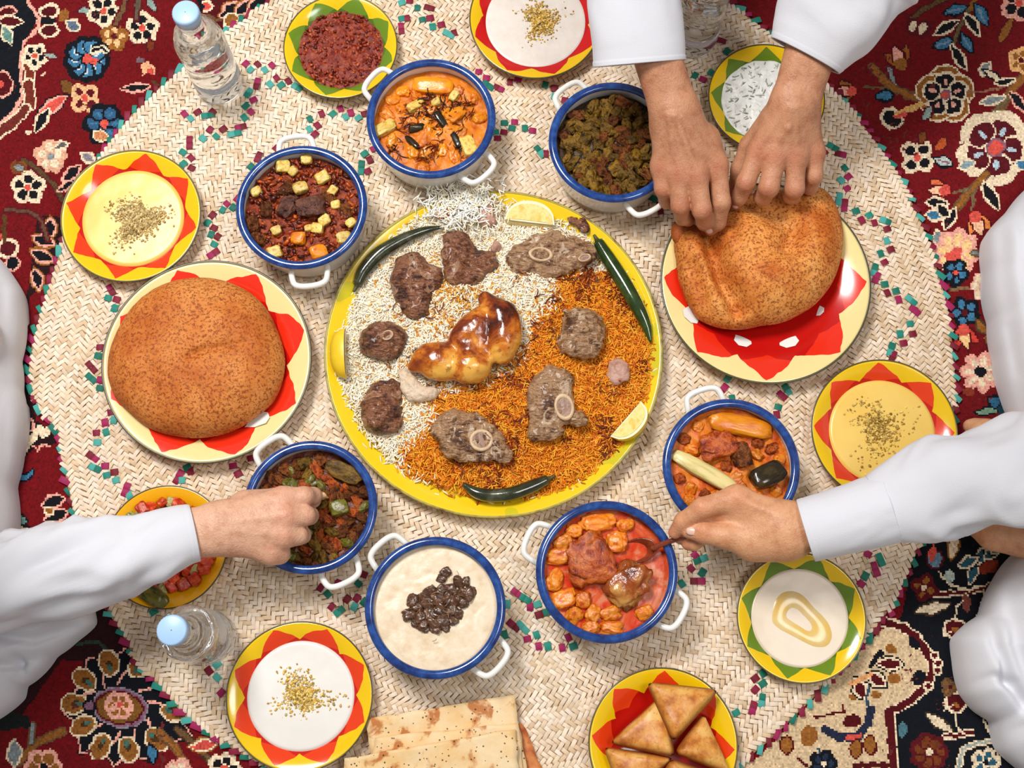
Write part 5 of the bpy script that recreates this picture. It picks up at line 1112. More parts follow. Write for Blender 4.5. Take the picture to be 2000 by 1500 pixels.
# cooked rice bed under the loose grains
zb = lambda X, Y: mound(X + tray_c.x, Y + tray_c.y) - 0.0018
bed_m = (lambda t: t.done(t.mix(t.attr('tone', 'Fac'), rgba((250, 240, 216)), rgba((226, 132, 14))), 0.6, 0.3))(NT('rice_bed'))
def rice_bed():
    nr, na = 60, 200
    rr = np.linspace(0, 1, nr + 1)[1:]; aa = np.arange(na) * 2 * PI / na
    ep = [P(x, y, ZM + 0.014) - tray_c for x, y in EDGE_PX]; ang = np.array([math.atan2(p.y, p.x) for p in ep]); rad = np.array([math.hypot(p.x, p.y) for p in ep]); o_ = np.argsort(ang)
    er = np.interp((aa + PI) % (2 * PI) - PI, np.r_[ang[o_][-1] - 2 * PI, ang[o_], ang[o_][0] + 2 * PI], np.r_[rad[o_][-1], rad[o_], rad[o_][0]]) * 0.955
    er = np.minimum(er, TR * 0.95)
    X = np.r_[0, (rr[:, None] * er * np.cos(aa)).ravel()]; Y = np.r_[0, (rr[:, None] * er * np.sin(aa)).ravel()]; f = np.r_[0, np.repeat(rr, na)]
    Z = zb(X, Y) - 0.005 * np.clip((f - 0.93) / 0.07, 0, 1)
    F = [(0, 1 + k, 1 + (k + 1) % na) for k in range(na)]
    for i in range(nr - 1):
        for k in range(na): F.append((1 + i * na + k, 1 + (i + 1) * na + k, 1 + (i + 1) * na + (k + 1) % na, 1 + i * na + (k + 1) % na))
    me = mesh('rice_bed', np.c_[X, Y, Z], F)
    px, py = proj(X + tray_c.x, Y + tray_c.y, Z); tone = in_poly(px, py, ORANGE_PX).astype(float)
    ca = me.color_attributes.new('tone', 'FLOAT_COLOR', 'POINT'); ca.data.foreach_set('color', np.c_[tone, tone, tone, tone * 0 + 1].astype(np.float32).ravel())
    return me
tag(link('rice_bed', rice_bed(), bed_m, None, (tray_c.x, tray_c.y, 0)), 'packed rice mound, half white and half orange, on the platter', 'rice', None, 'stuff')
def sow(n, inside):
    px = RNG.uniform(630, 1305, n); py = RNG.uniform(360, 1000, n)
    v_ = (750 - py) / FPX; dz_ = -math.cos(TH) + v_ * math.sin(TH); t_ = (CH - ZM - 0.02) / -dz_
    X = (px - 1000) / FPX * t_; Y = (math.sin(TH) + v_ * math.cos(TH)) * t_
    jx, jy = px + RNG.normal(0, 7, n), py + RNG.normal(0, 7, n)
    m = in_poly(jx, jy, EDGE_PX) & (in_poly(px + RNG.normal(0, 9, n), py + RNG.normal(0, 9, n), ORANGE_PX) == inside) & (np.hypot(X - tray_c.x, Y - tray_c.y) < TR * 0.965)
    return X[m], Y[m], px[m], py[m]
X, Y, gx, gy = sow(40000, False); n = len(X)
stain = np.exp(-((gx - 960) ** 2 + (gy - 740) ** 2) / 130 ** 2) + 0.8 * np.exp(-((gx - 870) ** 2 + (gy - 560) ** 2) / 70 ** 2)
cols = tones([(250, 241, 222), (252, 246, 232), (246, 230, 196), (248, 236, 208)], n, 0.04)
yl = RNG.random(n) < 0.05 + 0.45 * np.clip(stain, 0, 1); cols[yl] = tones([(232, 180, 70), (226, 158, 40), (220, 140, 30)], yl.sum(), 0.1)
me = pack('white_rice', GV, GF, np.c_[X, Y, mound(X, Y) + RNG.uniform(-0.0022, 0.0018, n)], eul(n, 0.18), np.c_[RNG.uniform(0.0034, 0.0050, n), np.full(n, 0.00098), np.full(n, 0.0008)], cols, grain_mat)
tag(link('white_rice', me), 'loose long white rice grains over half the platter', 'rice', None, 'stuff')
X, Y, gx, gy = sow(33000, True); n = len(X)
cols = tones([(232, 142, 14), (238, 158, 26), (220, 122, 8), (240, 172, 48), (210, 106, 8)], n, 0.08)
dk = vnoise(np.stack([X * 45, Y * 45, 0 * X + 9], -1)) > 0.42; dk &= RNG.random(n) < 0.5; cols[dk] = tones([(140, 52, 8), (164, 66, 8), (110, 40, 8)], dk.sum(), 0.15)
me = pack('orange_rice', GV, GF, np.c_[X, Y, mound(X, Y) + RNG.uniform(-0.0022, 0.0018, n)], eul(n, 0.2), np.c_[RNG.uniform(0.0034, 0.0050, n), np.full(n, 0.00095), np.full(n, 0.0008)], cols, grain_mat)
tag(link('orange_rice', me), 'loose orange saffron rice grains over half the platter', 'rice', None, 'stuff')
# strands of rice trailing over the rim at the top
n = 760; gx = RNG.normal(905, 38, n); gy = RNG.normal(398, 22, n); Q = [P(a, b, ZM + 0.026) for a, b in zip(gx, gy)]
me = pack('rice_tuft', GV, GF, np.array([(q.x, q.y, q.z + RNG.uniform(-0.003, 0.005)) for q in Q]), eul(n, 0.25), np.c_[RNG.uniform(0.004, 0.0075, n), np.full(n, 0.00095), np.full(n, 0.0008)], tones([(255, 252, 242), (255, 254, 248), (250, 238, 206)], n, 0.03), grain_mat)
tag(link('rice_tuft', me), 'tuft of white rice spilling over the platter rim', 'rice', None, 'stuff')
zm = lambda x, y: mound(x, y)
Q = lambda x, y: P(x, y, ZM + 0.03)
onion_strands('browned_onion', 'browned onion strands strewn over the orange rice', [Q(*p) for p in ((1095, 600), (1120, 560), (1180, 530), (1040, 690), (1000, 700), (1190, 560), (1150, 700), (975, 760), (1010, 860), (900, 905), (870, 880), (960, 930), (1180, 755), (1060, 640), (990, 810), (1085, 580), (1230, 590))], 210, [(110, 34, 6), (146, 54, 8), (84, 26, 6), (170, 74, 10)], lambda x, y: mound(x, y) + 0.0004, 0.012, 0.009, 0.0011, 0.003)
onion_strands('browned_onion', 'browned onion strands round the roast chicken', [Q(*p) for p in ((800, 700), (790, 600), (845, 605), (900, 560), (735, 690), (850, 760), (1000, 540))], 110, [(110, 40, 8), (150, 66, 14), (84, 30, 8), (176, 100, 24)], lambda x, y: mound(x, y) + 0.0004, 0.010, 0.008, 0.0010, 0.003)

# ================================================================ meats on the rice
def lamb_mat(name, dk, mid, lt, fat):
    t = NT(name); oi = t.n.new('ShaderNodeObjectInfo'); v0 = t.coord()
    va = t.n.new('ShaderNodeVectorMath'); va.operation = 'ADD'; cx = t.n.new('ShaderNodeCombineXYZ'); t.l.new(t.math('MULTIPLY', oi.outputs['Random'], 5.0), cx.inputs[0]); t.l.new(v0, va.inputs[0]); t.l.new(cx.outputs[0], va.inputs[1]); v = va.outputs[0]
    a = t.noise(50, 5, 0.6, v, 0.8); fib = t.noise(120, 4, 0.6, t.mapping(v, (1.0, 3.5, 1.0), (0, 0, 0.6)), 0.6)
    col = t.ramp(t.math('ADD', t.math('MULTIPLY', a, 0.6), t.math('MULTIPLY', fib, 0.4)), [(0.40, dk), (0.47, mid), (0.54, lt), (0.60, mid)])
    f = t.ramp(t.noise(36, 3, 0.5, v, 1.5), [(0.585, (0, 0, 0)), (0.62, (255, 255, 255)), (0.65, (255, 255, 255)), (0.69, (0, 0, 0))])
    col = t.mix(t.math('MULTIPLY', t.sep(f)[0], 0.7), col, rgba(fat))
    t.bump(t.math('ADD', fib, t.noise(300, 3, 0.6, v)), 0.7, 0.004)
    return t.done(col, 0.26, 0.5, coat=0.2)
lamb_dark = lamb_mat('roast_lamb', (46, 18, 8), (104, 56, 32), (150, 98, 66), (184, 142, 112))
lamb_grey = lamb_mat('boiled_lamb', (74, 42, 22), (138, 98, 66), (180, 142, 106), (212, 186, 158))
lamb_pink = mottled('pale_lamb', [(156, 108, 88), (186, 142, 124), (202, 164, 146)], 80, rough=0.4, bump=0.6, bscale=200, bdist=0.003)
marrow_m = mottled('marrow', [(120, 84, 64), (156, 118, 96)], 120, rough=0.3, bump=0.4)
def zr(x, y, dz=0.0):
    p = P(x, y, ZM + 0.03)
    for _ in range(3): p = P(x, y, float(mound(np.array([p.x]), np.array([p.y]))[0]) + dz)
    return p
def lamb(label, px, py, w, h, ang, mat, seed, thick=0.013, parts=(), bones=(), amp=0.26, name='lamb_piece', boxy=0.75, lift=0.35):
    """ragged piece of lamb; parts: extra lumps (dx, dy, w, h) in px fused in; bones: rings (x, y, r, squash)"""
    p = zr(px, py, thick * lift); m_ = MPP(px, py, p.z)
    el = [((0, 0, 0), (w / 2 * m_, h / 2 * m_, thick), math.radians(ang))]
    for dx, dy, pw, ph, pa in parts: el.append(((dx * m_, -dy * m_, 0), (pw / 2 * m_, ph / 2 * m_, thick * 0.85), math.radians(pa)))
    ext = max(abs(c_[0]) + abs(c_[1]) * 0 + max(r_[:2]) for c_, r_, a_ in el) * 1.45; exy = max(abs(c_[1]) + max(r_[:2]) for c_, r_, a_ in el) * 1.45
    def fn(g):
        d = None
        nz = fbm(g * 55 + seed * 7.7, 3) * 0.0042 * amp / 0.26 + 0.0016 * fbm(g * 190 + seed, 2)
        for c_, r_, a_ in el:
            R_ = np.array([[math.cos(a_), -math.sin(a_), 0], [math.sin(a_), math.cos(a_), 0], [0, 0, 1]])
            e = ellip(g, c_, r_, R_); d = e if d is None else smin(d, e, 0.006)
        return d + nz
    V, F = surface_nets(fn, (-ext, -exy, -thick * 1.5), (ext, exy, thick * 1.6), 0.0017)
    o = link(name, mesh(name, relax(V, F, 1), F), mat, None, tuple(p)); tag(o, label, 'meat')
    for bx, by, br_, sq, ba in bones:
        q = P(bx, by, p.z + thick * 0.86) - p; r_ = br_ * m_
        ring = lathe('bone', [(r_ * 1.0, -0.004), (r_ * 1.02, 0.0012), (r_ * 0.92, 0.0026), (r_ * 0.74, 0.0022), (r_ * 0.66, 0.0002), (r_ * 0.66, -0.003)], 28)
        b = link('bone', ring, bone_m, o, (q.x, q.y, q.z), (random.gauss(0, 0.12), random.gauss(0, 0.12), math.radians(ba)), (1, sq, 1))
        mm = disc_field('marrow', r_ * 0.7, lambda X, Y: 0.0006 + 0.0004 * vnoise(np.stack([X * 400, Y * 400, 0 * X], -1)), 6, 20)
        link('marrow', mm, marrow_m, b)
    return o
lamb('dark roast lamb piece split by a bone beside the curved chilli', 808, 555, 88, 130, 15, lamb_dark, 1, 0.016, [(10, 50, 60, 50, 20), (40, -10, 40, 60, 0)])
lamb('knobbly dark lamb joint in three lobes on white rice', 895, 500, 62, 78, -10, lamb_dark, 2, 0.014, [(48, 14, 56, 50, 10), (10, 40, 70, 40, 0), (-10, -35, 40, 36, 0)])
lamb('small pink lamb nub above the knobbly joint', 970, 482, 26, 30, 0, lamb_pink, 3, 0.008)
lamb('wide pale lamb slice with an oval bone ring by the straight chilli', 1075, 505, 120, 88, 10, lamb_grey, 4, 0.011, [(-55, 0, 56, 62, 0), (50, -12, 84, 66, 0), (-8, -38, 70, 36, 0)], [(1056, 497, 24, 0.62, -4), (1142, 504, 13, 0.6, 10)])
lamb('blocky grey lamb chunk standing on orange rice', 1138, 648, 84, 104, 8, lamb_grey, 5, 0.022, [(6, -20, 66, 50, 0), (-14, 26, 60, 50, 10)], (), 0.34)
lamb('long oval lamb slice with a bone ring on orange rice', 1075, 790, 92, 150, -6, lamb_grey, 6, 0.011, [(10, -52, 60, 50, 0), (-8, 55, 70, 40, 0), (52, 28, 42, 26, 0)], [(1102, 795, 19, 1.4, 12)])
lamb('broad fan shaped lamb slice with a bone ring beside the short charred chilli', 905, 848, 112, 104, -20, lamb_grey, 7, 0.011, [(42, 18, 80, 64, -15), (-30, -8, 60, 70, 20), (70, 34, 60, 30, -20)], [(940, 860, 23, 0.95, 0)])
lamb('dark lamb knuckle with a pale bone end near the rind-up lemon wedge', 750, 664, 84, 80, -15, lamb_dark, 8, 0.017, [(-26, 4, 44, 46, 0)], [(757, 655, 12, 0.8, 30)])
lamb('dark ridged lamb piece between the platter edge and the shredded chicken', 742, 795, 80, 102, -25, lamb_dark, 9, 0.016, [(10, 28, 60, 50, 0), (22, -36, 40, 44, 0)])
lamb('pink lamb scrap stuck in the tuft of white rice', 952, 417, 38, 46, 0, lamb_pink, 10, 0.008, lift=0.8)
lamb('pale pink triangular lamb scrap on orange rice', 1208, 727, 46, 54, 20, lamb_pink, 11, 0.008)
lamb('small reddish lamb scrap beside the tuft of rice', 862, 420, 34, 22, 20, mottled('red_scrap', [(150, 54, 18), (196, 96, 50), (214, 140, 90)], 120, bump=0.5), 12, 0.006, lift=0.8)
lamb('brown lamb scrap near the lemon slice and straight chilli', 1130, 436, 52, 30, -35, lamb_dark, 13, 0.006, lift=0.8)
lamb('white shredded chicken strip beside the roast chicken', 800, 748, 40, 84, 35, mottled('chicken_shreds', [(200, 170, 140), (226, 204, 178), (214, 180, 140)], 90, rough=0.4, bump=0.8, bscale=240, bdist=0.003), 14, 0.008, [(30, 22, 60, 26, 10)])
# --- roast chicken half
def chicken():
    p = zr(915, 665, 0.010); m_ = MPP(915, 665, p.z)
    L = lambda x, y, z: (P(x, y, p.z + z) - p)
    rot = lambda a: np.array([[math.cos(a), -math.sin(a), 0], [math.sin(a), math.cos(a), 0], [0, 0, 1]])
    def fn(g):
        br_ = ellip(g, L(858, 706, 0.002), (0.030, 0.023, 0.019), rot(-0.35))                      # breast, two lobes with a cleft
        br_ = smin(br_, ellip(g, L(918, 716, 0.004), (0.026, 0.021, 0.020), rot(0.15)), 0.004)
        leg = ellip(g, L(985, 655, 0.008), (0.020, 0.036, 0.020), rot(-0.12))                       # thigh along the far side
        leg = smin(leg, rcone(g, L(975, 610, 0.010), L(950, 586, 0.006), 0.016, 0.010), 0.012)
        back = ellip(g, L(925, 640, 0.006), (0.036, 0.019, 0.016), rot(0.75))
        body = smin(back, ellip(g, L(940, 675, 0.002), (0.030, 0.026, 0.016), rot(0.4)), 0.010)
        d = smin(br_, body, 0.006); d = smin(d, leg, 0.004)
        d = smin(d, rcone(g, L(826, 700, 0.0), L(806, 716, -0.002), 0.012, 0.007), 0.008)
        return d + 0.0011 * fbm(g * 70, 3)
    V, F = surface_nets(fn, (-0.085, -0.065, -0.02), (0.08, 0.07, 0.036), 0.0016)
    t = NT('roast_skin'); v = t.coord(); b = t.noise(26, 5, 0.6, v, 0.5); f_ = t.noise(140, 4, 0.6, v)
    sx = t.sep(v); roast = t.math('ADD', t.math('MULTIPLY', sx[1], -2.2), t.math('MULTIPLY', sx[0], -0.9))
    col = t.ramp(t.math('ADD', b, roast), [(0.34, (62, 20, 6)), (0.44, (128, 50, 10)), (0.54, (196, 108, 26)), (0.64, (228, 168, 70))])
    col = t.mix(t.math('MULTIPLY', t.math('GREATER_THAN', f_, 0.62), 0.5), col, rgba((96, 34, 8)))
    t.bump(f_, 0.35, 0.002)
    o = link('roast_chicken', mesh('roast_chicken', relax(V, F, 2), F), t.done(col, 0.2, 0.5, coat=0.3), None, tuple(p)); tag(o, 'glossy golden brown roast chicken half at the middle of the platter', 'chicken')
chicken()
# --- chillies and lemons
chilli_m = mottled('green_chilli', [(22, 40, 14), (40, 62, 22), (72, 92, 40)], 60, rough=0.14, bump=0.08, coat=0.5, lo=0.3, hi=0.75)
chilli_b = mottled('charred_chilli', [(30, 24, 18), (46, 52, 28), (92, 88, 72)], 60, rough=0.16, bump=0.12, coat=0.5, lo=0.3, hi=0.75)
stem_m = mottled('chilli_stalk', [(50, 48, 24), (84, 80, 40)], 90, bump=0.3)
def chilli(label, pts, rad, mat, stem):
    Pw = [zr(x, y, 0.007) for x, y in pts]; o = link('chilli', tube('chilli', [p - Pw[0] for p in Pw], rad, 16, 8), mat, None, tuple(Pw[0])); tag(o, label, 'chilli')
    k, q = (0, 1) if stem == 0 else (-1, -2); a = Pw[k] - Pw[0]; d = (Pw[k] - Pw[q]).normalized()
    link('stalk', tube('stalk', [a - d * 0.002, a + d * 0.004, a + d * 0.010 + Vector((0, 0, 0.001))], [rad[k] * 0.75, rad[k] * 0.42, 0.0016], 10, 4), stem_m, o); return o
chilli('curved charred chilli on white rice with its tip over the grains', [(698, 556), (712, 528), (742, 495), (782, 470), (825, 452), (862, 443)], [0.0062, 0.0085, 0.0088, 0.0076, 0.0056, 0.0018], chilli_b, 0)
chilli('long straight glossy green chilli along the orange rice edge', [(1168, 472), (1190, 508), (1218, 552), (1244, 598), (1262, 636), (1271, 668)], [0.0068, 0.0092, 0.0096, 0.0088, 0.0064, 0.0016], chilli_m, 0)
chilli('short charred chilli along the edge of the orange rice', [(1070, 936), (1040, 950), (1000, 964), (960, 968), (930, 962), (905, 946)], [0.0058, 0.0080, 0.0082, 0.0080, 0.0068, 0.0030], chilli_b, 0)
rind_m = mottled('lemon_rind', [(232, 190, 30), (238, 204, 50)], 50, rough=0.35, bump=0.25, bscale=500, bdist=0.0008, obj_rand=False)
pith_m = plain('lemon_pith', (238, 228, 190), 0.5); pulp_m = mottled('lemon_pulp', [(236, 206, 110), (242, 222, 150), (228, 190, 84)], 120, rough=0.15, bump=0.5, bscale=260, bdist=0.001, sss=0.2, obj_rand=False)
def lemon_wedge(label, px, py, L, Wd, rz, roll, dz=0.006):
    """quarter of a lemon: curved rind, two cut faces with pith edge and pulp"""
    o = empty('lemon_wedge', tuple(zr(px, py, dz)), label, 'lemon'); o.rotation_euler = (0, 0, rz)
    n, m = 20, 10; V = []; F = []
    prof = lambda u: max(0.02, math.sqrt(max(0, 1 - abs(u) ** 2.3)))
    A0, A1 = -PI / 3.2, PI / 3.2
    for i in range(n + 1):
        u = -1 + 2 * i / n
        for j in range(m + 1):
            a = A0 + (A1 - A0) * j / m; V.append((u * L, Wd * prof(u) * math.sin(a), Wd * prof(u) * math.cos(a)))
    for i in range(n):
        for j in range(m): F.append((i * (m + 1) + j, (i + 1) * (m + 1) + j, (i + 1) * (m + 1) + j + 1, i * (m + 1) + j + 1))
    M_ = Matrix.Rotation(roll, 4, 'X')
    r = link('rind', mesh('rind', V, F), rind_m, o); r.matrix_local = M_
    for sgn, a in ((-1, A0), (1, A1)):
        for nm, mat, k, off in (('pith', pith_m, 1.0, 0.0), ('pulp', pulp_m, 0.86, 0.0007)):
            V = []; F = []
            nx_, nz_ = math.cos(a) * sgn, -math.sin(a) * sgn
            for i in range(n + 1):
                u = -1 + 2 * i / n; w_ = Wd * prof(u) * (k if k < 1 else 1); inn = 0.0 if k == 1 else 0.08 * Wd * prof(u)
                for q in (inn, w_): V.append((u * L * (1 if k == 1 else 0.93), q * math.sin(a) + nx_ * off, q * math.cos(a) + nz_ * off))
            for i in range(n): F.append((2 * i, 2 * i + 2, 2 * i + 3, 2 * i + 1))
            f_ = link(nm, mesh(nm, V, F), mat, o); f_.matrix_local = M_
    return o
lemon_wedge('lemon wedge with its cut face up beside the tuft of rice', 1034, 434, 0.031, 0.026, -0.12, -2.3, 0.010)
lemon_wedge('lemon wedge showing yellow rind at the edge of white rice', 676, 690, 0.031, 0.0195, 1.62, -1.0, 0.0015)
lemon_wedge('lemon wedge lying on the platter rim beside orange rice', 1222, 818, 0.028, 0.024, 0.85, 2.1, 0.008)
# ================================================================ people: arms and laps reaching in from outside the picture
def skin_mat(name, c, red, dark):
    t = NT(name); v = t.coord()
    base = t.ramp(t.noise(60, 5, 0.65), [(0.34, tuple(int(x * k) for x, k in zip(c, (0.92, 0.86, 0.83)))), (0.52, c), (0.68, tuple(min(255, int(x * k)) for x, k in zip(c, (1.03, 1.04, 1.05))))])
    base = t.mix(t.math('MULTIPLY', t.attr('flush', 'Fac'), 0.42), base, rgba(red))
    base = t.mix(t.math('MULTIPLY', t.math('GREATER_THAN', t.noise(420, 3), 0.60), 0.14), base, rgba(dark))
    wr = t.noise(260, 3, 0.6, t.mapping(v, (1, 1, 1)))
    vein = t.noise(46, 3, 0.5, v, 1.0)
    t.bump(t.math('ADD', t.math('ADD', wr, t.math('MULTIPLY', t.voro(520, v), 0.6)), t.math('MULTIPLY', vein, 1.6)), 0.32, 0.0014)
    return t.done(base, 0.46, 0.4, 0.12, (1, 0.3, 0.15), sssc=0.006)
t = NT('white_cotton'); v = t.coord()
t.bump(t.math('ADD', t.noise(900, 2), t.math('MULTIPLY', t.noise(22, 2), 1.2)), 0.12, 0.003)
t.b.inputs['Sheen Weight'].default_value = 0.2
cotton = t.done(rgba((212, 212, 218)), 0.75, 0.2)
def bake_hand(spec, step=0.0017):
    """spec: palm = [(a, b, ra, rb)], fingers = [[(pt, r), ...]], ridge = thin tendons, flush = knuckle points"""
    pts = [np.array(q) for a, b, _, _ in spec['palm'] for q in (a, b)] + [np.array(p) for f in spec['fingers'] for p, r in f]
    lo = np.min(pts, 0) - 0.036; hi = np.max(pts, 0) + 0.036
    def fn(g):
        palm = None
        for a, b, ra, rb in spec['palm']:
            d = rcone(g, a, b, ra, rb); palm = d if palm is None else smin(palm, d, 0.016)
        for a, b, r in spec.get('ridge', ()): palm = smin(palm, rcone(g, a, b, r * 1.15, r * 0.95), 0.0045)
        out = palm
        for f in spec['fingers']:
            fd = None
            for (a, ra), (b, rb) in zip(f[:-1], f[1:]):
                d = rcone(g, a, b, ra, rb); fd = d if fd is None else smin(fd, d, 0.004)
            out = np.minimum(out, smin(palm, fd, 0.009))
        return out
    V, F = surface_nets(fn, lo, hi, step)
    return relax(V, F, 3, 0.5), F
def make_person(name, label, hands, mat, extra=None):
    Vs, Fs, off = [], [], 0; fl = []
    for h in hands:
        V, F = bake_hand(h); Vs.append(V); Fs.append(F + off); off += len(V)
        k = np.zeros(len(V))
        for p, r in h['flush']: k = np.maximum(k, np.exp(-(np.linalg.norm(V - np.array(p), axis=1) / r) ** 2))
        fl.append(k)
    if extra:
        V, F = extra; Vs.append(V); Fs.append(F + off); fl.append(np.zeros(len(V)))
    V = np.concatenate(Vs); F = np.concatenate(Fs); fl = np.concatenate(fl)
    o_ = V.mean(0); o_[2] = 0
    me = mesh(name, V - o_, F); ca = me.color_attributes.new('flush', 'FLOAT_COLOR', 'POINT'); ca.data.foreach_set('color', np.c_[fl, fl, fl, np.ones(len(fl))].astype(np.float32).ravel())
    return tag(link(name, me, mat, None, tuple(o_)), label, 'person')
nail_m = plain('fingernail', (232, 186, 166), 0.25, 0.5, sss=0.1)
def nail(person, p, d, up, L, W):
    """curved nail plate at p, pointing along d, facing up"""
    d = Vector(d).normalized(); up = Vector(up); up = (up - d * up.dot(d)).normalized(); sd = d.cross(up)
    V = []; F = []; n = 8
    for i in range(n + 1):
        for j in range(n + 1):
            a, b = -1 + 2 * i / n, -1 + 2 * j / n; k = 1 - 0.28 * max(0, abs(b) - 0.3) ** 2 * 2
            q = Vector(p) + d * (b * L) + sd * (a * W * k) + up * (-0.5 * W * a * a - 0.12 * L * b * b); V.append(q - person.location)
    for i in range(n):
        for j in range(n): F.append((i * (n + 1) + j, i * (n + 1) + j + 1, (i + 1) * (n + 1) + j + 1, (i + 1) * (n + 1) + j))
    me = mesh('fingernail', V, F); o = link('fingernail', me, nail_m, person); m = o.modifiers.new('t', 'SOLIDIFY'); m.thickness = 0.0007; m.offset = 0
def sleeve(parent, name, st, seed=0, fold=0.010, n=72, seg=14, flat=0.62, droop=0.0, hem=True, thick=0.0016, crease=1.0):
    """loose cloth tube. st: (px, py, z, half width px). The first station is the open cuff"""
    C = []
    for x, y, z, hw in st:
        p = P(x, y, z); C.append((p.x, p.y, z, hw * MPP(x, y, z)))
    C = catmull(C, seg); path = C[:, :3]; W = C[:, 3]
    T = np.gradient(path, axis=0); T /= np.linalg.norm(T, axis=1)[:, None]
    L = np.r_[0, np.cumsum(np.linalg.norm(np.diff(path, axis=0), axis=1))]
    side = np.cross(T, [0, 0, 1.0]); side /= np.linalg.norm(side, axis=1)[:, None]; up = np.cross(side, T)
    a = np.arange(n) * 2 * PI / n; V = []
    loc = np.array(parent.location)
    for i in range(len(path)):
        s = L[i]; cu, su = np.cos(a), np.sin(a)
        k = min(1.0, s / 0.07) ** 1.5
        q = np.stack([cu * 1.0 + s * 4, su * 1.0 - s * 3 + seed * 3.1, np.full(n, s * 7 + seed)], -1)
        ridged = 1 - np.abs(fbm(q * 1.1, 2)) * 1.5
        dr = fold * (0.04 + 0.96 * k) * (ridged - 0.5) + 0.0005 * fbm(q * 5, 2) * k
        q2 = np.stack([cu * 0.8 + seed, su * 0.8, s * 26 + 1.6 * np.sin(a + seed) + 0 * cu], -1); dr = dr + crease * 0.0055 * k * (0.45 - np.abs(vnoise(q2)))
        diag = np.sin(a * 2 + s * 40 + seed) * 0.0018 * k * crease
        r = 1 + (dr + diag) / W[i]
        if hem and s < 0.006: r = r * (1.012)
        hgt = W[i] * flat
        V.append(path[i] + (side[i] * (W[i] * cu * r)[:, None]) + up[i] * ((hgt * su * r - droop * np.clip(-su, 0, 1) * k)[:, None]))
    m = len(path); V = np.concatenate(V) - loc
    F = [(i * n + j, i * n + (j + 1) % n, (i + 1) * n + (j + 1) % n, (i + 1) * n + j) for i in range(m - 1) for j in range(n)]
    o = link(name, mesh(name, V, F), cotton, parent); md = o.modifiers.new('cloth', 'SOLIDIFY'); md.thickness = thick; md.offset = -1
    return o
def drape(parent, name, outline, centre, H, folds, seed, rid=0.010, along=(0, 1), freq=16, edge=0.022, na=220, nr=60):
    """cloth over a bent knee: traced outline on the ground, domed height, running ridges and a few named creases"""
    c = P(centre[0], centre[1], 0.02); pts = [P(x, y, 0.02) - c for x, y in outline]
    ang = np.array([math.atan2(p.y, p.x) for p in pts]); rad = np.array([math.hypot(p.x, p.y) for p in pts]); o_ = np.argsort(ang); ang, rad = ang[o_], rad[o_]
    aa = np.arange(na) * 2 * PI / na - PI; rr = np.interp(aa, np.r_[ang[-1] - 2 * PI, ang, ang[0] + 2 * PI], np.r_[rad[-1], rad, rad[0]])
    k = np.array([1, 2, 1.0]) / 4; rr = np.convolve(np.r_[rr[-1:], rr, rr[:1]], k, 'valid')
    fs = np.linspace(0, 1, nr + 1)[1:] ** 0.75
    X = np.r_[0, (fs[:, None] * rr * np.cos(aa)).ravel()]; Y = np.r_[0, (fs[:, None] * rr * np.sin(aa)).ravel()]; f = np.r_[0, np.repeat(fs, na)]
    al = np.array(along, float); al /= np.linalg.norm(al); u = X * al[0] + Y * al[1]; w = -X * al[1] + Y * al[0]
    q = np.stack([w * freq, u * freq * 0.28, 0 * X + seed * 3.3], -1); warp = 0.8 * fbm(q * 0.5 + 9, 2); q[..., 0] += warp
    ridg = (1 - np.abs(fbm(q, 2)) * 1.5)
    z = edge + (H - edge) * np.sqrt(np.clip(1 - f ** 2.4, 0, 1)) + rid * (ridg - 0.5) * np.clip(1.15 - f ** 5, 0, 1)
    for path, wd, dp in folds: z = z + groove(path, wd, dp)(X + c.x, Y + c.y) * np.clip(1.1 - f ** 6, 0, 1)
    gx_, gy_ = X + c.x - MC.x, Y + c.y - MC.y; gnd = np.where(np.hypot(gx_, gy_) < mat_r(np.arctan2(gy_, gx_)) + 0.004, 0.0078, 0.001)
    z = np.maximum(z, gnd + 0.002)
    V = np.r_[np.c_[X, Y, z], np.c_[X[-na:] * 0.985, Y[-na:] * 0.985, gnd[-na:]]]
    F = [(0, 1 + k_, 1 + (k_ + 1) % na) for k_ in range(na)]
    for i in range(nr): F += [(1 + i * na + k_, 1 + (i + 1) * na + k_, 1 + (i + 1) * na + (k_ + 1) % na, 1 + i * na + (k_ + 1) % na) for k_ in range(na)]
    o = link(name, mesh(name, V, F), cotton, parent, tuple(Vector((c.x, c.y, 0)) - parent.location)); return o
hair_m = mottled('black_hair', [(16, 12, 10), (34, 26, 22)], 200, rough=0.5, bump=0.6, bscale=500, obj_rand=False)
eye_m = (lambda t: t.done(rgba((232, 228, 222)), 0.1))(NT('eye_white')); iris_m = plain('dark_iris', (36, 22, 14), 0.1)
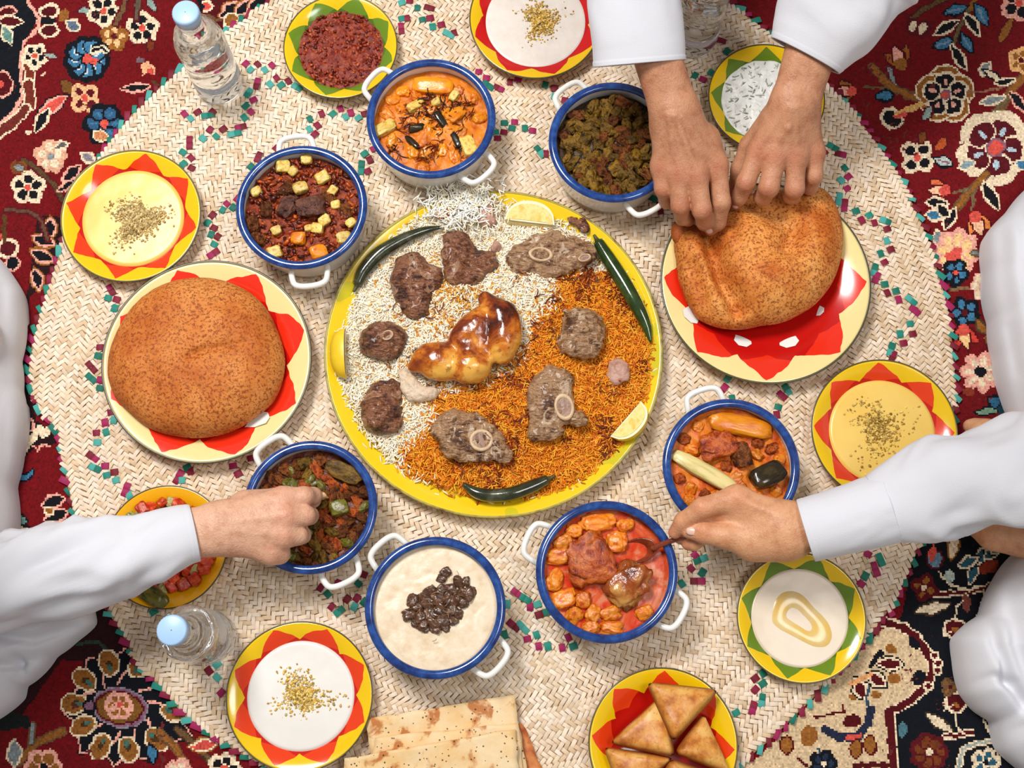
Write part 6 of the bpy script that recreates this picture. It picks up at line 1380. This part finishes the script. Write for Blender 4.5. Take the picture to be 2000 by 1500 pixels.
def figure(person, base, look, arm_ends, spare=(), arms=(), legs=()):
    """seated trunk, shoulders and upper sleeves in white cotton, and the head; base: seat point, look: point on the mat faced"""
    b = np.array(base[:2] + (0,)); f = np.array(look[:2] + (0,)) - b; f /= np.linalg.norm(f); sd = np.array([f[1], -f[0], 0]); up = np.array([0, 0, 1.0]); W = lambda a, l, z: b + f * a + sd * l + up * z
    cs = [(W(0, -.09, .11), W(0, .09, .11), .115, .115), (W(0, 0, .14), W(.08, 0, .38), .125, .115), (W(.09, -.13, .42), W(.09, .13, .42), .064, .064), (W(.09, 0, .44), W(.11, 0, .49), .062, .056)]
    for e in arm_ends:
        e = np.array(e); l = .15 if (e - b) @ sd > 0 else -.15; cs.append((W(.09, l, .42), e, .066, .060))
    for l in spare: cs += [(W(.09, l, .42), W(.06, l * 1.45, .22), .064, .056), (W(.06, l * 1.45, .22), W(.20, l * 0.7, .075), .056, .040)]
    p_ = np.array([q for c in cs for q in c[:2]])
    def fn(g):
        d = None
        for a, c, ra, rb in cs: e = rcone(g, a, c, ra, rb); d = e if d is None else smin(d, e, 0.035)
        return np.maximum(d - 0.007 * (0.6 - np.abs(fbm(g * np.array([13, 13, 4.0]), 2)) * 1.5), 0.002 - g[..., 2])
    lo = p_.min(0) - 0.15; lo[2] = -0.02
    V, F = surface_nets(fn, lo, p_.max(0) + 0.15, 0.0085); link('thobe_body', mesh('thobe_body', relax(V, F, 2) - np.array(person.location), F), cotton, person)
    # head, bowed towards the food
    d = f * math.cos(0.55) - up * math.sin(0.55); u = up * math.cos(0.55) + f * math.sin(0.55); R_ = np.stack([sd, d, u], 1); c0 = W(.19, 0, .64)
    nk = R_.T @ (W(.115, 0, .47) - c0)
    cran = lambda g: ellip(g, (0, -.01, .02), (.075, .095, .090))
    def face(g):
        x = smin(cran(g), ellip(g, (0, .030, -.050), (.056, .062, .075)), .03); x = smin(x, ellip(g, (0, .078, -.104), (.024, .018, .018)), .02)
        x = smin(x, rcone(g, np.array((0, .094, .022)), np.array((0, .112, -.022)), .007, .013), .012); x = smin(x, rcone(g, np.array((-.045, .082, .036)), np.array((.045, .082, .036)), .010, .010), .02)
        for q in (-1, 1):
            x = smin(x, ellip(g, (q * .077, -.005, -.010), (.010, .020, .032)), .008); so = np.linalg.norm(g - np.array((q * .031, .098, .016)), axis=-1) - .015; x = -smin(-x, so, .012)
        x = smin(x, rcone(g, np.array((-.018, .088, -.058)), np.array((.018, .088, -.058)), .006, .006), .006); x = smin(x, rcone(g, np.array((-.015, .086, -.070)), np.array((.015, .086, -.070)), .006, .006), .006)
        return smin(x, rcone(g, np.array((0, -.02, -.05)), nk, .048, .052), .03)
    to_w = lambda V: V @ R_.T + c0 - np.array(person.location)
    V, F = surface_nets(face, (-.10, -.15, -.27), (.10, .14, .13), 0.0035); V = to_w(relax(V, F, 1))
    # skin under the cloth: arms, chest, neck, so that the body is one piece
    sk = [(W(.04, 0, .20), W(.09, 0, .40), .08, .075), (W(.09, -.11, .42), W(.09, .11, .42), .045, .045), (W(.09, 0, .42), W(.125, 0, .53), .050, .048)]
    for path in arms:
        q = [np.array(P(*p)) for p in path]; sk += [(a, c, .016 + .004 * k, .020 + .004 * k) for k, (a, c) in enumerate(zip(q[:-1], q[1:]))]
        sk.append((q[-1], W(.09, .15 if (q[-1] - b) @ sd > 0 else -.15, .42), .030, .040))
    for path in legs:
        q = [np.array(P(*p)) for p in path] + [W(.02, 0, .10)]; sk += [(a, c, .024 + .006 * k, .030 + .006 * k) for k, (a, c) in enumerate(zip(q[:-1], q[1:]))]
        sk.append((W(.02, 0, .10), W(.04, 0, .20), .07, .08))
    V2, F2 = soft(sk, 0.0055); V2 = V2 - np.array(person.location); F = np.r_[F, F2 + len(V)]; V = np.r_[V, V2]
    me = person.data; n0 = len(me.vertices); bm = bmesh.new(); bm.from_mesh(me); vs = [bm.verts.new(v) for v in V]
    for q in F: bm.faces.new([vs[k] for k in q]).smooth = True
    bm.to_mesh(me); bm.free()
    def hair(g):
        cap = np.maximum(cran(g) - .009 - .002 * vnoise(g * 160), np.minimum(.045 - g[..., 2], g[..., 1] - .035)); cap = np.maximum(cap, -(g[..., 2] + .055))
        jaw = np.maximum(np.maximum(face(g) - .0035, g[..., 2] + .030), -(g[..., 1] + .012)); jaw = np.maximum(jaw, g[..., 2] * 0 - .145 - g[..., 2]); jaw = np.maximum(jaw, .017 - np.linalg.norm((g - np.array((0, .095, -.063))) * np.array([.7, .3, 1.3]), axis=-1))
        return np.minimum(cap, jaw)
    V, F = surface_nets(hair, (-.10, -.15, -.18), (.10, .14, .13), 0.0035); link('hair', mesh('hair', to_w(V), F), hair_m, person)
    for q in (-1, 1):
        ev, ef = ICO[3]; e = link('eye', mesh('eye', to_w(ev * 0.0125 + np.array((q * .031, .079, .016))), ef), eye_m, person); iv = ICO[2][0] * np.array([.0055, .002, .0055]); link('iris', mesh('iris', to_w(iv + np.array((q * .031, .0905, .014))), ICO[2][1]), iris_m, e)
        link('eyebrow', mesh('eyebrow', to_w(ev * np.array([.020, .004, .004]) + np.array((q * .031, .0945, .037))), ef), hair_m, person)
B = lambda x, y, z: tuple(P(x, y, z))
# ---------------------------------------------------------------- person at the far side: both hands tearing the bread
def fing(*q): return [(B(x, y, z), r * 1.08) for x, y, z, r in q]
rh = dict(palm=[(B(1258, 70, .186), B(1298, 214, .148), .0205, .0172), (B(1284, 70, .186), B(1334, 212, .148), .0200, .0172),
                (B(1306, 212, .148), B(1292, 325, .112), .0148, .0118), (B(1312, 212, .149), B(1322, 338, .118), .0148, .0122), (B(1322, 212, .149), B(1360, 342, .120), .0148, .0124), (B(1332, 212, .147), B(1400, 322, .114), .0148, .0120),
                (B(1300, 250, .128), B(1330, 320, .100), .016, .014), (B(1345, 240, .126), B(1388, 318, .098), .016, .014)],
          fingers=[fing((1292, 325, .112, .0112), (1296, 368, .104, .0098), (1303, 392, .080, .0088), (1314, 398, .062, .0074)),
                   fing((1322, 338, .118, .0114), (1329, 402, .104, .0100), (1334, 424, .078, .0090), (1344, 430, .060, .0076)),
                   fing((1360, 342, .120, .0116), (1371, 410, .106, .0104), (1376, 432, .080, .0092), (1374, 438, .062, .0078)),
                   fing((1400, 322, .114, .0112), (1409, 396, .100, .0100), (1402, 434, .076, .0088), (1388, 448, .064, .0074)),
                   fing((1380, 270, .118, .0150), (1402, 338, .088, .0112), (1384, 402, .066, .0096), (1366, 428, .058, .0084))],
          ridge=[(B(1318, 225, .166), B(1360, 335, .131), .0030), (B(1306, 225, .165), B(1322, 328, .129), .0028), (B(1330, 228, .164), B(1398, 318, .125), .0028)],
          flush=[(B(1292, 328, .122), .012), (B(1322, 342, .128), .013), (B(1360, 346, .130), .013), (B(1402, 326, .124), .012), (B(1296, 370, .11), .010), (B(1330, 404, .11), .010), (B(1372, 412, .112), .010), (B(1388, 448, .062), .014), (B(1344, 430, .06), .012), (B(1250, 170, .17), .012)])
lh = dict(palm=[(B(1580, 50, .182), B(1537, 196, .145), .0205, .0172), (B(1612, 66, .182), B(1572, 198, .143), .0205, .0170),
                (B(1536, 200, .144), B(1482, 294, .112), .0148, .0124), (B(1545, 204, .145), B(1516, 302, .117), .0148, .0126), (B(1556, 204, .144), B(1554, 304, .115), .0148, .0124), (B(1568, 202, .141), B(1590, 298, .107), .0148, .0118),
                (B(1530, 230, .124), B(1510, 290, .096), .017, .014), (B(1565, 230, .122), B(1570, 290, .094), .016, .013)],
          fingers=[fing((1482, 294, .112, .0116), (1457, 356, .100, .0102), (1444, 384, .078, .0090), (1436, 398, .064, .0076)),
                   fing((1516, 302, .117, .0120), (1502, 366, .106, .0108), (1490, 384, .082, .0098), (1486, 382, .066, .0084)),
                   fing((1554, 304, .115, .0116), (1552, 368, .103, .0104), (1546, 382, .080, .0094), (1540, 378, .065, .0080)),
                   fing((1590, 298, .107, .0108), (1590, 344, .097, .0092), (1582, 366, .076, .0082), (1574, 368, .060, .0070)),
                   fing((1510, 235, .120, .0160), (1466, 285, .094, .0122), (1446, 330, .078, .0104), (1437, 368, .064, .0088))],
          ridge=[(B(1546, 210, .161), B(1516, 295, .128), .0030), (B(1556, 210, .160), B(1554, 296, .126), .0028), (B(1538, 208, .159), B(1484, 288, .123), .0028), (B(1566, 160, .166), B(1540, 250, .148), .0020), (B(1540, 250, .148), B(1546, 290, .130), .0018)],
          flush=[(B(1482, 298, .122), .013), (B(1516, 306, .127), .014), (B(1554, 308, .125), .013), (B(1590, 302, .116), .012), (B(1457, 358, .108), .010), (B(1502, 368, .114), .010), (B(1436, 400, .064), .013), (B(1552, 370, .11), .010)])
far = make_person('person', 'person in white cotton sleeves tearing the puffed bread with both hands', [rh, lh], skin_mat('tan_skin', (194, 138, 104), (178, 92, 66), (112, 66, 44)))
def arm_hair(person, path, rad, n, L=0.0075):
    me = person.data; co = np.empty(len(me.vertices) * 3, np.float32); me.vertices.foreach_get('co', co); co = co.reshape(-1, 3); no = np.array([v.normal[:] for v in me.vertices]); loc = np.array(person.location)
    ctr = [np.array(B(*p)) - loc for p in path]; d = np.min([np.linalg.norm(co - c_, axis=1) for c_ in ctr], 0)
    idx = np.nonzero((d < rad) & (no[:, 2] > 0.25))[0]; idx = idx[RNG.integers(0, len(idx), n)]
    ax = ctr[-1] - ctr[0]; base = math.atan2(ax[1], ax[0])
    tv = np.array([(x, y + 0.12 * x * x, z) for x in (-1, 0, 1) for y, z in ((-0.5, 0), (0.5, 0), (0, 0.8))]) * np.array([1, 0.012, 0.012]); tv[:, 1] += 0.15 * tv[:, 0] ** 2
    tf = np.array([(i * 3 + k, i * 3 + (k + 1) % 3, i * 3 + 3 + (k + 1) % 3, i * 3 + 3 + k) for i in range(2) for k in range(3)])
    l = L * RNG.uniform(0.5, 1, n) / 2; slope = -np.arctan2(np.abs(no[idx, 0]), no[idx, 2])
    rz = base + RNG.normal(0, 0.5, n); tilt = np.c_[np.zeros(n), np.arctan2(no[idx, 0] * np.cos(rz) + no[idx, 1] * np.sin(rz), no[idx, 2]), rz]
    hm = pack('arm_hair', tv, tf, co[idx] + no[idx] * 0.0005, tilt, np.c_[l, l, l], tones([(52, 34, 24), (74, 50, 36)], n, 0.1), crumb_mat)
    return tag(link('arm_hair', hm, None, person), kind='stuff')
arm_hair(far, [(1280, 150, .19), (1300, 190, .175), (1320, 230, .165), (1330, 260, .155)], 0.030, 260)
arm_hair(far, [(1575, 130, .185), (1560, 170, .17), (1550, 215, .16)], 0.028, 150)
nail(far, B(1434, 401, .0730), P(1434, 402, .06) - P(1444, 384, .075), (-0.3, -0.2, 1), 0.0050, 0.0045)
nail(far, B(1386, 451, .0728), P(1384, 452, .06) - P(1402, 434, .074), (0.1, -0.4, 1), 0.0048, 0.0045)
sleeve(far, 'thobe_sleeve', [(1249, 124, .168, 88), (1247, 92, .176, 89), (1242, 40, .188, 91), (1236, -60, .208, 96), (1230, -200, .24, 104), (1240, -360, .30, 112)], 1, 0.006, flat=0.62)
sleeve(far, 'thobe_sleeve', [(1573, 108, .168, 72), (1590, 78, .176, 88), (1616, 30, .188, 116), (1655, -50, .212, 136), (1710, -160, .25, 142), (1740, -340, .31, 140)], 4, 0.014, flat=0.60, droop=0.012, crease=2.0)

# ---------------------------------------------------------------- person at the left: dipping bread in the dark stew
lhand = dict(palm=[(B(310, 1070, .126), B(432, 1050, .118), .0205, .0172), (B(310, 1038, .126), B(432, 1014, .119), .0205, .0172),
                   (B(428, 1012, .120), B(552, 973, .112), .0148, .0118), (B(428, 1022, .121), B(558, 1008, .116), .0148, .0124), (B(428, 1036, .120), B(554, 1046, .112), .0148, .0122), (B(428, 1050, .117), B(528, 1078, .104), .0148, .0125),
                   (B(470, 1005, .100), B(530, 990, .090), .016, .013), (B(470, 1045, .098), B(525, 1055, .086), .016, .013)],
             fingers=[fing((552, 973, .112, .0108), (594, 969, .108, .0096), (612, 968, .090, .0086), (616, 970, .0765, .0074)),
                      fing((558, 1008, .116, .0114), (596, 1007, .108, .0102), (604, 1007, .090, .0094), (594, 1006, .0785, .0080)),
                      fing((554, 1046, .112, .0108), (582, 1046, .104, .0096), (590, 1045, .089, .0088), (580, 1042, .0785, .0076)),
                      fing((528, 1078, .104, .0120), (547, 1082, .097, .0098), (547, 1077, .0900, .0086), (537, 1072, .0860, .0074)),
                      fing((480, 985, .104, .0150), (540, 975, .088, .0112), (590, 974, .082, .0094), (612, 978, .0775, .0080))],
             ridge=[(B(440, 1020, .137), B(555, 1005, .126), .0026), (B(440, 1010, .136), B(550, 975, .121), .0024), (B(440, 1034, .135), B(552, 1045, .122), .0024)],
             flush=[(B(556, 975, .12), .012), (B(560, 1009, .126), .013), (B(556, 1047, .121), .012), (B(534, 1080, .108), .014), (B(590, 968, .11), .010), (B(600, 1007, .11), .008), (B(470, 1090, .11), .022)])
left = make_person('person', 'person in a white thobe dipping bread into the dark stew', [lhand], skin_mat('fair_skin', (216, 168, 138), (206, 128, 104), (150, 98, 74)))
arm_hair(left, [(400, 1030, .14), (430, 1030, .138), (460, 1060, .13)], 0.026, 70, 0.006)
nail(left, B(617, 962, .0850), P(620, 962, .07) - P(606, 964, .08), (0.25, 0.5, 1), 0.0048, 0.0042)
sleeve(left, 'thobe_sleeve', [(380, 1041, .123, 53), (350, 1048, .127, 58), (280, 1074, .132, 69), (175, 1100, .140, 80), (0, 1140, .155, 91), (-160, 1175, .185, 98), (-330, 1200, .25, 104)], 8, 0.009, flat=0.80, droop=0.004, crease=1.5)
drape(left, 'thobe_lap', [(0, 505), (45, 572), (49, 612), (39, 700), (43, 760), (41, 880), (25, 950), (29, 1060), (0, 1110), (-150, 1160), (-420, 1050), (-480, 760), (-330, 480), (-120, 440)], (-170, 790), 0.115, [([(10, 560), (18, 700), (10, 900), (14, 1040)], 0.007, 0.012), ([(-40, 520), (-25, 760), (-35, 1050)], 0.010, 0.016), ([(28, 620), (22, 760)], 0.005, 0.006)], 2, 0.012, (0.05, 1), 15)
drape(left, 'thobe_hem', [(178, 1184), (184, 1218), (146, 1250), (104, 1282), (72, 1322), (44, 1342), (40, 1366), (8, 1394), (-90, 1430), (-330, 1380), (-380, 1200), (-150, 1120), (100, 1130)], (-40, 1255), 0.075, [([(36, 1290), (42, 1340)], 0.006, 0.014), ([(-20, 1240), (70, 1250), (140, 1225)], 0.007, 0.014), ([(-60, 1300), (20, 1300), (60, 1290)], 0.006, 0.010)], 5, 0.010, (1, 0.35), 18)
crust = mottled('bread_scrap', [(206, 150, 90), (226, 190, 140), (186, 120, 60)], 200, bump=0.5, obj_rand=False)
tag(link('bread_scrap', blob('bread_scrap', (0.0085, 0.0045, 0.004), 3, 3, 0.25, 2), crust, None, B(625, 968, .0715), (0.2, 0.1, -0.2)), 'small torn scrap of bread pinched over the dark stew', 'bread')

# ---------------------------------------------------------------- person at the right: spooning the red stew
rhand = dict(palm=[(B(1645, 1034, .130), B(1530, 1048, .116), .0175, .0180), (B(1645, 1006, .131), B(1530, 1014, .118), .0175, .0175),
                   (B(1528, 1012, .118), B(1440, 972, .118), .0148, .0125), (B(1528, 1020, .116), B(1430, 990, .108), .0148, .0135), (B(1528, 1034, .112), B(1432, 1010, .100), .0148, .0130), (B(1530, 1045, .116), B(1462, 1058, .104), .0215, .0170), (B(1540, 1058, .110), B(1480, 1066, .102), .019, .0160)],
             fingers=[fing((1440, 972, .118, .0122), (1372, 992, .118, .0104), (1334, 1018, .104, .0088), (1318, 1040, .092, .0070)),
                      fing((1462, 1054, .106, .0162), (1420, 1048, .108, .0128), (1376, 1040, .106, .0112), (1346, 1036, .101, .0086)),
                      fing((1430, 990, .108, .0122), (1370, 1012, .100, .0100), (1340, 1036, .086, .0086), (1328, 1050, .078, .0070)),
                      fing((1432, 1010, .100, .0118), (1386, 1040, .0915, .0092), (1354, 1060, .083, .0080), (1344, 1062, .080, .0070))],
             ridge=[(B(1520, 1008, .135), B(1442, 974, .128), .0024)],
             flush=[(B(1440, 974, .126), .012), (B(1372, 994, .124), .011), (B(1318, 1040, .092), .014), (B(1346, 1062, .074), .016), (B(1376, 1040, .112), .010), (B(1336, 1020, .106), .010)])
foot_cones = [(B(1894, 832, .0095), B(1925, 850, .016), .0085, .015), (B(1908, 828, .0085), B(1940, 846, .017), .007, .016), (B(1925, 852, .021), B(2010, 880, .027), .020, .026), (B(1968, 822, .0105), B(2000, 850, .018), .009, .016), (B(2010, 880, .027), B(2080, 880, .034), .026, .030)]
shin = [(B(1940, 1046, .05), B(2040, 1062, .055), .0165, .024), (B(1940, 1046, .05), B(1900, 1020, .03), .016, .014)]
def soft(cones, step=0.003):
    p_ = np.array([q for c in cones for q in c[:2]]); 
    def fn(g):
        d = None
        for a, b, ra, rb in cones: e = rcone(g, a, b, ra, rb); d = e if d is None else smin(d, e, 0.008)
        return d
    V, F = surface_nets(fn, p_.min(0) - 0.04, p_.max(0) + 0.04, step); return relax(V, F, 2), F
fv, ff = soft(foot_cones); sv_, sf_ = soft(shin)
right = make_person('person', 'person in a white thobe with stitched cuff spooning the red stew', [rhand], skin_mat('warm_skin', (210, 154, 114), (204, 110, 78), (150, 92, 62)), (np.r_[fv, sv_], np.r_[ff, sf_ + len(fv)]))
nail(right, B(1352, 1035, .1126), P(1346, 1036, .10) - P(1376, 1040, .105), (0.05, 0.05, 1), 0.0066, 0.0056)
nail(right, B(1316, 1036, .1000), P(1318, 1042, .092) - P(1334, 1018, .104), (-0.6, 0.3, 0.8), 0.0045, 0.004)
sleeve(right, 'cuff', [(1574, 1036, .122, 59), (1600, 1029, .126, 61), (1650, 1016, .133, 63), (1705, 1000, .141, 65), (1740, 990, .146, 66)], 11, 0.0015, flat=0.88, crease=0.3)
sleeve(right, 'thobe_sleeve', [(1716, 994, .143, 66), (1752, 982, .148, 76), (1830, 958, .158, 90), (1920, 938, .170, 100), (2020, 920, .190, 110), (2150, 890, .22, 118), (2330, 850, .29, 120)], 13, 0.010, flat=0.74, droop=0.002, hem=False, crease=2.0)
drape(right, 'thobe_knee', [(2000, 372), (1962, 418), (1922, 462), (1924, 530), (1935, 625), (1945, 700), (1960, 770), (1974, 808), (2010, 870), (2200, 900), (2420, 760), (2400, 480), (2250, 340), (2100, 320)], (2130, 610), 0.12, [([(1952, 450), (1955, 560), (1978, 700), (1992, 790)], 0.007, 0.013), ([(1990, 410), (1984, 540), (2010, 700)], 0.009, 0.014), ([(1965, 640), (1985, 730)], 0.005, 0.008)], 9, 0.013, (0.12, 1), 15)
drape(right, 'thobe_lap', [(2000, 1066), (1945, 1132), (1918, 1200), (1862, 1248), (1866, 1290), (1871, 1326), (1880, 1356), (1908, 1391), (1940, 1410), (1950, 1465), (1990, 1502), (2100, 1570), (2380, 1500), (2420, 1220), (2250, 1060), (2100, 1030)], (2080, 1285), 0.115, [([(1925, 1205), (1928, 1260), (1952, 1330), (1990, 1380)], 0.007, 0.016), ([(1880, 1345), (1925, 1322), (1955, 1335)], 0.006, 0.012), ([(1965, 1150), (1960, 1260), (2000, 1360)], 0.010, 0.014), ([(1990, 1420), (1955, 1440)], 0.007, 0.010)], 14, 0.012, (0.3, 1), 16)
# --- spoon held over the red stew
sp = empty('serving_spoon', B(1300, 1060, .082), 'brown metal spoon held by the hand over the red stew', 'spoon')
spoon_m = mottled('copper_spoon', [(92, 32, 18), (128, 54, 30), (150, 78, 48)], 60, rough=0.18, bump=0.05, obj_rand=False, coat=0.3)
org = Vector(sp.location)
link('shaft', tube('shaft', [Vector(B(1272, 1072, .074)) - org, Vector(B(1300, 1060, .081)) - org, Vector(B(1336, 1049, .0880)) - org, Vector(B(1363, 1040, .0915)) - org], [.0034, .0030, .0030, .0034], 10, 6), spoon_m, sp)
V = []; F = []; n, m = 14, 20
a0 = Vector(B(1282, 1068, .074)) - org; a1 = Vector(B(1212, 1082, .060)) - org; ax = (a1 - a0); Ls = ax.length / 2; ax.normalize(); cen = (a0 + a1) / 2; sd = ax.cross(Vector((0, 0, 1))).normalized(); upv = sd.cross(ax)
for i in range(n + 1):
    for j in range(m):
        r = i / n; a = 2 * PI * j / m; V.append(cen + ax * (Ls * r * math.cos(a)) + sd * (Ls * 0.62 * r * math.sin(a)) + upv * (-0.009 * (1 - r * r)))
for i in range(n):
    for j in range(m): F.append((i * m + j, i * m + (j + 1) % m, (i + 1) * m + (j + 1) % m, (i + 1) * m + j))
bw = link('bowl', mesh('bowl', V, F), spoon_m, sp); md = bw.modifiers.new('t', 'SOLIDIFY'); md.thickness = 0.0012
# ---------------------------------------------------------------- trunks and heads of the three, outside the picture
tw = lambda x, y, z: tuple(P(x, y, z))
figure(far, tw(1480, -560, .1), tw(1350, 300, 0), [tw(1240, -360, .30), tw(1740, -340, .31)], (), [[(1282, 150, .167), (1264, 60, .186), (1238, -60, .208), (1232, -200, .24), (1240, -360, .30)], [(1568, 130, .163), (1596, 58, .182), (1655, -50, .212), (1710, -160, .25), (1740, -340, .31)]])
figure(left, tw(-450, 860, .1), tw(700, 900, 0), [tw(-330, 1200, .25)], (-.17,), [[(310, 1054, .126), (175, 1098, .140), (0, 1140, .155), (-160, 1175, .185), (-330, 1200, .25)]])
figure(right, tw(2450, 930, .1), tw(1300, 950, 0), [tw(2330, 850, .29)], (-.17,), [[(1645, 1018, .130), (1830, 958, .158), (2020, 920, .190), (2150, 890, .22), (2330, 850, .29)]], [[(2040, 1062, .055), (2200, 1040, .060)], [(2080, 880, .040), (2220, 930, .055)]])
